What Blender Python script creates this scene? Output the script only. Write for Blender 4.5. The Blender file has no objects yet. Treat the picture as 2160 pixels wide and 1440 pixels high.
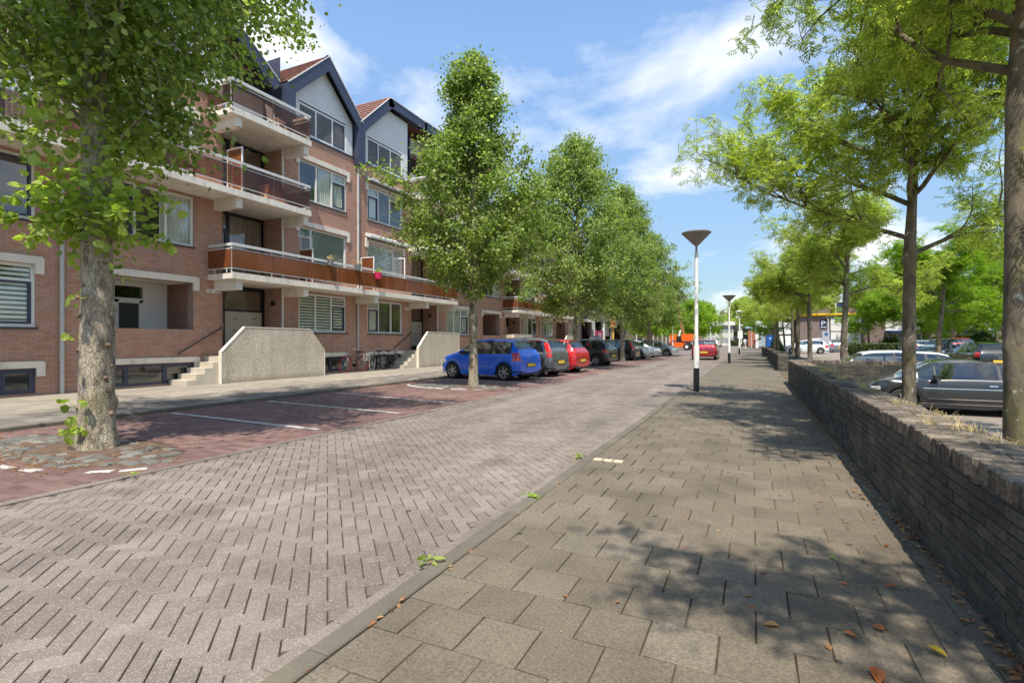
import bpy, math, random
import numpy as np
from mathutils import Vector, Matrix
R = math.radians
random.seed(7)
rng = np.random.default_rng(11)
SC = bpy.context.scene
COL = SC.collection

# ------------------------------------------------------------------ camera
YAW = math.atan(508 / 1080.0)
CH = 1.35
cam = bpy.data.cameras.new('camera')
cam.sensor_width = 36.0
cam.lens = 18.0
cam.shift_y = -2.0 / 2160
cam.clip_start = 0.05
cam.clip_end = 3000
camo = bpy.data.objects.new('camera', cam)
COL.objects.link(camo)
camo.location = (0, 0, CH)
camo.rotation_euler = (R(90), 0, YAW)
SC.camera = camo

# ------------------------------------------------------------------ light and sky
SUN_DIR = Vector((0.18, -0.48, 1.0)).normalized()      # towards the sun
SUN_EL = math.asin(SUN_DIR.z)
SUN_AZ = math.atan2(SUN_DIR.x, SUN_DIR.y)
sun = bpy.data.lights.new('sun', 'SUN')
sun.energy = 3.5
sun.angle = R(0.55)
sun.color = (1.0, 0.935, 0.83)
suno = bpy.data.objects.new('sun', sun)
COL.objects.link(suno)
suno.rotation_euler = SUN_DIR.to_track_quat('Z', 'Y').to_euler()
suno.location = (5, -10, 30)

world = bpy.data.worlds.new('World')
SC.world = world
world.use_nodes = True
wt = world.node_tree
for n in list(wt.nodes):
    wt.nodes.remove(n)
def wn(t, **kw):
    n = wt.nodes.new(t)
    for k, v in kw.items():
        setattr(n, k, v)
    return n
wo = wn('ShaderNodeOutputWorld')
bg = wn('ShaderNodeBackground')
bg.inputs['Strength'].default_value = 0.15
sky = wn('ShaderNodeTexSky', sky_type='NISHITA', sun_disc=False)
sky.sun_elevation = SUN_EL
sky.sun_rotation = SUN_AZ
sky.air_density = 1.0
sky.dust_density = 0.15
sky.ozone_density = 2.5
tc = wn('ShaderNodeTexCoord')
sep = wn('ShaderNodeSeparateXYZ')
wt.links.new(tc.outputs['Generated'], sep.inputs[0])
def wmath(op, a, b=None):
    n = wn('ShaderNodeMath', operation=op)
    for i, v in enumerate((a, b)):
        if v is None:
            continue
        if isinstance(v, (int, float)):
            n.inputs[i].default_value = v
        else:
            wt.links.new(v, n.inputs[i])
    return n.outputs[0]
zc = wmath('ADD', wmath('MAXIMUM', sep.outputs['Z'], 0.0), 0.22)
comb = wn('ShaderNodeCombineXYZ')
wt.links.new(wmath('DIVIDE', sep.outputs['X'], zc), comb.inputs[0])
wt.links.new(wmath('DIVIDE', sep.outputs['Y'], zc), comb.inputs[1])
cmap = wn('ShaderNodeMapping')
cmap.inputs['Location'].default_value = (7.3, 4.2, 0.0)
cmap.inputs['Scale'].default_value = (1.0, 1.0, 1.0)
wt.links.new(comb.outputs[0], cmap.inputs[0])
cn = wn('ShaderNodeTexNoise')
cn.inputs['Scale'].default_value = 1.5
cn.inputs['Detail'].default_value = 9
cn.inputs['Roughness'].default_value = 0.55
cn.inputs['Distortion'].default_value = 0.25
wt.links.new(cmap.outputs[0], cn.inputs['Vector'])
cr = wn('ShaderNodeValToRGB')
cr.color_ramp.elements[0].position = 0.50
cr.color_ramp.elements[0].color = (0, 0, 0, 1)
cr.color_ramp.elements[1].position = 0.69
cr.color_ramp.elements[1].color = (1, 1, 1, 1)
wt.links.new(cn.outputs['Fac'], cr.inputs[0])
cmx = wn('ShaderNodeMixRGB')
cmx.inputs[2].default_value = (4.4, 4.45, 4.5, 1)
wt.links.new(cr.outputs[0], cmx.inputs[0])
skyg = wn('ShaderNodeMixRGB', blend_type='MULTIPLY')
skyg.inputs[0].default_value = 1.0
skyg.inputs[2].default_value = (0.92, 1.0, 1.0, 1)
wt.links.new(sky.outputs[0], skyg.inputs[1])
# thin milky haze veil that the whole sky has, a little stronger low down
veil = wn('ShaderNodeMixRGB')
vf = wmath('SUBTRACT', 0.16, wmath('MULTIPLY', sep.outputs['Z'], 0.2))
wt.links.new(vf, veil.inputs[0])
hz = wn('ShaderNodeMapRange')
hz.inputs['From Min'].default_value = 0.0; hz.inputs['From Max'].default_value = 0.5
hz.inputs['To Min'].default_value = 0.30; hz.inputs['To Max'].default_value = 0.98
wt.links.new(sep.outputs['Z'], hz.inputs['Value'])
hzm = wn('ShaderNodeVectorMath', operation='SCALE')
wt.links.new(skyg.outputs[0], hzm.inputs[0]); wt.links.new(hz.outputs[0], hzm.inputs['Scale'])
wt.links.new(hzm.outputs[0], veil.inputs[1])
veil.inputs[2].default_value = (2.9, 3.5, 4.2, 1)
wt.links.new(veil.outputs[0], cmx.inputs[1])
wt.links.new(cmx.outputs[0], bg.inputs['Color'])
wt.links.new(bg.outputs[0], wo.inputs[0])

vs = SC.view_settings
vs.view_transform = 'Standard'
vs.look = 'None'
vs.gamma = 1
vs.use_curve_mapping = False
vs.exposure = 0.92
SC.cycles.max_bounces = 6
SC.cycles.diffuse_bounces = 3
SC.cycles.glossy_bounces = 4
SC.cycles.transparent_max_bounces = 10

# ------------------------------------------------------------------ materials
MATS = {}
class NT:
    def __init__(s, name):
        s.m = bpy.data.materials.new(name)
        s.m.use_nodes = True
        s.t = s.m.node_tree
        s.b = s.t.nodes['Principled BSDF']
        s.out = s.t.nodes['Material Output']
    def n(s, t, **kw):
        x = s.t.nodes.new(t)
        for k, v in kw.items():
            setattr(x, k, v)
        return x
    def l(s, a, b):
        s.t.links.new(a, b)
    def geo(s):
        if not hasattr(s, '_g'):
            s._g = s.n('ShaderNodeNewGeometry')
        return s._g
    def oi(s):
        if not hasattr(s, '_o'):
            s._o = s.n('ShaderNodeObjectInfo')
        return s._o
    def rnd(s):                       # one random number per island and object
        a = s.n('ShaderNodeMath', operation='ADD')
        s.l(s.geo().outputs['Random Per Island'], a.inputs[0])
        s.l(s.oi().outputs['Random'], a.inputs[1])
        f = s.n('ShaderNodeMath', operation='FRACT')
        s.l(a.outputs[0], f.inputs[0])
        return f.outputs[0]
    def noise(s, scale, detail=4, rough=0.55, vec=None, sc3=None):
        x = s.n('ShaderNodeTexNoise')
        x.inputs['Scale'].default_value = scale
        x.inputs['Detail'].default_value = detail
        x.inputs['Roughness'].default_value = rough
        v = vec or s.geo().outputs['Position']
        if sc3:
            mp = s.n('ShaderNodeMapping')
            mp.inputs['Scale'].default_value = sc3
            s.l(v, mp.inputs[0])
            v = mp.outputs[0]
        s.l(v, x.inputs['Vector'])
        return x.outputs['Fac']
    def ramp(s, fac, stops):
        x = s.n('ShaderNodeValToRGB')
        el = x.color_ramp.elements
        while len(el) < len(stops):
            el.new(0.5)
        for e, (p, c) in zip(el, stops):
            e.position = p
            e.color = (c[0], c[1], c[2], 1) if hasattr(c, '__len__') else (c, c, c, 1)
        s.l(fac, x.inputs[0])
        return x.outputs[0]
    def mix(s, fac, a, b, mode='MIX'):
        x = s.n('ShaderNodeMixRGB', blend_type=mode)
        for i, v in enumerate((fac, a, b)):
            if isinstance(v, (int, float)):
                x.inputs[i].default_value = v if i == 0 else (v, v, v, 1)
            elif isinstance(v, tuple):
                x.inputs[i].default_value = (v[0], v[1], v[2], 1)
            else:
                s.l(v, x.inputs[i])
        return x.outputs[0]
    def bump(s, h, strength=0.3, dist=0.01):
        x = s.n('ShaderNodeBump')
        x.inputs['Strength'].default_value = strength
        x.inputs['Distance'].default_value = dist
        s.l(h, x.inputs['Height'])
        s.l(x.outputs[0], s.b.inputs['Normal'])
    def col(s, c):
        if isinstance(c, tuple):
            s.b.inputs['Base Color'].default_value = (c[0], c[1], c[2], 1)
        else:
            s.l(c, s.b.inputs['Base Color'])
    def rough(s, r):
        s.b.inputs['Roughness'].default_value = r

def sc_(c, k):
    return (c[0] * k, c[1] * k, c[2] * k)

def basic(name, c, rough=0.6, var=0.12, scale=3.0, metal=0.0, bump=0.0, bscale=60, coat=0.0, spec=None):
    if name in MATS:
        return MATS[name]
    k = NT(name)
    f = k.noise(scale, 5)
    k.col(k.ramp(f, [(0.3, sc_(c, 1 - var)), (0.7, sc_(c, 1 + var))]))
    k.rough(rough)
    k.b.inputs['Metallic'].default_value = metal
    if coat:
        k.b.inputs['Coat Weight'].default_value = coat
        k.b.inputs['Coat Roughness'].default_value = 0.03
    if spec is not None:
        k.b.inputs['Specular IOR Level'].default_value = spec
    if bump:
        k.bump(k.noise(bscale, 4), bump, 0.005)
    MATS[name] = k.m
    return k.m

def pieces(name, stops, rough=0.8, patch=0.25, grain=0.18, gscale=300, pscale=0.7, bump=0.35, island=1.0, stains=0.0, speck=None, streak=0.0, runs=None):
    """material of separate pieces (bricks, tiles): a tone per piece, patches over many, fine grain"""
    k = NT(name)
    c = k.ramp(k.rnd(), stops)
    if patch:
        c = k.mix(1.0, c, k.ramp(k.noise(pscale, 5), [(0.3, 1 - patch), (0.7, 1 + patch)]), 'MULTIPLY')
    if streak:
        c = k.mix(1.0, c, k.ramp(k.noise(1.0, 5, 0.6, sc3=(1.7, 0.16, 1)), [(0.35, 1 - streak), (0.62, 1 + streak * 0.5)]), 'MULTIPLY')
    g = k.noise(gscale, 3, 0.7)
    c = k.mix(1.0, c, k.ramp(g, [(0.35, 1 - grain), (0.65, 1 + grain)]), 'MULTIPLY')
    if speck:
        v = k.n('ShaderNodeTexVoronoi')
        v.inputs['Scale'].default_value = speck[0]
        k.l(k.geo().outputs['Position'], v.inputs['Vector'])

        sp = k.ramp(v.outputs['Distance'], [(speck[1], 1.0), (speck[1] + 0.1, 0.0)])
        bw = k.n('ShaderNodeRGBToBW')
        k.l(v.outputs['Color'], bw.inputs[0])
        c2 = k.ramp(bw.outputs[0], [(0.42, speck[2]), (0.5, speck[3])])
        mk = k.mix(1.0, sp, speck[4], 'MULTIPLY')
        c = k.mix(mk, c, c2)
    if stains:
        s = k.noise(1.6, 6, 0.6)
        c = k.mix(k.ramp(s, [(0.55, 0.0), (0.72, stains)]), c, (0.035, 0.03, 0.026))
        v = k.n('ShaderNodeTexVoronoi')
        v.inputs['Scale'].default_value = 2.3
        k.l(k.geo().outputs['Position'], v.inputs['Vector'])
        c = k.mix(k.ramp(v.outputs['Distance'], [(0.045, 0.85), (0.06, 0.0)]), c, (0.03, 0.028, 0.026))
    if runs:
        c = k.mix(k.ramp(k.noise(1.0, 6, 0.65, sc3=runs[0]), [(runs[1], 0.0), (runs[1] + 0.14, runs[2])]), c, runs[3])
    k.col(c)
    k.rough(rough)
    if bump:
        k.bump(g, bump, 0.004)
    MATS[name] = k.m
    return k.m

def leafmat(name, stops, trans=0.35, rough=0.45):
    k = NT(name)
    c = k.ramp(k.rnd(), stops)
    c = k.mix(1.0, c, k.ramp(k.noise(0.9, 3), [(0.3, 0.8), (0.7, 1.2)]), 'MULTIPLY')
    k.col(c)
    k.rough(rough)
    k.b.inputs['Specular IOR Level'].default_value = 0.35
    tr = k.n('ShaderNodeBsdfTranslucent')
    tc_ = k.mix(1.0, c, (1.9, 2.1, 0.8), 'MULTIPLY')
    k.l(tc_, tr.inputs[0])
    mx = k.n('ShaderNodeMixShader')
    mx.inputs[0].default_value = trans
    k.l(k.b.outputs[0], mx.inputs[1])
    k.l(tr.outputs[0], mx.inputs[2])
    k.l(mx.outputs[0], k.out.inputs[0])
    MATS[name] = k.m
    return k.m

def glassmat(name, tint, refl=2.0, rough=0.02, warp=0.0):
    k = NT(name)
    tr = k.n('ShaderNodeBsdfTransparent')
    tr.inputs[0].default_value = (tint[0], tint[1], tint[2], 1)
    gl = k.n('ShaderNodeBsdfGlossy')
    gl.inputs['Roughness'].default_value = rough
    gl.inputs[0].default_value = (0.95, 0.97, 1.0, 1)
    fr = k.n('ShaderNodeFresnel')
    fr.inputs['IOR'].default_value = refl
    if warp:
        bp = k.n('ShaderNodeBump')
        bp.inputs['Strength'].default_value = warp
        bp.inputs['Distance'].default_value = 0.02
        k.l(k.noise(0.8, 2), bp.inputs['Height'])
        k.l(bp.outputs[0], gl.inputs['Normal'])
    mx = k.n('ShaderNodeMixShader')
    inv = k.n('ShaderNodeMath', operation='SUBTRACT'); inv.inputs[0].default_value = 1.0; k.l(k.geo().outputs['Backfacing'], inv.inputs[1])
    mu = k.n('ShaderNodeMath', operation='MULTIPLY'); k.l(fr.outputs[0], mu.inputs[0]); k.l(inv.outputs[0], mu.inputs[1])
    k.l(mu.outputs[0], mx.inputs[0])
    k.l(tr.outputs[0], mx.inputs[1])
    k.l(gl.outputs[0], mx.inputs[2])
    k.l(mx.outputs[0], k.out.inputs[0])
    MATS[name] = k.m
    return k.m

def barkmat(name, base, dark, moss=None, lichen=0.0, scale=7.0, crack=0.72):
    k = NT(name)
    f1 = k.noise(scale, 8, 0.65, sc3=(1, 1, 0.45))
    c = k.ramp(f1, [(0.36, dark), (0.5, base), (0.68, sc_(base, 1.35))])
    f2 = k.noise(2.2, 5)
    if moss:
        c = k.mix(k.ramp(f2, [(0.52, 0.0), (0.66, 0.75)]), c, moss)
    if lichen:
        v = k.noise(5.5, 4, 0.6)
        c = k.mix(k.ramp(v, [(0.62, 0.0), (0.66, lichen)]), c, (0.42, 0.41, 0.34))
    k.col(c)
    k.rough(0.9)
    vc = k.n('ShaderNodeTexVoronoi', feature='DISTANCE_TO_EDGE')
    vc.inputs['Scale'].default_value = scale * 2.6
    mpv = k.n('ShaderNodeMapping'); mpv.inputs['Scale'].default_value = (1, 1, 0.32)
    wv = k.n('ShaderNodeVectorMath', operation='ADD'); k.l(k.geo().outputs['Position'], wv.inputs[0])
    nv = k.n('ShaderNodeTexNoise'); nv.inputs['Scale'].default_value = 9; k.l(k.geo().outputs['Position'], nv.inputs['Vector'])
    ns_ = k.n('ShaderNodeVectorMath', operation='SCALE'); ns_.inputs['Scale'].default_value = 0.12; k.l(nv.outputs['Color'], ns_.inputs[0]); k.l(ns_.outputs[0], wv.inputs[1])
    k.l(wv.outputs[0], mpv.inputs[0]); k.l(mpv.outputs[0], vc.inputs['Vector'])
    crk = k.ramp(vc.outputs['Distance'], [(0.0, 0.0), (0.09, 1.0)])
    k.col(k.mix(1.0, c, k.ramp(crk, [(0.0, crack), (1.0, 1.05)]), 'MULTIPLY'))
    f3 = k.mix(0.5 if crack < 0.85 else 0.92, crk, k.noise(scale * 3.2, 7, 0.7, sc3=(1, 1, 0.3)))
    k.bump(k.mix(0.5, f1, f3), 0.9, 0.03)
    MATS[name] = k.m
    return k.m

# ---- colours
M_mortar = basic('mortar', (0.30, 0.21, 0.17), 0.9, 0.1, 5)
M_brick = pieces('facade_brick', [(0.0, (0.43, 0.222, 0.148)), (0.3, (0.485, 0.262, 0.176)), (0.6, (0.52, 0.298, 0.203)), (0.8, (0.485, 0.29, 0.215)), (1.0, (0.43, 0.265, 0.205))], 0.85, 0.14, 0.1, 90, 0.35, 0.2, runs=((2.2, 2.2, 0.28), 0.52, 0.40, (0.27, 0.17, 0.135)))
M_cream = basic('cream_concrete', (0.74, 0.67, 0.565), 0.75, 0.09, 1.7, bump=0.15)
M_cream2 = basic('slab_concrete', (0.76, 0.70, 0.60), 0.75, 0.12, 1.1, bump=0.1)
def weathered(m, sc3, lo, amt, dark):
    t = m.node_tree; b = t.nodes['Principled BSDF']; src = b.inputs['Base Color'].links[0].from_socket
    g = t.nodes.new('ShaderNodeNewGeometry'); mp = t.nodes.new('ShaderNodeMapping'); mp.inputs['Scale'].default_value = sc3
    n = t.nodes.new('ShaderNodeTexNoise'); n.inputs['Scale'].default_value = 1.0; n.inputs['Detail'].default_value = 7; n.inputs['Roughness'].default_value = 0.65
    r = t.nodes.new('ShaderNodeValToRGB'); r.color_ramp.elements[0].position = lo; r.color_ramp.elements[0].color = (0, 0, 0, 1); r.color_ramp.elements[1].position = lo + 0.16; r.color_ramp.elements[1].color = (amt, amt, amt, 1)
    x = t.nodes.new('ShaderNodeMixRGB'); x.inputs[2].default_value = (*dark, 1)
    t.links.new(g.outputs['Position'], mp.inputs[0]); t.links.new(mp.outputs[0], n.inputs['Vector']); t.links.new(n.outputs['Fac'], r.inputs[0])
    t.links.new(r.outputs[0], x.inputs[0]); t.links.new(src, x.inputs[1]); t.links.new(x.outputs[0], b.inputs['Base Color'])
weathered(M_cream, (5, 5, 1.2), 0.52, 0.35, (0.36, 0.31, 0.23))
weathered(M_cream2, (5, 5, 1.2), 0.50, 0.42, (0.36, 0.31, 0.24))
M_white = basic('white_paint', (0.76, 0.74, 0.69), 0.45, 0.04, 2)
M_clad = basic('cladding_paint', (0.70, 0.70, 0.68), 0.5, 0.05, 1.3)
M_navy = basic('navy_paint', (0.045, 0.052, 0.088), 0.4, 0.12, 2)
M_black = basic('black_paint', (0.012, 0.013, 0.016), 0.4, 0.1, 2)
M_rail = basic('rail_aluminium', (0.62, 0.62, 0.60), 0.35, 0.06, 5)
M_zinc = basic('zinc_pipe', (0.50, 0.49, 0.46), 0.45, 0.1, 2.5, bump=0.05)
M_room = basic('dim_room', (0.30, 0.27, 0.22), 0.9, 0.4, 0.8)
M_curtain = basic('curtain_cloth', (0.78, 0.76, 0.69), 0.9, 0.1, 4)
M_blind = basic('blind_slat', (0.86, 0.87, 0.82), 0.6, 0.05, 4)
M_tile = basic('roof_tile_clay', (0.25, 0.12, 0.09), 0.8, 0.35, 8)
M_glass = glassmat('window_glass', (0.92, 0.94, 0.92), 2.1, 0.012, 0.0)
M_cglass = glassmat('car_glass', (0.55, 0.63, 0.60), 2.0, 0.02)
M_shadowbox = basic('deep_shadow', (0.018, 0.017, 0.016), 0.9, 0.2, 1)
# brown tinted balcony glass
def panelmat(name, c, tr, tint=(0.62, 0.36, 0.24)):
    k = NT(name)
    k.col(k.ramp(k.noise(1.6, 5, sc3=(1, 1, 0.35)), [(0.3, sc_(c, 0.75)), (0.7, sc_(c, 1.3))]))
    k.rough(0.12)
    t = k.n('ShaderNodeBsdfTransparent')
    t.inputs[0].default_value = (*tint, 1)
    mx = k.n('ShaderNodeMixShader')
    mx.inputs[0].default_value = tr
    k.l(k.b.outputs[0], mx.inputs[1])
    k.l(t.outputs[0], mx.inputs[2])
    k.l(mx.outputs[0], k.out.inputs[0])
    return k.m
M_panel1 = panelmat('amber_glass', (0.24, 0.082, 0.032), 0.30)
M_panel2 = panelmat('smoked_glass', (0.13, 0.088, 0.075), 0.74, (0.74, 0.60, 0.53))

M_paver = pieces('road_paver', [(0.0, (0.168, 0.134, 0.108)), (0.5, (0.195, 0.157, 0.128)), (1.0, (0.225, 0.185, 0.153))], 0.85, 0.2, 0.16, 230, 0.55, 0.5, stains=0.35, streak=0.22, speck=(110, 0.28, (0.09, 0.075, 0.07), (0.50, 0.45, 0.41), 0.55))
M_slab = pieces('pavement_slab', [(0.0, (0.128, 0.103, 0.072)), (0.35, (0.142, 0.115, 0.081)), (0.8, (0.154, 0.125, 0.089)), (1.0, (0.170, 0.141, 0.102))], 0.9, 0.30, 0.30, 75, 1.6, 0.8, stains=0.45, speck=(150, 0.2, (0.055, 0.048, 0.038), (0.21, 0.185, 0.15), 0.45))
M_redbrick = pieces('parking_brick', [(0.0, (0.135, 0.075, 0.062)), (0.5, (0.17, 0.098, 0.083)), (1.0, (0.205, 0.127, 0.11))], 0.88, 0.3, 0.2, 120, 0.6, 0.4, stains=0.2)
M_cobble = pieces('grey_cobble', [(0.0, (0.10, 0.097, 0.083)), (0.5, (0.15, 0.145, 0.122)), (1.0, (0.22, 0.21, 0.18))], 0.85, 0.2, 0.2, 80, 2, 0.6)
M_lslab = pieces('left_pavement_slab', [(0.0, (0.25, 0.215, 0.168)), (0.5, (0.285, 0.246, 0.193)), (1.0, (0.32, 0.277, 0.218))], 0.9, 0.14, 0.1, 100, 0.5, 0.3)
M_kerb = pieces('kerb_concrete', [(0.0, (0.118, 0.10, 0.075)), (1.0, (0.15, 0.13, 0.098))], 0.9, 0.25, 0.15, 120, 1.3, 0.4)
M_joint = basic('joint_dirt', (0.075, 0.052, 0.038), 0.95, 0.4, 9)
M_joint2 = basic('joint_sand', (0.11, 0.08, 0.045), 0.95, 0.6, 5)
M_line = basic('road_marking', (0.46, 0.44, 0.40), 0.7, 0.18, 6)
M_wallbrick = pieces('wall_brick_dark', [(0.0, (0.050, 0.046, 0.037)), (0.5, (0.065, 0.060, 0.048)), (0.85, (0.085, 0.077, 0.060)), (1.0, (0.115, 0.10, 0.075))], 0.9, 0.45, 0.45, 45, 2.2, 1.0, runs=((7.0, 7.0, 0.8), 0.60, 0.5, (0.17, 0.155, 0.115)))
M_wallmortar = basic('wall_mortar', (0.085, 0.075, 0.058), 0.95, 0.5, 6)
M_coping = pieces('coping_brick', [(0.0, (0.075, 0.060, 0.047)), (0.5, (0.125, 0.10, 0.076)), (1.0, (0.19, 0.15, 0.112))], 0.9, 0.45, 0.5, 40, 3.0, 1.0, runs=((4.0, 4.0, 4.0), 0.55, 0.6, (0.30, 0.25, 0.18)))
M_darkbrick = pieces('brown_brick', [(0.0, (0.20, 0.135, 0.115)), (1.0, (0.28, 0.20, 0.175))], 0.85, 0.15, 0.1, 60, 0.4, 0.1)

M_linden = leafmat('linden_leaf', [(0.0, (0.095, 0.15, 0.026)), (0.4, (0.16, 0.22, 0.045)), (0.7, (0.24, 0.30, 0.085)), (1.0, (0.40, 0.45, 0.18))], 0.45, 0.38)
M_sprout = leafmat('young_leaf', [(0.0, (0.17, 0.24, 0.045)), (1.0, (0.38, 0.46, 0.10))], 0.45)
M_ash = leafmat('ash_leaf', [(0.0, (0.18, 0.225, 0.040)), (0.5, (0.29, 0.34, 0.075)), (1.0, (0.48, 0.50, 0.20))], 0.58, 0.4)
M_bright = leafmat('bright_leaf', [(0.0, (0.13, 0.22, 0.014)), (0.5, (0.20, 0.31, 0.022)), (1.0, (0.31, 0.40, 0.045))], 0.5)
M_seed = leafmat('dry_seed', [(0.0, (0.30, 0.13, 0.05)), (1.0, (0.45, 0.25, 0.12))], 0.3)
M_hedge = leafmat('hedge_leaf', [(0.0, (0.035, 0.065, 0.014)), (1.0, (0.10, 0.14, 0.03))], 0.25)
M_straw = leafmat('dry_straw', [(0.0, (0.34, 0.24, 0.12)), (1.0, (0.56, 0.44, 0.26))], 0.3)
M_litter = leafmat('leaf_litter', [(0.0, (0.20, 0.075, 0.03)), (0.5, (0.32, 0.14, 0.055)), (1.0, (0.40, 0.26, 0.12))], 0.2)
M_bark1 = barkmat('linden_bark', (0.34, 0.285, 0.20), (0.13, 0.10, 0.07), (0.22, 0.19, 0.10), 0.6, 9.0)
M_bark2 = barkmat('ash_bark', (0.15, 0.12, 0.082), (0.06, 0.048, 0.033), (0.15, 0.135, 0.045), 0.75, 7.0, 0.93)

# ------------------------------------------------------------------ mesh helpers
ORG = {}
def tag(o, label=None, cat=None, group=None, kind=None):
    if label: o['label'] = label
    if cat: o['category'] = cat
    if group: o['group'] = group
    if kind: o['kind'] = kind
    return o
def thing(name, label, cat, loc=(0, 0, 0), rz=0.0, group=None):
    o = bpy.data.objects.new(name, None)
    COL.objects.link(o)
    o.location = loc
    o.rotation_euler = (0, 0, rz)
    o.empty_display_size = 0.3
    tag(o, label, cat, group)
    ORG[o.name] = Vector(loc)
    return o
def copy_tree(o, parent=None):
    c = o.copy()
    COL.objects.link(c)
    if parent: c.parent = parent
    for ch in list(o.children):
        copy_tree(ch, c)
    return c

class MB:
    def __init__(s):
        s.v = []
        s.f = []
        s.nv = 0
    def add(s, v, f):
        v = np.asarray(v, dtype=np.float64).reshape(-1, 3)
        s.v.append(v)
        nv = s.nv
        if isinstance(f, np.ndarray):
            s.f.extend((f + nv).tolist())
        else:
            s.f.extend([[i + nv for i in q] for q in f])
        s.nv += len(v)
        return s
    def box(s, x0, x1, y0, y1, z0, z1):
        x0, x1 = min(x0, x1), max(x0, x1)
        y0, y1 = min(y0, y1), max(y0, y1)
        z0, z1 = min(z0, z1), max(z0, z1)
        v = [(x0, y0, z0), (x1, y0, z0), (x1, y1, z0), (x0, y1, z0), (x0, y0, z1), (x1, y0, z1), (x1, y1, z1), (x0, y1, z1)]
        return s.add(v, [(0, 3, 2, 1), (4, 5, 6, 7), (0, 1, 5, 4), (1, 2, 6, 5), (2, 3, 7, 6), (3, 0, 4, 7)])
    def obox(s, c, u, v, w):
        """box from centre and three half axis vectors"""
        c, u, v, w = [np.array(a, float) for a in (c, u, v, w)]
        P = [c - u - v - w, c + u - v - w, c + u + v - w, c - u + v - w, c - u - v + w, c + u - v + w, c + u + v + w, c - u + v + w]
        return s.add(P, [(0, 3, 2, 1), (4, 5, 6, 7), (0, 1, 5, 4), (1, 2, 6, 5), (2, 3, 7, 6), (3, 0, 4, 7)])
    def quad(s, *p):
        return s.add(p, [tuple(range(len(p)))])
    def tube(s, path, rad, n=8, cap=True, noise=0.0, seed=0):
        path = [np.array(p, float) for p in path]
        if isinstance(rad, (int, float)):
            rad = [rad] * len(path)
        m = len(path)
        rings = []
        t0 = None
        for i in range(m):
            t = path[min(i + 1, m - 1)] - path[max(i - 1, 0)]
            t /= (np.linalg.norm(t) + 1e-9)
            if t0 is None:
                a = np.array([1.0, 0, 0]) if abs(t[0]) < 0.9 else np.array([0, 1.0, 0])
                a = a - t * a.dot(t)
                a /= np.linalg.norm(a)
            else:
                a = a - t * a.dot(t)
                a /= (np.linalg.norm(a) + 1e-9)
            t0 = t
            b = np.cross(t, a)
            th = np.arange(n) * 2 * math.pi / n
            r = np.full(n, rad[i])
            if noise:
                r = r * (1 + noise * (np.sin(3 * th + i * .37 + seed) * 0.5 + np.sin(5 * th - i * 0.61 + seed * 2) * 0.4 + np.sin(2 * th + i * 1.13 + seed) * 0.5))
            rings.append(path[i] + np.outer(r * np.cos(th), a) + np.outer(r * np.sin(th), b))
        v = np.concatenate(rings)
        f = []
        for i in range(m - 1):
            for j in range(n):
                k = (j + 1) % n
                f.append((i * n + j, i * n + k, (i + 1) * n + k, (i + 1) * n + j))
        if cap:
            f.append(tuple(range(n))[::-1])
            f.append(tuple((m - 1) * n + j for j in range(n)))
        return s.add(v, f)
    def lathe(s, prof, c=(0, 0, 0), n=20, axis='z', cap=True):
        """prof: list of (r, h)"""
        v = []
        for r, h in prof:
            for j in range(n):
                a = 2 * math.pi * j / n
                x, y = r * math.cos(a), r * math.sin(a)
                if axis == 'z': p = (x, y, h)
                elif axis == 'y': p = (x, h, y)
                else: p = (h, x, y)
                v.append((p[0] + c[0], p[1] + c[1], p[2] + c[2]))
        f = []
        for i in range(len(prof) - 1):
            for j in range(n):
                k = (j + 1) % n
                f.append((i * n + j, i * n + k, (i + 1) * n + k, (i + 1) * n + j))
        if cap:
            f.append(tuple(range(n))[::-1])
            f.append(tuple((len(prof) - 1) * n + j for j in range(n)))
        return s.add(v, f)
    def prism(s, pts, a, b, plane='yz'):
        """polygon pts extruded between a and b along the remaining axis"""
        def P(p, h):
            if plane == 'yz': return (h, p[0], p[1])
            if plane == 'xz': return (p[0], h, p[1])
            return (p[0], p[1], h)
        n = len(pts)
        v = [P(p, a) for p in pts] + [P(p, b) for p in pts]
        f = [tuple(range(n))[::-1], tuple(range(n, 2 * n))]
        for i in range(n):
            j = (i + 1) % n
            f.append((i, j, n + j, n + i))
        return s.add(v, f)
    def mesh(s, name, m, smooth=False, org=None):
        v = np.concatenate(s.v) if s.v else np.zeros((0, 3))
        if org is not None:
            v = v - np.array(org)
        me = bpy.data.meshes.new(name)
        fl = s.f
        tot = np.fromiter((len(q) for q in fl), dtype=np.int32, count=len(fl))
        st = np.zeros(len(fl), dtype=np.int32)
        if len(fl) > 1:
            st[1:] = np.cumsum(tot)[:-1]
        idx = np.fromiter((i for q in fl for i in q), dtype=np.int32, count=int(tot.sum()))
        me.vertices.add(len(v))
        me.vertices.foreach_set('co', v.astype(np.float32).ravel())
        me.loops.add(len(idx))
        me.loops.foreach_set('vertex_index', idx)
        me.polygons.add(len(fl))
        me.polygons.foreach_set('loop_start', st)
        me.polygons.foreach_set('loop_total', tot)
        me.materials.append(m)
        me.update(calc_edges=True)
        me.validate()
        if not smooth:
            me.polygons.foreach_set('use_smooth', np.zeros(len(me.polygons), dtype=bool))
        if smooth:
            me.polygons.foreach_set('use_smooth', np.ones(len(me.polygons), dtype=bool))
            if smooth != 'all':
                me.set_sharp_from_angle(angle=R(38 if smooth is True else smooth))
        return me
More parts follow.
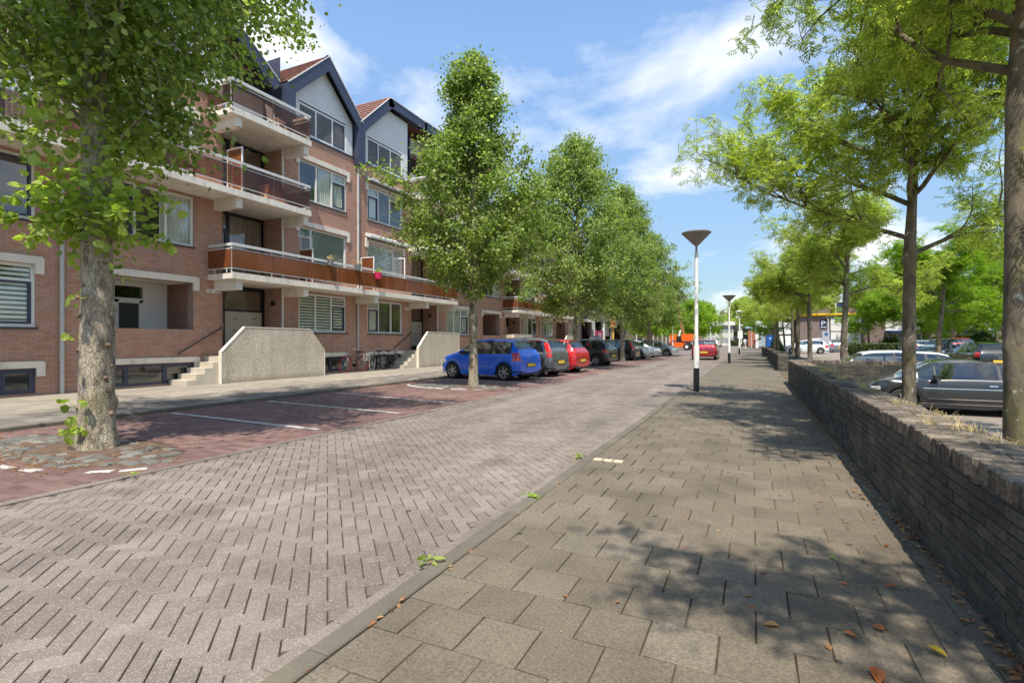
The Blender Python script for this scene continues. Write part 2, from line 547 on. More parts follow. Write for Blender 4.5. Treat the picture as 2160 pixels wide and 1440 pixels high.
    def build(s, name, m, parent=None, kind=None, smooth=False, local=False, label=None, cat=None, group=None):
        root = parent
        while root is not None and root.name not in ORG and root.parent is not None:
            root = root.parent
        org = ORG.get(root.name) if root is not None else None
        me = s.mesh(name, m, smooth, None if local or org is None else org)
        o = bpy.data.objects.new(name, me)
        COL.objects.link(o)
        if parent is not None:
            o.parent = parent
        tag(o, label, cat, group, kind)
        return o

def blocks(C, S, rot=0.0, ch=0.004, tilt=0.0, seed=0, jit=0.0):
    """many chamfered blocks: C (N,3) top centre, S (N,3) full size -> verts, faces (18 tris each)"""
    N = len(C)
    rg = np.random.default_rng(seed)
    C = np.asarray(C, float)
    S = np.asarray(S, float)
    hx, hy, hz = S[:, 0] / 2, S[:, 1] / 2, S[:, 2]
    sx = np.array([-1, 1, 1, -1.0])
    sy = np.array([-1, -1, 1, 1.0])
    V = np.zeros((N, 12, 3))
    for l, (ins, dz) in enumerate(((0, None), (0, ch), (ch, 0))):
        V[:, l * 4:l * 4 + 4, 0] = sx * (hx - ins)[:, None]
        V[:, l * 4:l * 4 + 4, 1] = sy * (hy - ins)[:, None]
        V[:, l * 4:l * 4 + 4, 2] = (-hz if dz is None else np.full(N, -dz))[:, None]
    if tilt:
        tx = rg.normal(0, tilt, N)[:, None]
        ty = rg.normal(0, tilt, N)[:, None]
        V[:, 4:, 2] += V[:, 4:, 0] * tx + V[:, 4:, 1] * ty + rg.normal(0, tilt * 0.06, N)[:, None]
    r = np.full(N, rot) if np.isscalar(rot) else np.asarray(rot, float)
    if jit:
        r = r + rg.normal(0, jit, N)
    c, s = np.cos(r)[:, None], np.sin(r)[:, None]
    x = V[:, :, 0] * c - V[:, :, 1] * s
    y = V[:, :, 0] * s + V[:, :, 1] * c
    V[:, :, 0] = x + C[:, 0, None]
    V[:, :, 1] = y + C[:, 1, None]
    V[:, :, 2] += C[:, 2, None]
    F = []
    for a in (0, 4):
        for j in range(4):
            k = (j + 1) % 4
            F.append((a + j, a + k, a + 4 + k, a + 4 + j))
    F.append((8, 9, 10, 11))
    F = np.array(F)
    FF = (F[None] + (np.arange(N) * 12)[:, None, None]).reshape(-1, 4)
    return V.reshape(-1, 3), FF

def in_view(P, m=0.02):
    """which points fall inside the picture, and their distance"""
    s, c = math.sin(YAW), math.cos(YAW)
    d = -P[:, 0] * s + P[:, 1] * c
    r = P[:, 0] * c + P[:, 1] * s
    dd = np.maximum(d, 1e-3)
    px = r / dd
    py = (CH - P[:, 2]) / dd
    ok = (d > 0.2) & (np.abs(px) < 1 - m) & (np.abs(py) < 0.667 - m)
    return ok, d

def piece_field(parent, name, stuffname, C, S, rot, mat, ch, tilt, limit=300, jit=0.0, zextra=None):
    """the `limit` largest pieces in view become objects of their own sharing one mesh, the rest one stuff part"""
    C = np.asarray(C, float)
    S = np.asarray(S, float)
    rot = np.full(len(C), rot) if np.isscalar(rot) else np.asarray(rot, float)
    med = np.median(S, axis=0)
    full = np.all(np.abs(S - med) < 0.1 * med, axis=1)
    ok, d = in_view(C)
    cand = np.where(ok & full)[0]
    cand = cand[np.argsort(d[cand])][:limit]
    keep = np.ones(len(C), bool)
    keep[cand] = False
    if limit:
        mb = MB()
        mb.add(*blocks([(0, 0, 0)], [tuple(np.median(S, axis=0))], 0, ch))
        me = mb.mesh(name, mat)
        rg = np.random.default_rng(5)
        for i in cand:
            o = bpy.data.objects.new(name, me)
            COL.objects.link(o)
            o.parent = parent
            o.location = C[i] + (0, 0, rg.normal(0, tilt * 0.06))
            o.scale = S[i] / med
            o.rotation_euler = (rg.normal(0, tilt), rg.normal(0, tilt), rot[i] + rg.normal(0, jit) if jit else rot[i])
    if keep.any():
        mb = MB()
        mb.add(*blocks(C[keep], S[keep], rot[keep], ch, tilt, 3, jit))
        mb.build(stuffname, mat, parent, kind='stuff')

# ------------------------------------------------------------------ setting: ground
g = MB().quad((-700, -300, -0.62), (700, -300, -0.62), (700, 1200, -0.62), (-700, 1200, -0.62)).build('ground', basic('far_ground', (0.13, 0.125, 0.10), 0.95, 0.3, 0.05), kind='structure')

XK0, XK1 = -1.765, -1.645          # kerb between road and pavement
XW = 1.02                          # foot of the garden wall
XR = -5.80                         # edge road / parking
XP = -10.40                        # kerb of the far pavement
XF = -16.0                         # facade
ZR = -0.035
ZP = -0.055

def farmat(name, c1, c2, mort, bw, bh, rot=0.0, ms=0.006):
    k = NT(name)
    b = k.n('ShaderNodeTexBrick')
    b.inputs['Color1'].default_value = (*c1, 1)
    b.inputs['Color2'].default_value = (*c2, 1)
    b.inputs['Mortar'].default_value = (*mort, 1)
    b.inputs['Scale'].default_value = 1.0
    b.inputs['Brick Width'].default_value = bw
    b.inputs['Row Height'].default_value = bh
    b.inputs['Mortar Size'].default_value = ms
    mp = k.n('ShaderNodeMapping')
    mp.inputs['Rotation'].default_value = (0, 0, rot)
    k.l(k.geo().outputs['Position'], mp.inputs[0])
    k.l(mp.outputs[0], b.inputs['Vector'])
    c = k.mix(1.0, b.outputs['Color'], k.ramp(k.noise(0.55, 5), [(0.3, 0.8), (0.7, 1.2)]), 'MULTIPLY')
    k.col(c)
    k.rough(0.88)
    return k.m

YEND = 34.0     # separate pavers up to here; the material takes over beyond
road = MB().box(XR, XK0, -6, YEND, -0.3, ZR - 0.009).build('road', M_joint, kind='structure')
MB().box(XR, XK0, YEND, 150, -0.3, ZR).build('road_far', farmat('far_road', (0.187, 0.15, 0.122), (0.208, 0.168, 0.138), (0.10, 0.08, 0.07), 0.2, 0.1, R(45)), kind='structure')
# herringbone at 45 degrees
W_, L_ = 0.1, 0.2
C = []; S = []; RT = []
ang = R(45)
ca, sa = math.cos(ang), math.sin(ang)
for a in range(-460, 461):
    for b in range(-140, 141):
        for typ in (0, 1):
            if typ == 0:
                u, v, su, sv, th = (a + 4 * b + 1.0) * W_, (a + 0.5) * W_, L_, W_, ang
            else:
                u, v, su, sv, th = (a + 4 * b + 2.5) * W_, (a + 0.0) * W_, W_, L_, ang
            x = u * ca + v * sa
            y = u * sa - v * ca
            if XR - 0.02 < x < XK0 + 0.02 and -1.5 < y < YEND + 0.1:
                C.append((x, y, ZR)); S.append((su, sv, 0.06)); RT.append(th)
C = np.array(C); S = np.array(S); RT = np.array(RT)
# joints: open across u, tight across v
hor = S[:, 0] > S[:, 1]
S2 = np.stack([np.where(hor, L_ - 0.0035, L_ - 0.0025), np.where(hor, W_ - 0.0025, W_ - 0.0075), S[:, 2]], 1)
R2 = np.where(hor, ang, ang + math.pi / 2)
inside = (C[:, 0] > XR + 0.07) & (C[:, 0] < XK0 - 0.075) & (C[:, 1] < YEND - 0.05)
z = C[:, 2] + 0.004 * np.sin(C[:, 0] * 3 + C[:, 1] * 1.1) + 0.003 * np.sin(C[:, 1] * 2.3)
C[:, 2] = z
S2[:, 0] = np.where(hor, L_ - 0.0075, L_ - 0.003); S2[:, 1] = np.where(hor, W_ - 0.003, W_ - 0.0075)
piece_field(road, 'paver', 'paving', C[inside], S2[inside], R2[inside], M_paver, 0.003, 0.006, 300)
# straight border course on both edges of the road
C = []; S = []
y = -1.5
while y < YEND:
    C.append((XK0 - 0.052, y + 0.1, ZR + 0.010)); S.append((0.098, 0.196, 0.06))
    C.append((XR + 0.055, y + 0.1, ZR + 0.010)); S.append((0.098, 0.196, 0.06))
    y += 0.2
mb = MB(); mb.add(*blocks(C, S, 0, 0.003, 0.006, 8)); mb.build('edge_course', M_paver, road, kind='stuff')
# manhole cover in the road
mb = MB().lathe([(0.0, 0), (0.3, 0), (0.3, 0.03), (0.27, 0.035), (0.0, 0.035)], (-4.6, 29.0, ZR - 0.025), 24)
tag(mb.build('manhole_cover', basic('cast_iron', (0.07, 0.06, 0.055), 0.6, 0.3, 20)), 'round dark iron cover set in the road', 'manhole cover')

# right pavement
side = MB().box(XK1, XW + 0.4, -6, YEND, -0.3, -0.012).build('sidewalk', M_joint2, kind='structure')
MB().box(XK1, XW + 0.3, YEND, 120, -0.3, 0.0).build('sidewalk_far', farmat('far_sidewalk', (0.138, 0.112, 0.08), (0.152, 0.124, 0.09), (0.07, 0.058, 0.045), 0.3, 0.3, 0), kind='structure')
C = []; S = []
row = 0
y = -1.39
PT = 0.3007
while y < YEND:
    x = XK1 + 0.004 - (PT / 2 if row % 2 else 0)
    while x < XW - 0.01:
        x0, x1 = max(x, XK1 + 0.004), min(x + PT, XW - 0.005)
        if x1 - x0 > 0.05:
            C.append(((x0 + x1) / 2, y + PT / 2, 0.0)); S.append((x1 - x0 - 0.008, PT - 0.0045, 0.05))
        x += PT
    y += PT; row += 1
C = np.array(C); S = np.array(S)
C[:, 2] += 0.006 * np.sin(C[:, 1] * 0.8 + C[:, 0] * 1.7) + 0.003 * np.sin(C[:, 0] * 4 + 2)
piece_field(side, 'paving_slab', 'paving', C, S, 0.0, M_slab, 0.003, 0.005, 300, 0.003)
# kerb stones, 1 m each
C = []; S = []
y = -2.35
while y < 110:
    C.append(((XK0 + XK1) / 2, y + 0.5, 0.006)); S.append((XK1 - XK0 - 0.006, 0.994, 0.2))
    y += 1.0
kb = MB().box(XK0 + 0.006, XK1 - 0.006, -3, 110, -0.3, -0.03).build('kerb', M_joint2, kind='structure')
piece_field(kb, 'kerb_stone', 'kerb_stones', C, S, 0.0, M_kerb, 0.008, 0.001, 60)

# parking strip of red bricks
park = MB().box(XP, XR, -6, 52, -0.3, ZP - 0.012).build('parking_strip', M_joint, kind='structure')
C = []; S = []
y = -3.0; row = 0
while y < 30:
    x = XP - (0.105 if row % 2 else 0)
    while x < XR:
        x0, x1 = max(x, XP), min(x + 0.21, XR - 0.002)
        isl = any(((x0 + x1) / 2 + 7.9) ** 2 / 1.9 ** 2 + (y - cy) ** 2 / 0.75 ** 2 < 1 for cy in (3.55, 13.45, 24.4))
        if x1 - x0 > 0.03 and not isl:
            zz = ZP + (ZR - ZP) * ((x0 + x1) / 2 - XP) / (XR - XP)
            C.append(((x0 + x1) / 2, y + 0.0515, zz)); S.append((x1 - x0 - 0.005, 0.0985, 0.05))
        x += 0.21
    y += 0.103; row += 1
C = np.array(C); S = np.array(S)
C[:, 2] += 0.006 * np.sin(C[:, 0] * 1.3) * np.sin(C[:, 1] * 0.9)
piece_field(park, 'brick', 'brick_paving', C, S, 0.0, M_redbrick, 0.004, 0.012, 300, 0.01)
MB().box(XP, XR, 30, 52, -0.29, ZP + 0.008).build('parking_far', farmat('far_parking', (0.15, 0.085, 0.073), (0.18, 0.11, 0.095), (0.09, 0.06, 0.05), 0.21, 0.1, 0), park)

# far pavement along the houses
lp = MB().box(XF - 1.2, XP - 0.12, -6, 60, -0.3, -0.012).build('house_pavement', M_joint2, kind='structure')
C = []; S = []
y = -2.9; row = 0
while y < 34:
    x = XF + 0.02 - (0.15 if row % 2 else 0)
    while x < XP - 0.13:
        x0, x1 = max(x, XF + 0.02), min(x + 0.3, XP - 0.13)
        if x1 - x0 > 0.04:
            C.append(((x0 + x1) / 2, y + 0.15, 0.0)); S.append((x1 - x0 - 0.006, 0.294, 0.05))
        x += 0.3
    y += 0.3; row += 1
C = np.array(C); S = np.array(S)
old = C[:, 0] > -12.6      # rough darker zone towards the kerb
piece_field(lp, 'paving_slab', 'paving', C[~old], S[~old], 0.0, M_lslab, 0.003, 0.003, 0, 0.002)
M_lslab2 = pieces('weathered_slab', [(0.0, (0.14, 0.12, 0.096)), (0.5, (0.18, 0.156, 0.126)), (1.0, (0.25, 0.22, 0.175))], 0.9, 0.3, 0.15, 90, 0.8, 0.4)
piece_field(lp, 'paving_slab', 'weathered_paving', C[old], S[old], 0.0, M_lslab2, 0.003, 0.008, 0, 0.004)
MB().box(XF - 1.2, XP - 0.12, 34, 60, -0.29, 0.0).build('paving_far', farmat('far_lpav', (0.25, 0.215, 0.17), (0.28, 0.245, 0.195), (0.2, 0.17, 0.14), 0.3, 0.3, 0), lp)
C = []; S = []
y = -3.1
while y < 52:
    C.append((XP - 0.06, y + 0.5, 0.012)); S.append((0.114, 0.994, 0.25))
    y += 1.0
lk = MB().box(XP - 0.114, XP - 0.006, -3, 52, -0.3, -0.05).build('house_kerb', M_joint2, kind='structure')
piece_field(lk, 'kerb_stone', 'kerb_stones', C, S, 0.0, M_kerb, 0.01, 0.002, 60)
# square beyond the houses where the street opens
MB().box(-60, XR, 52, 150, -0.3, ZR - 0.001).build('side_street', farmat('far_square', (0.18, 0.152, 0.134), (0.20, 0.168, 0.149), (0.13, 0.10, 0.09), 0.2, 0.1, 0), kind='structure')
MB().box(-60, 60, 150, 320, -0.3, -0.02).build('crossing_street', farmat('far_cross', (0.22, 0.2, 0.18), (0.24, 0.21, 0.19), (0.13, 0.10, 0.09), 0.2, 0.1, 0), kind='structure')

# parking lines
def line_quad(p, q, w, z0):
    p = np.array(p); q = np.array(q)
    d = (q - p) / np.linalg.norm(q - p)
    n = np.array([-d[1], d[0]]) * w / 2
    mb = MB()
    n_ = 26
    rg = np.random.default_rng(int(abs(p[1]) * 100))
    prev = None
    for i in range(n_):
        a = p + (q - p) * i / n_
        b = p + (q - p) * (i + 0.96) / n_
        wob = rg.normal(0, 0.006, 2)
        zz = z0 + (ZR - ZP) * (a[0] - XP) / (XR - XP) + 0.009
        o = np.array([wob[0], wob[1]])
        mb.add([(*(a - n + o), zz), (*(b - n + o), zz), (*(b + n + o), zz), (*(a + n + o), zz)], [(0, 1, 2, 3)])
    return mb
for p, q, w in [((-10.15, 6.15), (-6.1, 5.9), 0.11), ((-10.15, 8.3), (-6.05, 7.88), 0.10), ((-10.15, 10.42), (-5.95, 9.65), 0.10), ((-10.2, 15.95), (-6.2, 15.05), 0.11),
                ((-10.2, 18.2), (-6.3, 17.45), 0.10), ((-10.2, 20.4), (-6.25, 19.45), 0.10), ((-10.2, 26.6), (-6.3, 25.9), 0.10), ((-10.2, 29.0), (-6.3, 28.4), 0.1), ((-10.2, 31.4), (-6.3, 30.9), 0.1)]:
    line_quad(p, q, w, ZP).build('parking_line', M_line, park)

# ------------------------------------------------------------------ tree islands: cobbles, border stones, soil
def island(cx, cy, first):
    t = thing('tree_island', 'island of uneven grey cobbles with a broken white edge %s' % first, 'tree pit', (cx, cy, ZP), 0, 'cobbled tree islands between parking bays')
    MB().lathe([(0.0, -0.1), (1.0, -0.1), (1.0, 0.0), (0.6, 0.025), (0.0, 0.05)], (cx, cy, ZP), 28).build('soil', basic('pit_soil', (0.12, 0.075, 0.05), 0.95, 0.4, 8, bump=0.6, bscale=40), t)
    for ch in t.children:
        ch.scale = (1.9, 0.75, 1)
    rg = np.random.default_rng(int(cy * 10))
    mes = MB(); mes.add(*blocks([(0, 0, 0)], [(0.155, 0.125, 0.1)], 0, 0.014)); me = mes.mesh('cobble', M_cobble)
    n = 0
    for i in range(-13, 14):
        for j in range(-5, 6):
            x = i * 0.165 + (0.08 if j % 2 else 0) + rg.normal(0, 0.008)
            y = j * 0.137 + rg.normal(0, 0.006)
            e = x * x / 1.85 ** 2 + y * y / 0.68 ** 2
            if e > 1 or (x + 0.0) ** 2 + (y * 1.2) ** 2 < 0.42 ** 2 or (x > 0.35 and rg.random() < 0.45):
                continue
            o = bpy.data.objects.new('cobble', me)
            COL.objects.link(o); o.parent = t
            o.location = (x, y, 0.012 + 0.03 * (1 - e) + rg.normal(0, 0.007))
            o.rotation_euler = (rg.normal(0, 0.07), rg.normal(0, 0.07), rg.normal(0, 0.18))
            n += 1
    sb = MB(); sb.add(*blocks([(0, 0, 0)], [(0.26, 0.11, 0.1)], 0, 0.01)); sm = sb.mesh('edge_stone', M_line)
    for a in list(range(196, 262, 9)) + [275, 283, 296, 325, 340]:
        x = 1.98 * math.cos(R(a)); y = 0.86 * math.sin(R(a))
        o = bpy.data.objects.new('edge_stone', sm)
        COL.objects.link(o); o.parent = t
        o.location = (x, y, 0.02)
        tx, ty = -1.98 * math.sin(R(a)), 0.86 * math.cos(R(a))
        o.rotation_euler = (rg.normal(0, 0.03), rg.normal(0, 0.03), math.atan2(ty, tx) + rg.normal(0, 0.06))
    return t
island(-7.9, 3.55, 'round the nearest street tree')
island(-7.9, 13.45, 'beside the blue hatchback')
island(-7.9, 24.4, 'behind the red parked hatchback')

# ------------------------------------------------------------------ garden wall (right)
def garden_wall(name, label, x0, x1, y0, y1, z0, z1, faces=('w',), limit=0, coplimit=0):
    t = thing(name, label, 'wall', (x0, y0, z0), 0)
    cz = 0.062
    core = MB().box(x0 + 0.012, x1 - 0.012, y0 + 0.012, y1 - 0.012, z0, z1 - 0.07)
    core.build('wall_core', M_wallmortar, t)
    # coping of bricks on edge laid across
    C = []; S = []
    alongy = (y1 - y0) > (x1 - x0)
    ln = (y1 - y0) if alongy else (x1 - x0)
    n = int(ln / 0.064)
    wd = ((x1 - x0) if alongy else (y1 - y0))
    nh = 2 if wd > 0.3 else 1
    for i in range(n):
        for h in range(nh):
            a = (i + 0.5) * ln / n
            bq = (h + 0.5) * wd / nh
            if alongy: C.append((bq, a, z1 - z0)); S.append((wd / nh - 0.005, ln / n - 0.006, 0.1))
            else: C.append((a, bq, z1 - z0)); S.append((ln / n - 0.01, wd / nh - 0.008, 0.1))
    C = np.array(C); S = np.array(S)
    rg = np.random.default_rng(4)
    C[:, 2] += rg.normal(0, 0.004, len(C)); C[:, 0 if alongy else 1] += rg.normal(0, 0.004, len(C))
    Cw = C + np.array([x0, y0, z0])
    ok, d = in_view(Cw)
    cand = np.where(ok)[0]; cand = cand[np.argsort(d[cand])][:coplimit]
    keep = np.ones(len(C), bool); keep[cand] = False
    mb = MB(); mb.add(*blocks([(0, 0, 0)], [tuple(np.median(S, 0))], 0, 0.007)); me = mb.mesh('coping_brick', M_coping)
    for i in cand:
        o = bpy.data.objects.new('coping_brick', me); COL.objects.link(o); o.parent = t
        o.location = C[i]; o.rotation_euler = (rg.normal(0, 0.02), rg.normal(0, 0.03), rg.normal(0, 0.01))
    if keep.any():
        mb = MB(); mb.add(*blocks(C[keep], S[keep], 0, 0.007, 0.02, 5)); mb.build('coping', M_coping, t, kind='stuff', local=True)
    # face bricks
    bb = MB(); bb.add(*blocks([(0, 0, 0)], [(0.212, 0.055, 0.03)], 0, 0.004)); bm = bb.mesh('brick', M_wallbrick)
    rest = []
    zz = z0 + 0.005; r = 0
    allb = []
    while zz + 0.05 < z1 - 0.09:
        for f in faces:
            if f in 'we':
                a0, a1 = y0, y1
            else:
                a0, a1 = x0, x1
            a = a0 - (0.109 if r % 2 else 0)
            while a < a1:
                q0, q1 = max(a, a0), min(a + 0.208, a1)
                if q1 - q0 > 0.04:
                    allb.append((f, (q0 + q1) / 2, zz + 0.025, q1 - q0))
                a += 0.218
        zz += 0.061; r += 1
    P = []
    for f, a, zc_, l in allb:
        P.append({'w': (x0, a, zc_), 'e': (x1, a, zc_), 's': (a, y0, zc_), 'n': (a, y1, zc_)}[f])
    P = np.array(P)
    ok, d = in_view(P)
    fl = np.array([abs(b[3] - 0.208) < 1e-3 for b in allb])
    cand = np.where(ok & fl)[0]; cand = set(cand[np.argsort(d[cand])][:limit].tolist())
    ax = {'w': ((0, -1, 0), (0, 0, 1), (-1, 0, 0)), 'e': ((0, 1, 0), (0, 0, 1), (1, 0, 0)), 's': ((1, 0, 0), (0, 0, 1), (0, -1, 0)), 'n': ((-1, 0, 0), (0, 0, 1), (0, 1, 0))}
    rb = MB(); V = []; FI = []
    CC = []; SS = []; byf = {}
    for i, (f, a, zc_, l) in enumerate(allb):
        out = rg.normal(0, 0.003)
        if i in cand:
            o = bpy.data.objects.new('brick', bm); COL.objects.link(o); o.parent = t
            m = Matrix((ax[f][0], ax[f][1], ax[f][2])).transposed().to_4x4()
            m.translation = Vector(P[i]) - Vector((x0, y0, z0)) + Vector(ax[f][2]) * out
            o.matrix_local = m
        else:
            byf.setdefault(f, []).append((i, l, out))
    for f, L in byf.items():
        v, q = blocks([(0, 0, 0)] * len(L), [(l + 0.004, 0.055, 0.03) for _, l, _ in L], 0, 0.004)
        v = v.reshape(len(L), 12, 3)
        A = np.array(ax[f], float)
        w = v @ A
        w += (P[[i for i, _, _ in L]] + np.outer([o for _, _, o in L], A[2]))[:, None, :]
        rb.add(w.reshape(-1, 3), q)
    rb.build('brickwork', M_wallbrick, t, kind='stuff')
    return t
ZL = -0.48    # level of the sunken parking lot nearby
garden_wall('garden_wall', 'long low blackened brick wall with rough coping nearest the camera', XW, XW + 0.40, -2.0, 18.5, -0.05, 0.74, ('w', 's', 'n'), 300, 300)
garden_wall('garden_wall', 'low brick wall running crosswise behind the grey coupe', XW + 0.02, 6.9, 18.52, 18.86, ZL, 0.73, ('s',), 0, 0)
garden_wall('garden_wall', 'low brick wall farther along the pavement past the white estate car', XW, XW + 0.4, 25.8, 44.0, -0.05, 0.72, ('w', 's'), 0, 0)
garden_wall('garden_wall', 'farthest low brick wall beside the pavement', XW - 0.15, XW + 0.25, 48.0, 62.0, -0.05, 0.72, ('w', 's'), 0, 0)
garden_wall('garden_wall', 'low crosswise brick wall of the planted bed behind the white car', XW + 0.42, 3.2, 25.8, 26.14, -0.4, 0.45, ('s',), 0, 0)
# soil strip at the foot of the near wall
# parking lot ground: sunken near, rising away
lot = MB()
ys = [-8, 18.4, 22, 30, 40, 80, 160]
zs = [ZL, ZL, -0.40, -0.25, -0.02, 0.0, 0.0]
for i in range(len(ys) - 1):
    lot.quad((XW + 0.39, ys[i], zs[i]), (90, ys[i], zs[i]), (90, ys[i + 1], zs[i + 1]), (XW + 0.39, ys[i + 1], zs[i + 1]))
lot.build('parking_lot', farmat('lot_paving', (0.23, 0.19, 0.15), (0.26, 0.215, 0.17), (0.15, 0.12, 0.095), 0.21, 0.105, 0, 0.004), kind='structure')
# planted bed along the second wall
MB().box(XW + 0.4, 2.95, 26.2, 62, -0.5, 0.25).build('planting_bed', basic('bed_soil', (0.05, 0.042, 0.028), 0.95, 0.4, 3, bump=0.5, bscale=25), kind='structure')

# ------------------------------------------------------------------ brickwork on a vertical face
def face_cells(y0, y1, z0, z1, holes):
    ys = sorted({y0, y1} | {min(max(h[0], y0), y1) for h in holes} | {min(max(h[1], y0), y1) for h in holes})
    zs = sorted({z0, z1} | {min(max(h[2], z0), z1) for h in holes} | {min(max(h[3], z0), z1) for h in holes})
    out = []
    for a, b in zip(ys[:-1], ys[1:]):
        run = None
        for c, d in zip(zs[:-1], zs[1:]):
            m, n = (a + b) / 2, (c + d) / 2
            hole = any(h[0] < m < h[1] and h[2] < n < h[3] for h in holes)
            if hole:
                if run: out.append((a, b, run[0], run[1])); run = None
            else:
                run = (run[0], d) if run else (c, d)
        if run: out.append((a, b, run[0], run[1]))
    return out
def bricks_on(mb, o, ud, nd, u0, u1, z0, z1, holes=(), zoff=0.0):
    """proud bricks on the plane through o spanned by ud and z, facing nd"""
    L = []
    r = int(z0 / 0.0625)
    z = r * 0.0625
    while z < z1 - 0.03:
        zc_ = z + 0.03
        if z >= z0 - 0.01:
            iv = [(u0, u1)]
            for h in holes:
                if h[2] < zc_ < h[3]:
                    nv = []
                    for a, b in iv:
                        if h[1] <= a or h[0] >= b: nv.append((a, b)); continue
                        if h[0] > a: nv.append((a, h[0]))
                        if h[1] < b: nv.append((h[1], b))
                    iv = nv
            off = 0.11 if r % 2 else 0.0
            for a, b in iv:
                k = math.floor((a - off) / 0.22)
                x = off + k * 0.22
                while x < b:
                    p, q = max(x, a), min(x + 0.211, b)
                    if q - p > 0.03:
                        L.append(((p + q) / 2, zc_, q - p))
                    x += 0.22
        z += 0.0625; r += 1
    if not L: return
    L = np.array(L)
    N = len(L)
    rg = np.random.default_rng(N)
    o = np.array(o, float); ud = np.array(ud, float); nd = np.array(nd, float)
    hw = L[:, 2] / 2
    V = np.zeros((N, 8, 3))
    pr = 0.006 + rg.normal(0, 0.0012, N)
    for i, (su, sz, sn) in enumerate(((-1, -1, 0), (1, -1, 0), (1, 1, 0), (-1, 1, 0), (-1, -1, 1), (1, -1, 1), (1, 1, 1), (-1, 1, 1))):
        V[:, i] = o + np.outer(L[:, 0] + su * hw, ud) + np.outer(pr * sn, nd)
        V[:, i, 2] = L[:, 1] + sz * 0.0262
    F = np.array([(4, 5, 6, 7), (0, 1, 5, 4), (1, 2, 6, 5), (2, 3, 7, 6), (3, 0, 4, 7)])
    mb.add(V.reshape(-1, 3), (F[None] + (np.arange(N) * 8)[:, None, None]).reshape(-1, 4))

ZB = 9.40       # top of the brick
XB = -17.0      # back plane of the recesses
Z1, Z2, Z3 = 3.48, 6.11, 8.70
bld = thing('apartment_building', 'long four storey brick apartment building with amber balconies and white gables', 'building', (XF, 17.75, 0))

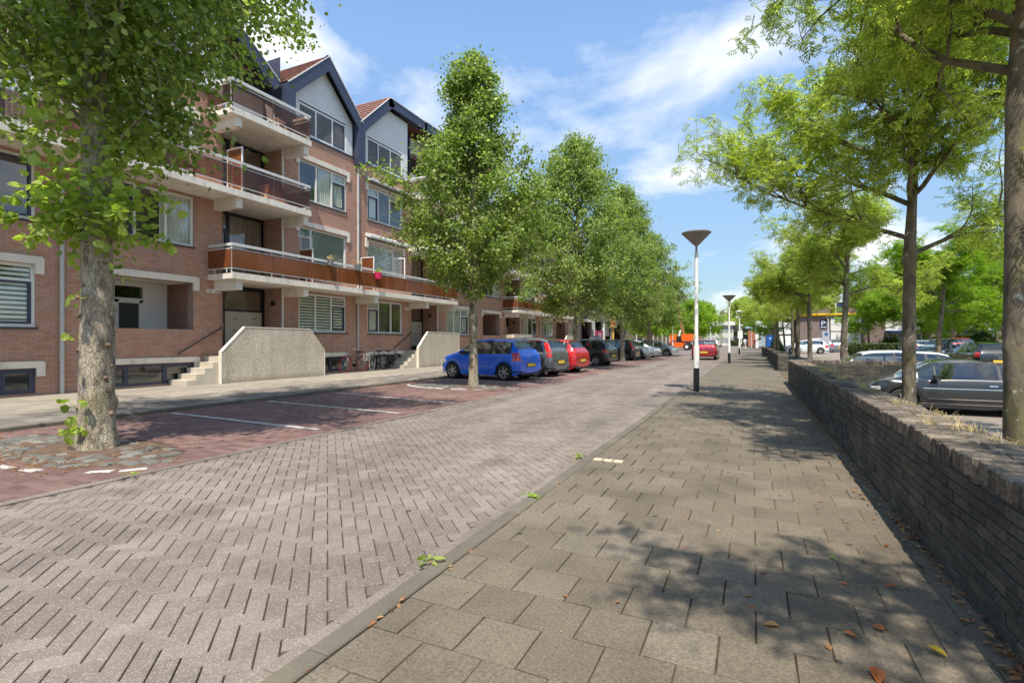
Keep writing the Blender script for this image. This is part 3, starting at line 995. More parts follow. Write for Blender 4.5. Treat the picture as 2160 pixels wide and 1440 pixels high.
def window(y0, y1, z0, z1, divs, x=XF, kind='curtain', name='window', sill=True, open_=None, fr=0.075, frm=None, room=True, label=None):
    """divs: list of (fraction, style) style: '' plain, 's' dark sash, 't' transom with sash, 'T' transom plain, 'd' door"""
    frm = frm or M_white
    d = 0.07
    xf = x - 0.03
    f = MB()
    f.box(xf - d, xf, y0, y1, z0, z0 + fr)
    f.box(xf - d, xf, y0, y1, z1 - fr, z1)
    f.box(xf - d, xf, y0, y0 + fr, z0 + fr, z1 - fr)
    f.box(xf - d, xf, y1 - fr, y1, z0 + fr, z1 - fr)
    tot = sum(a for a, _ in divs)
    y = y0
    lab = []
    for i, (a, st) in enumerate(divs):
        yn = y + (y1 - y0) * a / tot
        if i < len(divs) - 1:
            f.box(xf - d, xf, yn - fr / 2, yn + fr / 2, z0 + fr, z1 - fr)
        lab.append((y + (fr if i == 0 else fr / 2), yn - (fr if i == len(divs) - 1 else fr / 2), st))
        y = yn
    trs = []
    for a, b, st in lab:
        if 't' in st or 'T' in st:
            zt = z0 + (z1 - z0) * 0.74
            f.box(xf - d, xf, a, b, zt - 0.03, zt + 0.03)
    w = f.build(name, frm, bld, label=label)
    for i, (a, b, st) in enumerate(lab):
        zt = z1 - fr
        if 't' in st or 'T' in st:
            zt = z0 + (z1 - z0) * 0.74 - 0.03
            MB().box(xf - 0.045, xf - 0.040, a, b, zt + 0.06, z1 - fr).build('pane', M_glass, w)
        zb = z0 + fr
        if 's' in st or 't' in st or 'd' in st:
            m = M_navy
            e = 0.055 if 'd' not in st else 0.09
            sb = MB()
            if open_ == i:
                # sash swung outwards on a vertical axis
                for (u0, u1, c0, c1) in ((0, b - a, zb, zb + e), (0, b - a, zt - e, zt), (0, e, zb + e, zt - e), (b - a - e, b - a, zb + e, zt - e)):
                    sb.obox((x + 0.0 + (u0 + u1) / 2 * 0.94, a + (u0 + u1) / 2 * 0.30, (c0 + c1) / 2), ((u1 - u0) / 2 * 0.94, (u1 - u0) / 2 * 0.3, 0), (0.02, -0.02, 0), (0, 0, (c1 - c0) / 2))
                s_ = sb.build('sash', M_white, w)
                continue
            sb.box(xf - 0.05, xf + 0.012, a, b, zb, zb + e)
            sb.box(xf - 0.05, xf + 0.012, a, b, zt - e, zt)
            sb.box(xf - 0.05, xf + 0.012, a, a + e, zb + e, zt - e)
            sb.box(xf - 0.05, xf + 0.012, b - e, b, zb + e, zt - e)
            if 'd' in st:
                sb.box(xf - 0.05, xf + 0.012, a + e, b - e, zb + e, zb + 0.45)
            sb.build('door_leaf' if 'd' in st else 'sash', m, w)
            a, b, zb, zt = a + e, b - e, zb + e, zt - e
            if 'd' in st: zb += 0.4
        MB().box(xf - 0.035, xf - 0.030, a, b, zb, zt).build('pane', M_glass, w)
    if sill:
        MB().box(x - 0.05, x + 0.045, y0 - 0.04, y1 + 0.04, z0 - 0.055, z0 - 0.004).build('sill', basic('dark_sill', (0.07, 0.06, 0.055), 0.6), w)
    if room:
        q = MB()
        xa, xb = xf - d - 0.004, x - 0.95
        q.quad((xb, y0, z0), (xb, y1, z0), (xb, y1, z1), (xb, y0, z1))
        q.quad((xa, y0, z0), (xb, y0, z0), (xb, y0, z1), (xa, y0, z1))
        q.quad((xa, y1, z0), (xb, y1, z0), (xb, y1, z1), (xa, y1, z1))
        q.quad((xa, y0, z0), (xa, y1, z0), (xb, y1, z0), (xb, y0, z0))
        q.quad((xa, y0, z1), (xa, y1, z1), (xb, y1, z1), (xb, y0, z1))
        q.build('room', M_room, w)
    xc = xf - 0.056
    if kind == 'blind':
        q = MB()
        zz = z0 + 0.09
        while zz < z1 - 0.09:
            for a, b, st in lab:
                q.box(xc - 0.004, xc, a + 0.01, b - 0.01, zz, zz + 0.062)
            zz += 0.115
        q.build('blind', M_blind, w)
    elif kind == 'sheer':
        q = MB()
        q.box(xc - 0.004, xc, y0 + 0.05, y1 - 0.05, z0 + 0.08, z1 - 0.08)
        q.build('blind', basic('grey_screen', (0.22, 0.25, 0.24), 0.8), w)
    elif kind:
        q = MB()
        rg = random.Random(int(y0 * 31 + z0 * 7))
        parts = {'curtain': [(0.0, 0.16), (0.8, 1.0)], 'left': [(0.0, 0.34)], 'right': [(0.62, 1.0)], 'full': [(0.0, 1.0)], 'half': [(0.42, 1.0)]}[kind]
        for a, b in parts:
            ya, yb = y0 + 0.05 + (y1 - y0 - 0.1) * a, y0 + 0.05 + (y1 - y0 - 0.1) * b
            n = max(6, int((yb - ya) / 0.035))
            v = []
            for i in range(n + 1):
                yy = ya + (yb - ya) * i / n
                xx = xc - 0.035 + 0.028 * math.sin(i * 1.9 + rg.random() * 0.6)
                v += [(xx, yy, z0 + 0.06), (xx, yy, z1 - 0.06)]
            q.add(v, [(2 * i, 2 * i + 2, 2 * i + 3, 2 * i + 1) for i in range(n)])
        q.build('curtain', M_curtain, w)
    return w

def lintel(y0, y1, z, drop=0.30, h=0.19, x=XF, pr=0.075):
    """cream concrete lintel with ears at both ends"""
    e = 0.17
    pts = [(y0 - e, z - drop + h * 0.3), (y0, z - drop + h * 0.3), (y0, z), (y1, z), (y1, z - drop + h * 0.3), (y1 + e, z - drop + h * 0.3), (y1 + e, z + h - 0.05), (y1 + e - 0.05, z + h), (y0 - e + 0.05, z + h), (y0 - e, z + h - 0.05)]
    mb = MB()
    # three convex pieces butted together
    mb.prism([(y0 - e, z - drop + h * .3), (y0, z - drop + h * .3), (y0, z + h), (y0 - e + 0.05, z + h), (y0 - e, z + h - 0.05)], x - 0.02, x + pr)
    mb.prism([(y1, z - drop + h * .3), (y1 + e, z - drop + h * .3), (y1 + e, z + h - 0.05), (y1 + e - 0.05, z + h), (y1, z + h)], x - 0.02, x + pr)
    mb.box(x - 0.02, x + pr, y0, y1, z, z + h)
    return mb.build('lintel', M_cream, bld)

def awning(y0, y1, z):
    mb = MB()
    mb.prism([(XF + 0.0, z), (XF + 0.30, z - 0.10), (XF + 0.34, z - 0.06), (XF + 0.34, z + 0.02), (XF + 0.10, z + 0.14), (XF + 0.0, z + 0.14)], y0, y1, 'xz')
    a = mb.build('awning_case', M_rail, bld)
    MB().box(XF + 0.01, XF + 0.25, y0 + 0.05, y1 - 0.05, z - 0.14, z - 0.11).build('awning_cloth', basic('striped_awning', (0.16, 0.15, 0.14), 0.8), a)

def railing(y0, y1, zf, ends=(True, True), panel=None, step=1.52, skip=None):
    """balcony balustrade along x=XS: aluminium rails, posts and tinted panes"""
    XS = -14.86
    b = MB()
    b.box(XS - 0.03, XS + 0.045, y0, y1, zf + 0.84, zf + 0.925)
    b.box(XS - 0.015, XS + 0.012, y0, y1, zf + 0.735, zf + 0.765)
    b.box(XS - 0.015, XS + 0.012, y0, y1, zf + 0.115, zf + 0.145)
    n = max(1, round((y1 - y0) / step))
    for i in range(n + 1):
        yy = y0 + (y1 - y0) * i / n
        yy = min(max(yy, y0 + 0.03), y1 - 0.03)
        b.box(XS - 0.045, XS - 0.016, yy - 0.014, yy + 0.014, zf, zf + 0.84)
    for k, e in enumerate(ends):
        if e:
            ye = y0 if k == 0 else y1
            s = 1 if k == 0 else -1
            b.box(XF + 0.0, XS - 0.031, ye, ye + s * 0.06, zf + 0.84, zf + 0.925)
            b.box(XF + 0.0, XS - 0.016, ye, ye + s * 0.025, zf + 0.735, zf + 0.765)
            b.box(XF + 0.0, XS - 0.016, ye, ye + s * 0.025, zf + 0.115, zf + 0.145)
            for xx in (XF + 0.3, XS - 0.25):
                b.box(xx, xx + 0.028, ye, ye + s * 0.025, zf, zf + 0.115)
    r = b.build('railing', M_rail, bld)
    for i in range(n):
        a, c = y0 + (y1 - y0) * i / n + 0.012, y0 + (y1 - y0) * (i + 1) / n - 0.012
        if skip and skip(i): continue
        MB().box(XS + 0.013, XS + 0.021, a, c, zf + 0.15, zf + 0.735).build('glass_panel', panel, r)
    for k, e in enumerate(ends):
        if e:
            ye = y0 if k == 0 else y1
            s = 1 if k == 0 else -1
            MB().box(XF + 0.02, XS - 0.02, ye - s * 0.002, ye - s * 0.009, zf + 0.15, zf + 0.735).build('glass_panel', panel, r)
    return r

def balcony(y0, y1, zt, panel, beams, recess, top=True):
    s = MB()
    s.box(XF + 0.001, -14.80, y0, y1, zt - 0.17, zt)
    for a, b in recess:
        s.box(XB + 0.002, XF + 0.001, a + 0.002, b - 0.002, zt - 0.17, zt)
    s.box(-14.86, -14.80, y0, y1, zt, zt + 0.03)
    s.build('balcony_slab', M_cream2, bld)
    for yb in beams:
        MB().box(XF - 0.01, -14.90, yb - 0.11, yb + 0.11, zt - 0.50, zt - 0.172).build('beam', M_cream, bld)
    railing(y0 + 0.01, y1 - 0.01, zt + 0.03, panel=panel)

def screen(y, zt, h=1.55, x0=XF, x1=-15.05):
    """privacy screen standing across the balcony"""
    f = MB()
    for xx in (x0 + 0.25, x1):
        f.box(xx - 0.02, xx + 0.02, y - 0.02, y + 0.02, zt, zt + h)
    f.box(x0 + 0.27, x1 - 0.02, y - 0.02, y + 0.02, zt + h - 0.04, zt + h)
    s = f.build('privacy_screen', M_white, bld)
    MB().box(x0 + 0.275, x1 - 0.025, y - 0.004, y + 0.004, zt + 0.12, zt + h - 0.045).build('glass_panel', M_panel1, s)

# --- units
holes_all = []
brickmb = {}
def unit(k, Y0, m, near):
    Y1 = Y0 + 10.82
    def iv(a, b):
        return (Y0 + a, Y0 + b) if not m else (Y1 - b, Y1 - a)
    A = iv(0.91, 3.43)
    RC = iv(4.42, 6.80)
    B = iv(7.57, 10.14)
    if k == -1: A = (3.86, 6.42)
    holes = []
    # ground floor
    if k % 2 == 0:
        lg = (A[0] + 0.02, A[1])
        holes.append((lg[0], lg[1], 1.70, 3.16))
        loggia(lg[0], lg[1])
    else:
        window(A[0], A[1], 1.68, 3.22, [(1, 't'), (1, ''), (1, '')] if not m else [(1, ''), (1, ''), (1.1, 't')], kind='blind')
        holes.append((A[0], A[1], 1.68, 3.22))
    lintel(A[0] + 0.02, A[1] - 0.02, 3.23 if k % 2 else 3.17)
    window(B[0], B[1], 1.68, 3.22, [(1, ''), (1, ''), (0.95, 't')] if not m else [(0.95, 't'), (1.1, ''), (1, '')], kind='blind' if k in (0, 3) else 'left')
    holes.append((B[0], B[1], 1.68, 3.22))
    # basement
    for q in (A, B):
        if q is A or True:
            w = window(q[0], q[1], 0.05, 0.66, [(0.8, 's'), (1.25, ''), (1.1, 's')] if not m else [(1.1, 's'), (1.25, ''), (0.8, 's')], kind=None, sill=False, frm=M_navy, fr=0.06)
            holes.append((q[0], q[1], 0.05, 0.66))
            lintel(q[0], q[1], 0.68, drop=0.26, h=0.16)
    # first floor
    window(A[0], A[1], 4.30, 5.86, [(1, 's'), (1.05, ''), (1, '')] if not m else [(1, ''), (1.05, ''), (1, 's')], kind='right' if not m else 'left')
    holes.append((A[0], A[1], 4.30, 5.86))
    window(B[0], B[1], 4.30, 5.84, [(0.62, 't'), (1.9, '')] if not m else [(1.9, ''), (0.7, 't')], kind='sheer' if not m else 'blind', open_=0 if not m else 1)
    holes.append((B[0], B[1], 4.30, 5.84))
    lintel(B[0], B[1], 5.86)
    # second floor
    window(A[0] + 0.1, A[1], 6.16, 8.48, [(1.6, ''), (0.9, 'T')] if not m else [(0.9, 'T'), (1.6, '')], kind='curtain')
    holes.append((A[0] + 0.1, A[1], 6.16, 8.48))
    lintel(A[0] + 0.1, A[1], 8.50)
    window(B[0], B[1], 6.90, 8.46, [(1.1, ''), (1, ''), (0.95, 't')] if not m else [(0.9, 't'), (1, ''), (1.1, '')], kind='half' if not m else 'left')
    holes.append((B[0], B[1], 6.90, 8.46))
    lintel(B[0], B[1], 8.48)
    if m:
        awning(B[0] - 0.15, B[1] + 0.15, 8.72)
        awning(B[0] - 0.15, B[1] + 0.25, 6.12)
    # recess: side walls, back wall and doors per floor
    holes.append((RC[0], RC[1], 0.85, ZB))
    ztops = [(0.85, 3.30), (Z1 + 0.0, 5.93), (Z2, 8.52), (Z3, 10.75)]
    fr = MB()
    for side, s in ((RC[0], 1), (RC[1], -1)):
        fr.box(XB, XF, side - s * 0.10, side, 0.85, ZB)
    fr.box(XB - 0.15, XB - 0.002, RC[0] - 0.1, RC[1] + 0.1, 0.85, ZB)
    fr.build('recess_wall', M_mortar, bld)
    sb = MB()
    bricks_on(sb, (0, RC[0], 0), (1, 0, 0), (0, 1, 0), XB + 0.001, XF, 0.86, ZB)
    bricks_on(sb, (0, RC[1], 0), (1, 0, 0), (0, -1, 0), XB + 0.001, XF, 0.86, ZB)
    sb.build('recess_brickwork', M_brick, bld, kind='stuff')
    for fl, (a, b) in enumerate(ztops[:3]):
        if fl == 0: continue
        window(RC[0] + 0.05, RC[1] - 0.06, a + 0.02, b - 0.02, [(0.85, 'dt'), (1.5, '')], x=XB + 0.1, kind='full' if fl == 1 else None, sill=False, frm=M_black, fr=0.08, name='balcony_door')
    # entrance
    entrance(RC, k, m)
    # third floor recess front: cladding with dark door
    bk = MB()
    for (a, b, c, d) in face_cells(RC[0] - 0.12, RC[1] + 0.12, Z3, 11.6, [(RC[0] + 0.15, RC[0] + 1.1, Z3, 10.75)]):
        bk.box(XB - 0.14, XB - 0.004, a, b, max(c, ZB + 0.001), d)
    bk.build('cladding_backing', M_clad, bld)
    window(RC[0] + 0.15, RC[0] + 1.1, Z3 + 0.02, 10.73, [(1, 'dt')], x=XB + 0.04, kind=None, sill=False, frm=M_black, name='balcony_door')
    # downpipes
    dp = MB()
    dp.tube([(XF + 0.06, Y1 if False else Y0, 0.0), (XF + 0.06, Y0, 9.3)], 0.05, 10)
    for z in (1.0, 1.95, 4.2, 6.6, 8.9):
        dp.lathe([(0.058, z), (0.058, z + 0.05)], (XF + 0.06, Y0, 0), 10)
    dp.build('downpipe', M_zinc, bld, smooth=True)
    yr = RC[1] - 0.02
    dp = MB().tube([(XF + 0.05, yr, 0.9), (XF + 0.05, yr, Z1 - 0.18)], 0.04, 8)
    dp.tube([(XF + 0.05, yr, Z1 + 0.01), (XF + 0.05, yr, Z2 - 0.18)], 0.04, 8)
    dp.tube([(XF + 0.05, yr, Z2 + 0.01), (XF + 0.05, yr, Z3 - 0.18)], 0.04, 8)
    dp.build('downpipe', M_white, bld, smooth=True)
    # masonry
    cells = face_cells(Y0, Y1, -0.1, ZB, holes)
    wm = MB()
    for a, b, c, d in cells:
        wm.quad((XF, a, c), (XF, b, c), (XF, b, d), (XF, a, d))
    for h in holes:
        if h[3] >= ZB: continue
        x1 = XF - 0.12 if not (h[2] == 1.70) else XF - 0.3
        wm.quad((XF, h[0], h[2]), (XF, h[0], h[3]), (x1, h[0], h[3]), (x1, h[0], h[2]))
        wm.quad((XF, h[1], h[2]), (XF, h[1], h[3]), (x1, h[1], h[3]), (x1, h[1], h[2]))
        wm.quad((XF, h[0], h[2]), (XF, h[1], h[2]), (x1, h[1], h[2]), (x1, h[0], h[2]))
        wm.quad((XF, h[0], h[3]), (XF, h[1], h[3]), (x1, h[1], h[3]), (x1, h[0], h[3]))
    wm.build('wall', M_mortar, bld)
    bm = MB()
    bricks_on(bm, (XF, 0, 0), (0, 1, 0), (1, 0, 0), Y0, Y1, 0.0, ZB, holes)
    bm.build('brickwork', M_brick, bld, kind='stuff')
    # balconies of this unit
    r0, r1 = RC[0] - 0.55, RC[1] + 0.28
    if m: r0, r1 = RC[0] - 0.28, RC[1] + 0.55
    balcony(r0, r1, Z3, M_panel2, (r0 + 0.32, r1 - 0.15), [RC])
    gable(k, Y0, m, B, A, RC)
    return A, RC, B

def loggia(y0, y1):
    xb = XF - 1.35
    for yy in (y0, y1):
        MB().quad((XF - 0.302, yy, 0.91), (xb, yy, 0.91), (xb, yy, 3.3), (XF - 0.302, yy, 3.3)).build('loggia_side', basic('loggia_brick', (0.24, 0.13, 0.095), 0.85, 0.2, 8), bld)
    MB().quad((XF - 0.302, y0, 3.16), (xb, y0, 3.16), (xb, y1, 3.16), (XF - 0.302, y1, 3.16)).build('loggia_ceiling', M_cream2, bld)
    MB().box(xb, XF - 0.21, y0, y1, 0.86, 0.90).build('loggia_floor', M_cream2, bld)
    MB().box(XF - 0.2, XF - 0.13, y0, y1, 0.9, 1.70).build('parapet', M_mortar, bld)
    # white back wall with big window and dark door
    ym = y0 + (y1 - y0) * 0.36
    dd = (ym + 0.08, ym + 0.86)
    bw = MB()
    for a, b, c, d in face_cells(y0, y1, 0.9, 3.16, [(y0 + 0.1, ym, 1.05, 3.05), (dd[0], dd[1], 0.9, 3.02)]):
        bw.box(xb - 0.1, xb, a, b, c, d)
    bw.build('loggia_wall', M_white, bld)
    window(y0 + 0.1, ym, 1.05, 3.05, [(1, '')], x=xb + 0.01, kind='curtain', sill=False, room=False)
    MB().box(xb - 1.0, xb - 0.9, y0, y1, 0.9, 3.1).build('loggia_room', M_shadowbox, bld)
    d = MB().box(xb - 0.06, xb - 0.02, dd[0], dd[1], 0.9, 2.62)
    d.box(xb - 0.06, xb + 0.01, dd[0], dd[0] + 0.1, 0.9, 2.6)
    d.box(xb - 0.06, xb + 0.01, dd[1] - 0.1, dd[1], 0.9, 2.6)
    d.box(xb - 0.06, xb + 0.01, dd[0], dd[1], 2.52, 2.66)
    o = d.build('door', M_white, bld)
    MB().box(xb - 0.018, xb - 0.005, dd[0] + 0.12, dd[1] - 0.12, 1.15, 2.5).build('door_panel', M_black, o)
    MB().box(xb + 0.01, xb + 0.06, dd[0] + 0.04, dd[0] + 0.16, 1.62, 1.64).build('handle', M_rail, o)
    MB().box(xb - 0.03, xb - 0.02, dd[0] + 0.05, dd[1] - 0.05, 2.68, 3.0).build('pane', M_glass, o)

def entrance(RC, k, m):
    y0, y1 = RC
    xb = XB
    xd = xb + 0.06
    fr = MB()
    fr.box(xd - 0.06, xd, y0, y1, 3.16, 3.305)
    dw = 0.62
    fr.box(xd - 0.06, xd, y0, y0 + 0.07, 0.86, 3.16)
    fr.box(xd - 0.06, xd, y0 + dw, y0 + dw + 0.12, 0.86, 3.16)
    fr.box(xd - 0.06, xd, y1 - 0.14, y1, 0.86, 3.16)
    fr.box(xd - 0.06, xd, y0 + dw + 0.12, y1 - 0.14, 2.40, 2.47)
    fr.box(xd - 0.06, xd, y0 + dw + 0.12, y1 - 0.14, 0.86, 1.06)
    fr.box(xd - 0.06, xd, y0 + 0.07, y0 + dw, 2.80, 2.88)
    e = fr.build('entrance', M_black, bld)
    MB().box(xd - 0.04, xd - 0.034, y0 + 0.07, y0 + dw, 0.88, 2.80).build('door_pane', M_glass, e)
    MB().box(xd + 0.0, xd + 0.05, y0 + dw - 0.02, y0 + dw + 0.03, 1.72, 1.98).build('handle', M_rail, e)
    MB().box(xd - 0.04, xd - 0.034, y0 + dw + 0.12, y1 - 0.14, 2.47, 3.16).build('pane', M_glass, e)
    MB().box(xd - 0.04, xd - 0.034, y0 + 0.07, y0 + dw, 2.88, 3.16).build('pane', M_glass, e)
    a, b = y0 + dw + 0.125, y1 - 0.145
    mbx = MB().box(xd - 0.05, xd + 0.012, a, b, 1.065, 2.395)
    mbx.build('mailbox_panel', basic('cream_panel', (0.60, 0.54, 0.44), 0.5, 0.04, 2), e)
    sl = MB()
    for z in (2.13, 1.70, 1.38):
        for i in range(3):
            if z > 2.0 and i == 1: continue
            yy = a + (b - a) * (0.25 + 0.27 * i)
            sl.box(xd + 0.0121, xd + 0.016, yy - 0.08, yy + 0.08, z, z + 0.028)
    sl.build('mail_slots', M_black, e)
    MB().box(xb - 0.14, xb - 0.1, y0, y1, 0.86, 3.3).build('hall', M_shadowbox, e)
    # lamp on the right reveal
    lp_ = MB().lathe([(0.0, 0), (0.1, 0.0), (0.1, 0.04), (0.075, 0.08), (0.0, 0.1)], (0, 0, 0), 12, 'y')
    for i in range(len(lp_.v)):
        v = lp_.v[i]; v[:, 1] *= -1; v += np.array([XF - 0.45, y1 - 0.01, 2.75])
    lp_.build('wall_lamp', M_black, bld)
    # house number plate
    pl = MB().box(XF + 0.001, XF + 0.02, y0 - 0.56, y0 - 0.12, 2.90, 3.02)
    plo = pl.build('number_plate', M_white, bld)
    txt = {0: '228 - 244', 1: '246 - 262', 2: '264 - 280', 3: '282 - 298', -1: '210 - 226'}[k]
    text_obj(txt, 0.098, (XF + 0.022, y0 - 0.34, 2.925), (R(90), 0, R(90)), M_black, 'number', plo, 0.4)
    # stair: five treads between the facade and the rough concrete parapet
    xs0, xs1 = XF + 0.01, -15.12
    dirn = 1
    s0 = y0 - 1.75
    if k == 2:
        dirn = -1; s0 = y1 + 1.75
    st = MB()
    tread = 0.27
    for i in range(5):
        a = s0 + dirn * i * tread
        h0, h1 = 0.17 * i, 0.17 * (i + 1)
        end = y1 + 0.75 if dirn > 0 else y0 - 0.75
        MBs = MB().box(xs0, xs1, a, a + dirn * tread, 0.0, h1 - 0.003)
        MBs.build('step', M_step, bld)
    pa = s0 + dirn * 5 * tread + dirn * 0.003
    MB().box(xs0, xs1, pa, end, 0.0, 0.845).build('landing', M_step, bld)
    MB().box(XB + 0.001, XF + 0.008, y0 + 0.001, y1 - 0.001, 0.6, 0.843).build('landing', M_step, bld)
    # parapet
    ys = s0 + dirn * 1.0
    ye = {0: ys + 4.25, 1: ys + 3.85, 2: ys - 3.9, 3: ys + 3.9, -1: ys + 4.2}[k]
    s = dirn
    pts = [(ys, 0.0), (ys, 0.99), (ys + s * 0.82, 1.79)]
    if k in (0, -1): pts += [(ye - s * 0.72, 1.77), (ye, 0.96), (ye, 0.0)]
    else: pts += [(ye, 1.77), (ye, 0.0)]
    if s < 0: pts = pts[::-1]
    p = MB().prism(pts, -15.115, -15.0)
    if k in (1, 2, 3): p.box(XF + 0.01, -15.116, ye - s * 0.11, ye, 0.0, 1.77)
    p.build('stair_parapet', M_pebble, bld)
    # smooth coping edge
    ce = MB()
    for (a, b) in zip(pts[:-1], pts[1:]):
        if a[1] == 0 and b[1] == 0: continue
        va = Vector((0, a[0], a[1])); vb = Vector((0, b[0], b[1]))
        dd = (vb - va); ln = dd.length; dd.normalize()
        ce.obox((-15.055, (a[0] + b[0]) / 2, (a[1] + b[1]) / 2), (0.066, 0, 0), tuple(dd * (ln / 2 + 0.012)), tuple(Vector((0, -dd.z, dd.y)) * 0.014))
    ce.build('parapet_edge', M_cream, bld)
    # handrail on the facade
    if dirn > 0:
        a, b = (XF + 0.07, s0 + 0.25, 0.95), (XF + 0.07, y0 - 0.08, 1.78)
    else:
        a, b = (XF + 0.07, s0 - 0.25, 0.95), (XF + 0.07, y1 + 0.08, 1.78)
    hr = MB().tube([a, b], 0.022, 8)
    hr.tube([(XF, a[1], a[2]), a], 0.012, 6)
    hr.tube([(XF, b[1], b[2]), b], 0.012, 6)
    hr.build('handrail', basic('dark_handrail', (0.05, 0.045, 0.042), 0.5), bld)

kpe = NT('pebble_concrete')
_v = kpe.n('ShaderNodeTexVoronoi'); _v.inputs['Scale'].default_value = 42
kpe.l(kpe.geo().outputs['Position'], _v.inputs['Vector'])
_bw = kpe.n('ShaderNodeRGBToBW'); kpe.l(_v.outputs['Color'], _bw.inputs[0])
_c = kpe.ramp(_bw.outputs[0], [(0.2, (0.42, 0.355, 0.27)), (0.5, (0.56, 0.485, 0.38)), (0.8, (0.66, 0.59, 0.48))])
_c = kpe.mix(1.0, _c, kpe.ramp(kpe.noise(0.9, 4), [(0.3, 0.85), (0.7, 1.12)]), 'MULTIPLY')
_sz = kpe.n('ShaderNodeSeparateXYZ'); kpe.l(kpe.geo().outputs['Position'], _sz.inputs[0])
_st = kpe.noise(1.0, 6, 0.65, sc3=(3, 3, 0.5))
_c = kpe.mix(kpe.ramp(_st, [(0.48, 0.0), (0.75, 0.45)]), _c, (0.20, 0.17, 0.12))
_c = kpe.mix(kpe.ramp(_sz.outputs['Z'], [(0.02, 0.5), (0.22, 0.0)]), _c, (0.16, 0.14, 0.09))
kpe.col(_c); kpe.rough(0.9); kpe.bump(_v.outputs['Distance'], 0.6, 0.01)
M_pebble = kpe.m
M_step = basic('step_concrete', (0.52, 0.46, 0.37), 0.85, 0.12, 2, bump=0.2)

def text_obj(body, size, loc, rot, m, name, parent=None, width=None, ext=0.002, label=None, cat=None, align='CENTER'):
    c = bpy.data.curves.new(name, 'FONT')
    c.body = body
    c.size = size
    c.extrude = ext
    c.align_x = align
    t = bpy.data.objects.new(name, c)
    COL.objects.link(t)
    bpy.context.view_layer.update()
    dg = bpy.context.evaluated_depsgraph_get()
    me = bpy.data.meshes.new_from_object(t.evaluated_get(dg))
    bpy.data.objects.remove(t)
    o = bpy.data.objects.new(name, me)
    COL.objects.link(o)
    me.materials.clear(); me.materials.append(m)
    if width:
        xs = [v.co.x for v in me.vertices]
        w = max(xs) - min(xs)
        for v in me.vertices: v.co.x *= width / w
    root = parent
    while root is not None and root.name not in ORG and root.parent is not None: root = root.parent
    org = ORG[root.name] if root is not None and root.name in ORG else Vector((0, 0, 0))
    o.location = Vector(loc) - org
    o.rotation_euler = rot
    if parent: o.parent = parent
    tag(o, label, cat)
    return o

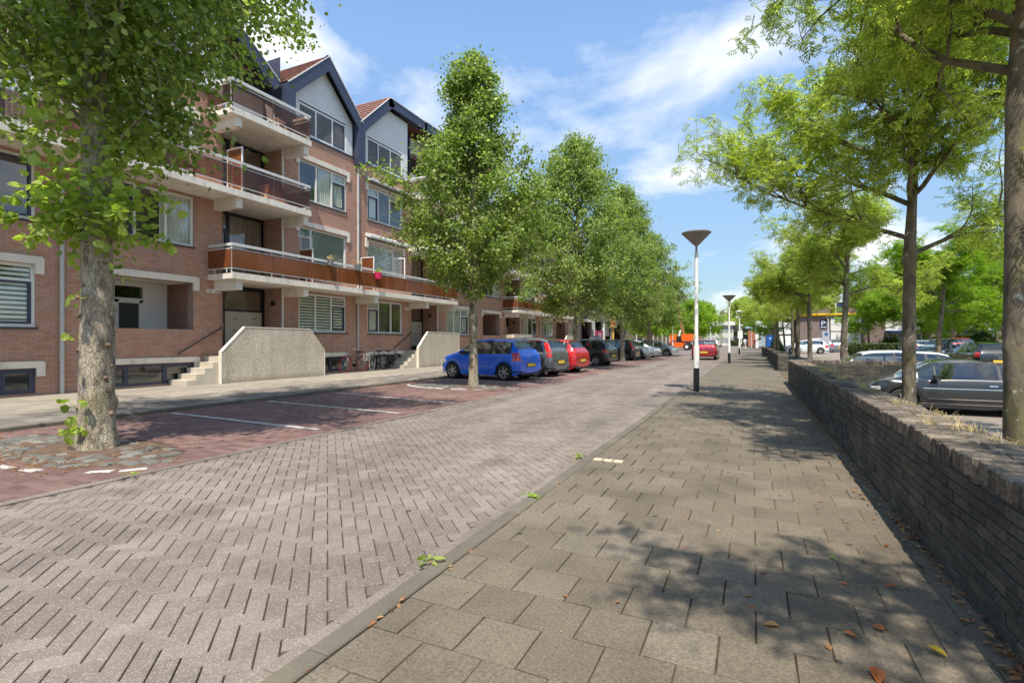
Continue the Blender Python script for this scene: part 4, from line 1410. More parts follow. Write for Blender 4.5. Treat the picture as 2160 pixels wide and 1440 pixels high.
def gable(k, Y0, m, B, A, RC):
    Y1 = Y0 + 10.82
    even = (k % 2 == 0)
    def board_wall(poly, x, holes=()):
        """horizontal boards filling polygon (list of (y,z)), each its own part"""
        zmin = min(p[1] for p in poly); zmax = max(p[1] for p in poly)
        def span(z):
            xs = []
            n = len(poly)
            for i in range(n):
                (ya, za), (yb, zb) = poly[i], poly[(i + 1) % n]
                if (za <= z < zb) or (zb <= z < za):
                    xs.append(ya + (yb - ya) * (z - za) / (zb - za))
            return (min(xs), max(xs)) if len(xs) >= 2 else None
        g_ = MB().prism(poly, x - 0.09, x - 0.012)
        back = g_.build('gable', basic('board_gap', (0.12, 0.12, 0.12), 0.8), bld)
        z = zmin
        hb = 0.142
        while z < zmax:
            zt = min(z + hb - 0.012, zmax)
            a, b = span(z + 0.001), span(zt - 0.001)
            if a and b:
                iv = [(max(a[0], b[0]) - 0.0, min(a[1], b[1]) + 0.0)]
                lo, hi = a, b
                for h in holes:
                    if h[2] < (z + zt) / 2 < h[3]:
                        nv = []
                        for p, q in iv:
                            if h[0] > p: nv.append((p, min(h[0], q)))
                            if h[1] < q: nv.append((max(h[1], p), q))
                        iv = nv
                for p, q in iv:
                    if q - p > 0.03:
                        pl, pr_ = (a[0] if abs(p - iv[0][0]) < 1e-6 and p == max(a[0], b[0]) else p), (a[1] if q == min(a[1], b[1]) else q)
                        tl, tr = (b[0] if p == max(a[0], b[0]) else p), (b[1] if q == min(a[1], b[1]) else q)
                        MB().prism([(pl, z), (pr_, z), (tr, zt), (tl, zt)], x - 0.012, x + 0.012).build('board', M_clad, back)
            z += hb
        return back
    def barge(pts, x0=XF - 0.5, x1=XF + 0.30, th=0.42):
        """navy fascia and soffit following the roof line"""
        for (a, b) in zip(pts[:-1], pts[1:]):
            d = Vector((0, b[0] - a[0], b[1] - a[1])); ln = d.length; d.normalize()
            x1 += 0.003 + (0.004 if d.z < -0.1 else 0.0)
            n = Vector((0, -d.z, d.y))
            if n.z < 0: n = -n
            c = Vector((0, (a[0] + b[0]) / 2, (a[1] + b[1]) / 2)) - n * th / 2
            MB().obox((x1 - 0.03, c.y, c.z), (0.03, 0, 0), tuple(d * (ln / 2 + th * 0.2)), tuple(n * th / 2)).build('bargeboard', M_navy, bld)
            MB().obox(((x0 + x1 - 0.062) / 2, c.y + n.y * 0.14, c.z + n.z * 0.14), ((x1 - 0.062 - x0) / 2, 0, 0), tuple(d * ln / 2), tuple(n * 0.05)).build('soffit', M_navy, bld)
            tl_ = MB(); hd = d if d.z >= 0 else -d
            nsl = max(1, int(ln / 0.3)); xr0 = -19.4
            low = Vector((0, a[0], a[1])) if d.z >= 0 else Vector((0, b[0], b[1]))
            for q in range(nsl):
                for w_ in range(14):
                    cc = low + hd * ((q + 0.5) * ln / nsl) + n * 0.045
                    xx = x1 - 0.14 - w_ * 0.25
                    tl_.obox((xx, cc.y, cc.z), (0.118, 0, 0), tuple(hd * (ln / nsl / 2 + 0.02) - n * 0.02), tuple(n * 0.018))
            tl_.build('roof_tiles', M_tile, bld, kind='stuff')
            MB().obox((x1 - 0.01, c.y + n.y * (th / 2 + 0.015), c.z + n.z * (th / 2 + 0.015)), (0.035, 0, 0), tuple(d * (ln / 2)), tuple(n * 0.015)).build('verge_trim', M_white, bld)
    zb0, zsh, zap = ZB + 0.06, 10.88, 12.5
    yc = (B[0] + B[1]) / 2
    if even:
        small = (yc - 1.68, yc + 1.68)
        wh = (B[0], B[1], 9.52, 10.68)
        board_wall([(small[0], zb0), (small[1], zb0), (small[1], zsh), (yc, zap), (small[0], zsh)], XF - 0.02, [wh])
        window(B[0], B[1], 9.5, 10.68, [(1.1, ''), (1.1, ''), (0.95, 's')], x=XF + 0.0, kind='right', sill=False)
        barge([(small[0] - 0.35, zsh + 0.12), (yc, zap + 0.45)])
        barge([(yc, zap + 0.45), (small[1] + 0.35, zsh + 0.12)])
        posts = [Y1 - 0.0, small[0] - 0.22]
        # large gable over the left bay and the recess
        ac = A[0] + 1.2
        wa = (A[0], A[1], 9.52, 10.75)
        board_wall([(Y0 + 0.3, zb0), (RC[0], zb0), (RC[0], 11.9), (RC[0] - 0.9, 12.75), (Y0 + 2.2, 12.75), (Y0 + 0.3, 10.9)], XF - 0.02, [wa])
        window(A[0], A[1], 9.5, 10.75, [(1, ''), (1, ''), (1, '')], x=XF, kind='full', sill=False)
        board_wall([(RC[0] + 0.02, 10.80), (RC[1], 10.80), (RC[1], 10.95), (RC[0] + 1.3, 12.4), (RC[0] + 0.02, 12.4)], XB + 0.04)
        barge([(Y0 - 0.1, 11.0), (Y0 + 2.2, 13.2)])
        barge([(Y0 + 2.2, 13.2), (RC[0] - 0.9, 13.2)])
        barge([(RC[0] - 0.9, 13.2), (RC[1] - 0.2, 10.95)], x1=XF + 0.1)
    else:
        small = (Y0 + 0.30, B[1] + 0.45)
        wh = (B[0], B[1], 9.52, 10.68)
        ap = Y0 + 1.95
        board_wall([(small[0], zb0), (small[1], zb0), (small[1], zap - 0.04), (ap, zap), (small[0], zsh)], XF - 0.02, [wh])
        window(B[0], B[1], 9.5, 10.68, [(0.95, 's'), (1.1, ''), (1.1, '')], x=XF + 0.0, kind='full', sill=False)
        barge([(Y0 - 0.1, zsh + 0.12), (ap, zap + 0.45)])
        barge([(ap, zap + 0.45), (RC[0] + 0.9, zap + 0.40)])
        board_wall([(RC[0] + 0.02, 10.80), (RC[1], 10.80), (RC[1], 12.4), (RC[0] + 0.02, 12.4)], XB + 0.04)
        board_wall([(RC[1], zb0), (Y1 - 0.3, zb0), (Y1 - 0.3, 10.9), (Y1 - 2.0, 12.5), (RC[1], 12.5)], XF - 0.02, [(A[0], A[1], 9.52, 10.75)])
        window(A[0], A[1], 9.5, 10.75, [(1, ''), (1, ''), (1, '')], x=XF, kind='curtain', sill=False)
        barge([(RC[1] - 1.5, 12.93), (Y1 - 2.0, 12.93)])
        barge([(Y1 - 2.0, 12.93), (Y1 + 0.1, 11.0)])
        posts = [Y1]
    for yp in posts:
        MB().box(XF - 0.4, XF + 0.305, yp - 0.21, yp + 0.21, 9.12 if abs(yp - Y1) < 0.01 else 9.45, 10.95).build('valley_post', M_navy, bld)
    # cheek beside recess
    for yy in (RC[1],) if even else (RC[0],):
        MB().box(XB, XF - 0.1, yy - 0.02 if even else yy, yy if even else yy + 0.02, ZB, 12.0).build('cheek', M_navy, bld)
    # strip under the cladding
    MB().box(XF - 0.02, XF + 0.05, Y0, RC[0], ZB + 0.002, ZB + 0.055).build('drip_strip', M_navy, bld)
    MB().box(XF - 0.02, XF + 0.05, RC[1], Y1, ZB + 0.002, ZB + 0.055).build('drip_strip', M_navy, bld)

for k, Y0, m in [(-1, -3.89, True), (0, 6.93, False), (1, 17.75, True), (2, 28.57, False), (3, 39.39, True)]:
    unit(k, Y0, m, k < 2)
# long balconies joining neighbouring units
balcony(10.82, 24.42, Z1, M_panel1, (11.14, 13.85, 17.75, 21.65, 24.27), [(11.35, 13.73), (21.77, 24.15)])
balcony(32.45, 46.05, Z1, M_panel1, (32.78, 35.5, 39.39, 43.3, 45.9), [(32.99, 35.37), (43.41, 45.79)])
balcony(-0.1, 14.0, Z2, M_panel2, (3.0, 11.14, 13.85), [(0.13, 2.51), (11.35, 13.73)])
balcony(21.5, 35.65, Z2, M_panel2, (21.8, 24.27, 32.78, 35.5), [(21.77, 24.15), (32.99, 35.37)])
balcony(43.1, 50.1, Z2, M_panel2, (43.3, 45.9), [(43.41, 45.79)])
screen(11.35, Z2); screen(17.75, Z1); screen(14.3, Z1, 1.35); screen(28.57, Z2); screen(39.39, Z1)
# roof with clay tiles (rows of tiles are joined geometry)
rt = MB()
MBr = MB().prism([(-16.5, 11.0), (-18.2, 12.7), (-27, 9.0), (-27, 0), (-18.1, 0), (-18.1, 9.5)], -3.9, 50.2, 'xz').build('roof_body', M_shadowbox, bld)
nrm = Vector((3.2, 0, 3.1)).normalized(); along = Vector((-3.1, 0, 3.2)).normalized()
for i in range(8):
    for j in range(180):
        c = Vector((-16.5, -3.7 + j * 0.3, 11.02)) + along * (i * 0.3 + 0.16) + nrm * (0.05)
        rt.obox(tuple(c), tuple(along * 0.17 + nrm * -0.02), (0, 0.135, 0), tuple(nrm * 0.02))
rt.build('roof_tiles', M_tile, bld, kind='stuff')
MB().box(-27, XF - 1.2, 50.0, 50.2, 0, 11).build('end_wall', M_darkbrick, bld)

# ------------------------------------------------------------------ trees
LIND = np.array([(0, 0, 0), (0.32, 0.40, 0.05), (0.72, 0.30, 0.02), (1.0, 0, -0.08), (0.72, -0.30, 0.02), (0.32, -0.40, 0.05)])
LIND_F = np.array([(0, 3, 2, 1), (0, 5, 4, 3)])
def compound():
    v = []; f = []
    def leaflet(o, d, l, w, z):
        o = np.array(o); d = np.array(d) / np.linalg.norm(d); p = np.array([-d[1], d[0], 0])
        n = len(v)
        v.extend([o, o + d * l * 0.45 + p * w, o + d * l + np.array([0, 0, -l * 0.3]), o + d * l * 0.45 - p * w])
        f.append((n, n + 3, n + 2, n + 1))
    for i in range(4):
        t = 0.15 + i * 0.23
        for s in (-1, 1):
            leaflet((t, 0, -0.1 * t * t), (0.75, s, 0), 0.42, 0.07, 0)
    leaflet((0.9, 0, -0.1), (1, 0, 0), 0.42, 0.07, 0)
    return np.array(v), np.array(f)
ASHV, ASHF = compound()
def leaves(P, size, tmpl, faces, rg, up=0.6, out=None, var=0.3):
    N = len(P)
    n = rg.normal(0, 1, (N, 3)); n[:, 2] += up * 2
    if out is not None: n += out * 0.8
    n /= np.linalg.norm(n, axis=1)[:, None]
    t = rg.normal(0, 1, (N, 3)); t[:, 2] -= 0.5
    t -= n * np.sum(t * n, 1)[:, None]
    t /= np.linalg.norm(t, axis=1)[:, None]
    b = np.cross(n, t)
    s = size * (1 + rg.normal(0, var, N)).clip(0.45, 1.7)
    V = P[:, None, :] + s[:, None, None] * (tmpl[None, :, 0, None] * t[:, None, :] + tmpl[None, :, 1, None] * b[:, None, :] + tmpl[None, :, 2, None] * n[:, None, :])
    F = faces[None] + (np.arange(N) * len(tmpl))[:, None, None]
    return V.reshape(-1, 3), F.reshape(-1, faces.shape[1])

def fast_mesh(name, V, F, m):
    me = bpy.data.meshes.new(name)
    me.vertices.add(len(V)); me.vertices.foreach_set('co', V.astype(np.float32).ravel())
    me.loops.add(F.size); me.loops.foreach_set('vertex_index', F.astype(np.int32).ravel())
    me.polygons.add(len(F)); me.polygons.foreach_set('loop_start', np.arange(0, F.size, F.shape[1], dtype=np.int32))
    me.polygons.foreach_set('loop_total', np.full(len(F), F.shape[1], dtype=np.int32))
    me.materials.append(m)
    me.update(calc_edges=True)
    me.polygons.foreach_set('use_smooth', np.zeros(len(F), dtype=bool))
    return me

def put(me, name, parent, kind=None, label=None):
    o = bpy.data.objects.new(name, me); COL.objects.link(o); o.parent = parent
    tag(o, label, None, None, kind)
    return o

def bumpy_trunk(path, rad, n, seed, flare=0.35, knobs=0, kn=0.03, moss=0):
    """trunk with flared foot, irregular section and knots"""
    rg = np.random.default_rng(seed)
    path = np.array(path, float)
    # resample
    seg = np.linalg.norm(np.diff(path, axis=0), axis=1); cum = np.concatenate([[0], np.cumsum(seg)])
    m = int(cum[-1] / 0.07)
    s = np.linspace(0, cum[-1], m)
    P = np.stack([np.interp(s, cum, path[:, i]) for i in range(3)], 1)
    r = np.interp(s, cum, rad) * (1 + flare * np.exp(-s / 0.22))
    th = np.arange(n) * 2 * math.pi / n
    RR = r[:, None] * (1 + 0.035 * np.sin(3 * th[None] + s[:, None] * 1.1 + seed) + 0.025 * np.sin(5 * th[None] - s[:, None] * 2.3) + 0.02 * np.sin(2 * th[None] + s[:, None] * 3.7) + rg.normal(0, 0.008, (m, n)))
    RR *= 1 + (0.10 * np.exp(-s / 0.25))[:, None] * np.sin(5 * th + 1)[None]
    for q in range(knobs):
        a = rg.random() * 2 * math.pi; h = rg.random() * cum[-1] * 0.8 + 0.1; w = 0.03 + rg.random() * 0.05
        da = (th - a + math.pi) % (2 * math.pi) - math.pi
        g_ = np.exp(-((s[:, None] - h) / w) ** 2 - (da[None] * r[:, None] / w) ** 2)
        RR += g_ * kn * (0.5 + rg.random())
    V = np.zeros((m, n, 3))
    V[:, :, 0] = P[:, 0, None] + RR * np.cos(th)[None]
    V[:, :, 1] = P[:, 1, None] + RR * np.sin(th)[None]
    V[:, :, 2] = P[:, 2, None]
    i = np.arange(m - 1)[:, None]; j = np.arange(n)[None]; k = (j + 1) % n
    F = np.stack([i * n + j, i * n + k, (i + 1) * n + k, (i + 1) * n + j], -1).reshape(-1, 4)
    return V.reshape(-1, 3), F

def limb(rg, p, d, ln, r0, nseg=6, bend=0.25, lift=0.1):
    pts = [np.array(p, float)]; d = np.array(d, float); d /= np.linalg.norm(d)
    for i in range(nseg):
        d = d + rg.normal(0, bend / nseg * 2, 3) + np.array([0, 0, lift / nseg])
        d /= np.linalg.norm(d)
        pts.append(pts[-1] + d * ln / nseg)
    rad = [r0 * (1 - 0.85 * i / nseg) for i in range(nseg + 1)]
    return pts, rad, d

def linden(seed, H, z0, Rmax, nleaf, lsize, trunk_r, n_br, lean=(0, 0), profile=None, el0=0.3, sigk=1.0, drop=0.25):
    rg = np.random.default_rng(seed)
    top = np.array([lean[0], lean[1], H])
    tp = [(0, 0, -0.1), (lean[0] * 0.1, lean[1] * 0.1, 1.0), (lean[0] * 0.35, lean[1] * 0.35, z0), (lean[0] * 0.6, lean[1] * 0.6, (z0 + H) / 2), (lean[0], lean[1], H - 0.4)]
    tv = bumpy_trunk(tp, [trunk_r * 1.02, trunk_r * 0.95, trunk_r * 0.8, trunk_r * 0.45, 0.02], 22, seed, 0.4, 46, trunk_r * 0.2)
    mb = MB()
    prof = profile or [(0.0, 0.55), (0.15, 0.95), (0.3, 1.0), (0.5, 0.85), (0.7, 0.6), (0.85, 0.4), (1.0, 0.1)]
    pz = [p[0] for p in prof]; pr = [p[1] for p in prof]
    clumps = []; cw = []
    for i in range(n_br):
        t = (i + 0.5) / n_br
        t = t ** 0.9
        z = z0 + (H - z0) * t * 0.97
        a = i * 2.39996 + rg.normal(0, 0.3)
        ln = Rmax * np.interp(t, pz, pr) * (0.8 + 0.35 * rg.random())
        u = z / H
        base = np.array([np.interp(z, [p[2] for p in tp], [p[0] for p in tp]), np.interp(z, [p[2] for p in tp], [p[1] for p in tp]), z - max(drop, 0) * ln])
        el = el0 + 0.7 * t
        if drop < 0: base = np.array([np.interp(z, [p[2] for p in tp], [p[0] for p in tp]), np.interp(z, [p[2] for p in tp], [p[1] for p in tp]), z - 0.85 * ln * el / math.hypot(1, el)])
        base[2] = max(base[2], z0 * 0.9)
        d = np.array([math.cos(a), math.sin(a), el])
        pts, rad, dd = limb(rg, base, d, ln * 1.05, 0.012 + 0.016 * ln, 6, 0.25, 0.05)
        mb.tube(pts, rad, 5, cap=False)
        for q in range(2, 7):
            clumps.append(pts[q] + rg.normal(0, 0.08, 3)); cw.append(0.5 + ln * (0.4 + 0.12 * q))
        for s in range(4):
            p = pts[2 + s]
            d2 = dd + rg.normal(0, 0.75, 3)
            pt2, r2, _ = limb(rg, p, d2, ln * (0.42 + 0.2 * rg.random()), 0.012, 4, 0.4, -0.15)
            mb.tube(pt2, r2, 4, cap=False)
            for q in (2, 3, 4):
                clumps.append(pt2[q] + rg.normal(0, 0.06, 3)); cw.append(0.9 + ln * 0.5)
    clumps = np.array(clumps); cw = np.array(cw); cw /= cw.sum()
    idx = rg.choice(len(clumps), nleaf, p=cw)
    sig = (0.15 + 0.035 * Rmax) * sigk
    off = rg.normal(0, 1, (nleaf, 3)); off *= (sig * (0.5 + rg.random(len(clumps))))[idx][:, None]
    off[:, 2] *= 0.75
    P = clumps[idx] + off
    ax = P - np.array([0, 0, 0]); ax[:, 2] = 0
    out = ax / (np.linalg.norm(ax, axis=1)[:, None] + 1e-6)
    LV, LF = leaves(P, lsize, LIND, LIND_F, rg, 0.45, out)
    bv = np.concatenate(mb.v); bf = np.array(mb.f)
    return tv, (bv, bf), (LV, LF)

def ash(seed, H, zf, Rad, nleaf, lsize, trunk_r, lean=(0, 0), limbs=7, dirs=None, knobs=14, flat=1.0):
    """tall bare trunk, forked limbs spreading wide, feathery leaves in tufts"""
    rg = np.random.default_rng(seed)
    tp = [(0, 0, -0.6), (lean[0] * 0.3, lean[1] * 0.3, zf * 0.5), (lean[0], lean[1], zf), (lean[0] * 1.3 + 0.1, lean[1] * 1.2, zf + (H - zf) * 0.55)]
    tv = bumpy_trunk(tp, [trunk_r * 1.05, trunk_r * 0.92, trunk_r * 0.8, trunk_r * 0.3], 20, seed, 0.15, knobs, trunk_r * 0.22)
    mb = MB()
    cl = []
    for i in range(limbs):
        a = i * 2 * math.pi / limbs + rg.normal(0, 0.3)
        zz = zf + (H - zf) * (0.02 + 0.5 * i / limbs)
        ln = Rad * (0.85 + 0.3 * rg.random()) * (1.0 - 0.25 * i / limbs)
        el = 0.35 + 0.9 * i / limbs
        d = np.array([math.cos(a), math.sin(a), el])
        if dirs and i < len(dirs):
            d = np.array(dirs[i][:3]); ln = dirs[i][3]; zz = dirs[i][4]
        f = (zz - zf) / (H - zf)
        base = np.array([lean[0] * (1 + 0.3 * f), lean[1] * (1 + 0.2 * f), zz]) if zz >= zf else np.array([np.interp(zz, [p[2] for p in tp], [p[0] for p in tp]), np.interp(zz, [p[2] for p in tp], [p[1] for p in tp]), zz])
        pts, rad, dd = limb(rg, base, d, ln, trunk_r * 0.42, 9, 0.4, -0.1 if el < 0.8 else 0.0)
        rad = [max(r, 0.012) for r in rad]
        mb.tube(pts, rad, 7, cap=False)
        for q in range(2, 10):
            for s in range(2 if q < 9 else 3):
                d2 = dd * 0.6 + rg.normal(0, 0.6, 3) + np.array([0, 0, 0.25])
                l2 = ln * (0.22 + 0.2 * rg.random())
                pt2, r2, e2 = limb(rg, pts[q], d2, l2, 0.02, 5, 0.5, 0.0)
                mb.tube(pt2, [max(r, 0.006) for r in r2], 5, cap=False)
                for w in range(2, 6):
                    for _ in range(2):
                        d3 = e2 * 0.4 + rg.normal(0, 0.7, 3)
                        pt3, r3, _e = limb(rg, pt2[w], d3, l2 * 0.45, 0.008, 3, 0.5, -0.2)
                        mb.tube(pt3, [max(r, 0.004) for r in r3], 3, cap=False)
                        cl += [pt3[1], pt3[2], pt3[3], pt3[3]]
    cl = np.array(cl)
    wgt = (rg.random(len(cl)) ** 3.0) + 0.02
    idx = rg.choice(len(cl), nleaf, p=wgt / wgt.sum())
    P = cl[idx] + rg.normal(0, 0.085, (nleaf, 3)) * np.array([1, 1, 0.75 * flat])
    LV, LF = leaves(P, lsize, ASHV, ASHF, rg, 0.8)
    return tv, (np.concatenate(mb.v), np.array(mb.f)), (LV, LF)

def tree_thing(parts, name, label, loc, rz, group, bark, leaf, meshes=None):
    t = thing(name, label, 'tree', loc, rz, group)
    if meshes is None:
        (tv, tf), (bv, bf), (lv, lf) = parts
        mt = fast_mesh('trunk', tv, tf, bark)
        mt.polygons.foreach_set('use_smooth', np.ones(len(tf), dtype=bool))
        meshes = (mt, fast_mesh('branches', bv, bf, bark), fast_mesh('crown', lv, lf, leaf))
    put(meshes[0], 'trunk', t); put(meshes[1], 'branches', t); put(meshes[2], 'crown', t)
    return t, meshes

GL = 'linden street trees between the parking bays'
# nearest linden with sprouts on its trunk
PROF1 = [(0.0, 0.38), (0.1, 0.52), (0.2, 0.80), (0.32, 1.0), (0.5, 0.9), (0.75, 0.6), (1.0, 0.1)]
p = linden(21, 11.2, 3.6, 3.55, 84000, 0.076, 0.195, 62, (-0.25, 0.1), PROF1, 0.75, 0.8, 0.0)
t1, _ = tree_thing(p, 'linden_tree', 'nearest street tree, thick knobbly pale trunk standing at the left in cobbles', (-7.62, 3.68, ZP), 0, GL, M_bark1, M_linden)
rg = np.random.default_rng(3)
sp = []
for zc_, n_, r_ in [(3.0, 260, 0.38), (2.72, 130, 0.32), (3.35, 260, 0.5), (3.9, 300, 0.6), (4.5, 400, 0.7), (5.2, 400, 0.8), (0.62, 10, 0.27), (0.28, 14, 0.27), (1.95, 6, 0.24), (1.45, 5, 0.24), (0.45, 6, 0.25)]:
    a = rg.random(n_) * 6.28 if n_ > 30 else rg.normal(4.3, 0.8, n_)
    rr = r_ * (0.45 + 1.0 * rg.random(n_) ** 1.6) if n_ > 30 else r_ * (0.95 + 0.25 * rg.random(n_))
    sp.append(np.stack([rr * np.cos(a) - 0.05, rr * np.sin(a), zc_ + rg.normal(0, 0.22 if n_ > 30 else 0.025, n_)], 1))
# two drooping sprays
for a, zc_ in ((-0.2, 3.0), (0.45, 2.7), (2.9, 2.95), (3.6, 2.8), (-1.9, 2.9), (-1.2, 3.2), (0.9, 3.25), (4.3, 3.1)):
    tt = rg.random(60)
    sp.append(np.stack([(0.2 + 0.75 * tt) * math.cos(a), (0.2 + 0.75 * tt) * math.sin(a), zc_ + 0.15 * tt + rg.normal(0, 0.07, 60) - 0.25 * tt ** 2 + rg.random() * 0], 1))
sp = np.concatenate(sp)
v, f = leaves(sp, 0.10, LIND, LIND_F, rg, 0.5)
put(fast_mesh('sprouts', v, f, M_sprout), 'sprouts', t1)
M_burl = barkmat('burl_bark', (0.30, 0.20, 0.13), (0.10, 0.06, 0.04), None, 0.0, 14.0)
for i, (h, a, r) in enumerate([(0.22, 20, .085), (0.47, 25, .075), (0.33, -30, .05), (0.55, -125, .06), (0.72, 10, .035), (0.93, 5, .045), (1.08, 35, .045), (1.28, -105, .05), (1.35, 20, .055), (1.72, -95, .055), (1.95, -110, .045), (2.1, -70, .04), (2.4, 12, .04), (2.52, -50, .03), (2.68, -100, .045), (2.75, -30, .04)]):
    an = R(a); r *= 0.72; cx, cy = 0.172 * math.cos(an), 0.168 * math.sin(an)
    rg2 = np.random.default_rng(i)
    V = []; n1, n2 = 7, 10
    for p_ in range(n1 + 1):
        for q in range(n2):
            th, ph = math.pi * p_ / n1, 2 * math.pi * q / n2
            rr = r * (0.8 + 0.35 * rg2.random())
            V.append((cx - 0.08 * h * 0.3 + rr * 0.8 * math.sin(th) * math.cos(ph), cy + rr * math.sin(th) * math.sin(ph), h + rr * 0.75 * math.cos(th)))
    F = [(p_ * n2 + q, p_ * n2 + (q + 1) % n2, (p_ + 1) * n2 + (q + 1) % n2, (p_ + 1) * n2 + q) for p_ in range(n1) for q in range(n2)]
    mb = MB(); mb.add(V, F); mb.build('burl', M_burl, t1, local=True, smooth='all')
# second and following lindens
PROF2 = [(0.0, 0.42), (0.09, 0.75), (0.28, 0.95), (0.40, 1.0), (0.50, 0.82), (0.56, 0.6), (0.62, 0.42), (0.83, 0.42), (0.93, 0.28), (1.0, 0.08)]
p = linden(5, 10.05, 3.1, 2.3, 60000, 0.076, 0.135, 72, (0.02, -0.05), PROF2, 0.35, 0.62, -1)
t2, m2 = tree_thing(p, 'linden_tree', 'second street tree from the left, pointed crown, trunk in front of the blue car', (-7.64, 13.5, ZP), 0, GL, M_bark1, M_linden)
PROF3 = [(0.0, 0.6), (0.1, 0.9), (0.3, 1.0), (0.55, 0.9), (0.75, 0.62), (0.9, 0.4), (1.0, 0.15)]
p = linden(8, 11.6, 3.0, 3.1, 66000, 0.088, 0.15, 76, (0.1, 0.0), PROF3, 0.35, 0.7, -1)
t3, m3 = tree_thing(p, 'linden_tree', 'third street tree, full crown, trunk between the red and the charcoal car', (-8.0, 24.5, ZP), 0, GL, M_bark1, M_linden)
t4, _ = tree_thing(None, 'linden_tree', 'fourth street tree, trunk in front of the black parked hatchback', (-8.1, 35.0, ZP), 2.1, GL, M_bark1, M_linden, m3)
t5, _ = tree_thing(None, 'linden_tree', 'fifth street tree, trunk in front of the last silver parked cars', (-8.3, 46.2, ZP), 4.0, GL, M_bark1, M_linden, m3)
t4.scale = (0.92, 1.0, 1.04); t5.scale = (1.12, 1.0, 0.95)
p = linden(14, 6.6, 2.3, 2.6, 14000, 0.17, 0.11, 34, (0, 0), PROF3)
GF = 'bright green trees round the lift in the distance'
tf1, mf = tree_thing(p, 'linden_tree', 'bright green tree left of the orange lift behind the round traffic signs', (-11.2, 63.5, ZR), 0, GF, M_bark1, M_bright)
for x, y, s, lb in [(-12.6, 78, 1.15, 'bright green tree behind the arm of the orange lift'), (-9.2, 92, 1.2, 'bright green tree just right of the orange lift arm'), (-8.6, 104, 1.25, 'bright green tree right behind the nearest lamp post'), (-12.5, 118, 1.2, 'farthest bright green tree left of the white villa')]:
    t, _ = tree_thing(None, 'linden_tree', lb, (x, y, ZR), y, GF, M_bark1, M_bright, mf)
    t.scale = (s, s, s)

# right hand row: ash like trees
GA = 'feathery trees in a row behind the garden walls'
XT = 2.45
d1 = [(-0.7, 0.6, 0.5, 3.3, 4.3), (-1, -0.1, 0.8, 2.3, 4.8), (0.9, -0.1, 0.75, 2.4, 3.3), (-0.3, -1, 0.6, 2.2, 4.6), (0.2, 1, 0.5, 2.5, 4.7), (-0.5, 0.9, 0.9, 2.5, 5.2), (0.5, -0.8, 0.9, 2.4, 5.4)]
p = ash(31, 8.2, 4.0, 2.6, 16500, 0.125, 0.114, (0.0, 0.0), 10, d1)
ta, ma = tree_thing(p, 'ash_tree', 'nearest right hand tree, thick dark spotted trunk cut by the right picture edge', (XT, 6.95, -0.2), 0, GA, M_bark2, M_ash)
d2 = [(-1, 0.05, 0.42, 3.2, 3.5), (-0.9, 0.5, 0.75, 3.4, 4.1), (0.8, 0.2, 0.35, 2.8, 3.2), (-0.4, -0.9, 0.75, 2.4, 4.2), (0.7, -0.5, 0.9, 2.5, 4.2)]
p = ash(44, 7.6, 3.5, 2.8, 16500, 0.135, 0.108, (0.05, 0.1), 9, d2)
tb, mbs = tree_thing(p, 'ash_tree', 'second right hand tree, mossy trunk before the bonnet of the grey coupe', (XT + 0.02, 11.1, -0.35), 0, GA, M_bark2, M_ash)
p = ash(52, 7.9, 3.6, 2.9, 11000, 0.20, 0.14, (0.12, 0.0), 9)
tcc, mcs = tree_thing(p, 'ash_tree', 'slender leaning tree whose trunk stands before the white estate car', (3.6, 26.6, -0.35), 0.5, GA, M_bark2, M_ash)
for x, y, rz, s, lb in [(2.9, 33.0, 2.0, 0.95, 'tree with pale trunk at the right end of the bed group'), (2.55, 37.0, 1.0, 1.0, 'dark straight trunk tree in the planted bed'), (2.75, 44.0, 3.0, 0.95, 'forked tree in the middle of the planted bed'),
                        (1.95, 49.5, 4.0, 0.95, 'tree behind the farthest garden wall'), (1.9, 57.0, 5.2, 1.0, 'last tree of the bed before the white portico')]:
    t, _ = tree_thing(None, 'ash_tree', lb, (x, y, 0.15), rz, GA, M_bark2, M_ash, mcs if y != 44.0 else mbs)
    t.scale = (s * 0.95, s * 0.95, s * (0.92 if y < 40 else 0.9))
# trees beside and behind the camera throw the shadow on the pavement (they stand in the same row)
for x, y, rz, lb in [(XT + 0.25, 1.6, 1.2, 'row tree just beyond the right picture edge'), (1.75, -1.9, 3.4, 'row tree behind the camera position')]:
    t, _ = tree_thing(None, 'ash_tree', lb, (x, y, -0.2), rz, GA, M_bark2, M_ash, mbs)
    t.scale = (0.72, 0.72, 0.95) if y > 0 else (0.5, 0.5, 0.85)
# parking lot trees, bright green spreading crowns
p = ash(61, 6.8, 3.0, 3.6, 13000, 0.24, 0.13, (0.2, 0), 9, None, 10, 0.5)
GP = 'bright spreading trees on the parking lot'
td, mds = tree_thing(p, 'parking_lot_tree', 'bright spreading tree with dark forked trunk beside the black minivan', (9.8, 37.8, -0.08), 0, GP, M_bark2, M_bright)
for x, y, rz, s, lb in [(17.7, 63.6, 1.6, 1.05, 'bright tree on the lot beside the blue canopy'), (15.3, 43.7, 2.8, 1.1, 'bright tree on the lot at the right picture edge'), (12.3, 72.0, 4.0, 1.0, 'tree with pale trunk at the clipped hedge before the brown wall'),
                        (19.8, 72.5, 5.0, 1.0, 'thin pale knotted tree before the round shrub'), (15.1, 67.9, 0.7, 1.0, 'tree before the entrance with the blue canopy'), (24.0, 66.0, 2.2, 1.1, 'bright tree before the glazed staircase'), (4.2, 84.0, 3.0, 1.05, 'tree beyond the brown wall with the parking sign')]:
    t, _ = tree_thing(None, 'parking_lot_tree', lb, (x, y, -0.1), rz, GP, M_bark2, M_bright, mds)
    t.scale = (s, s, s)
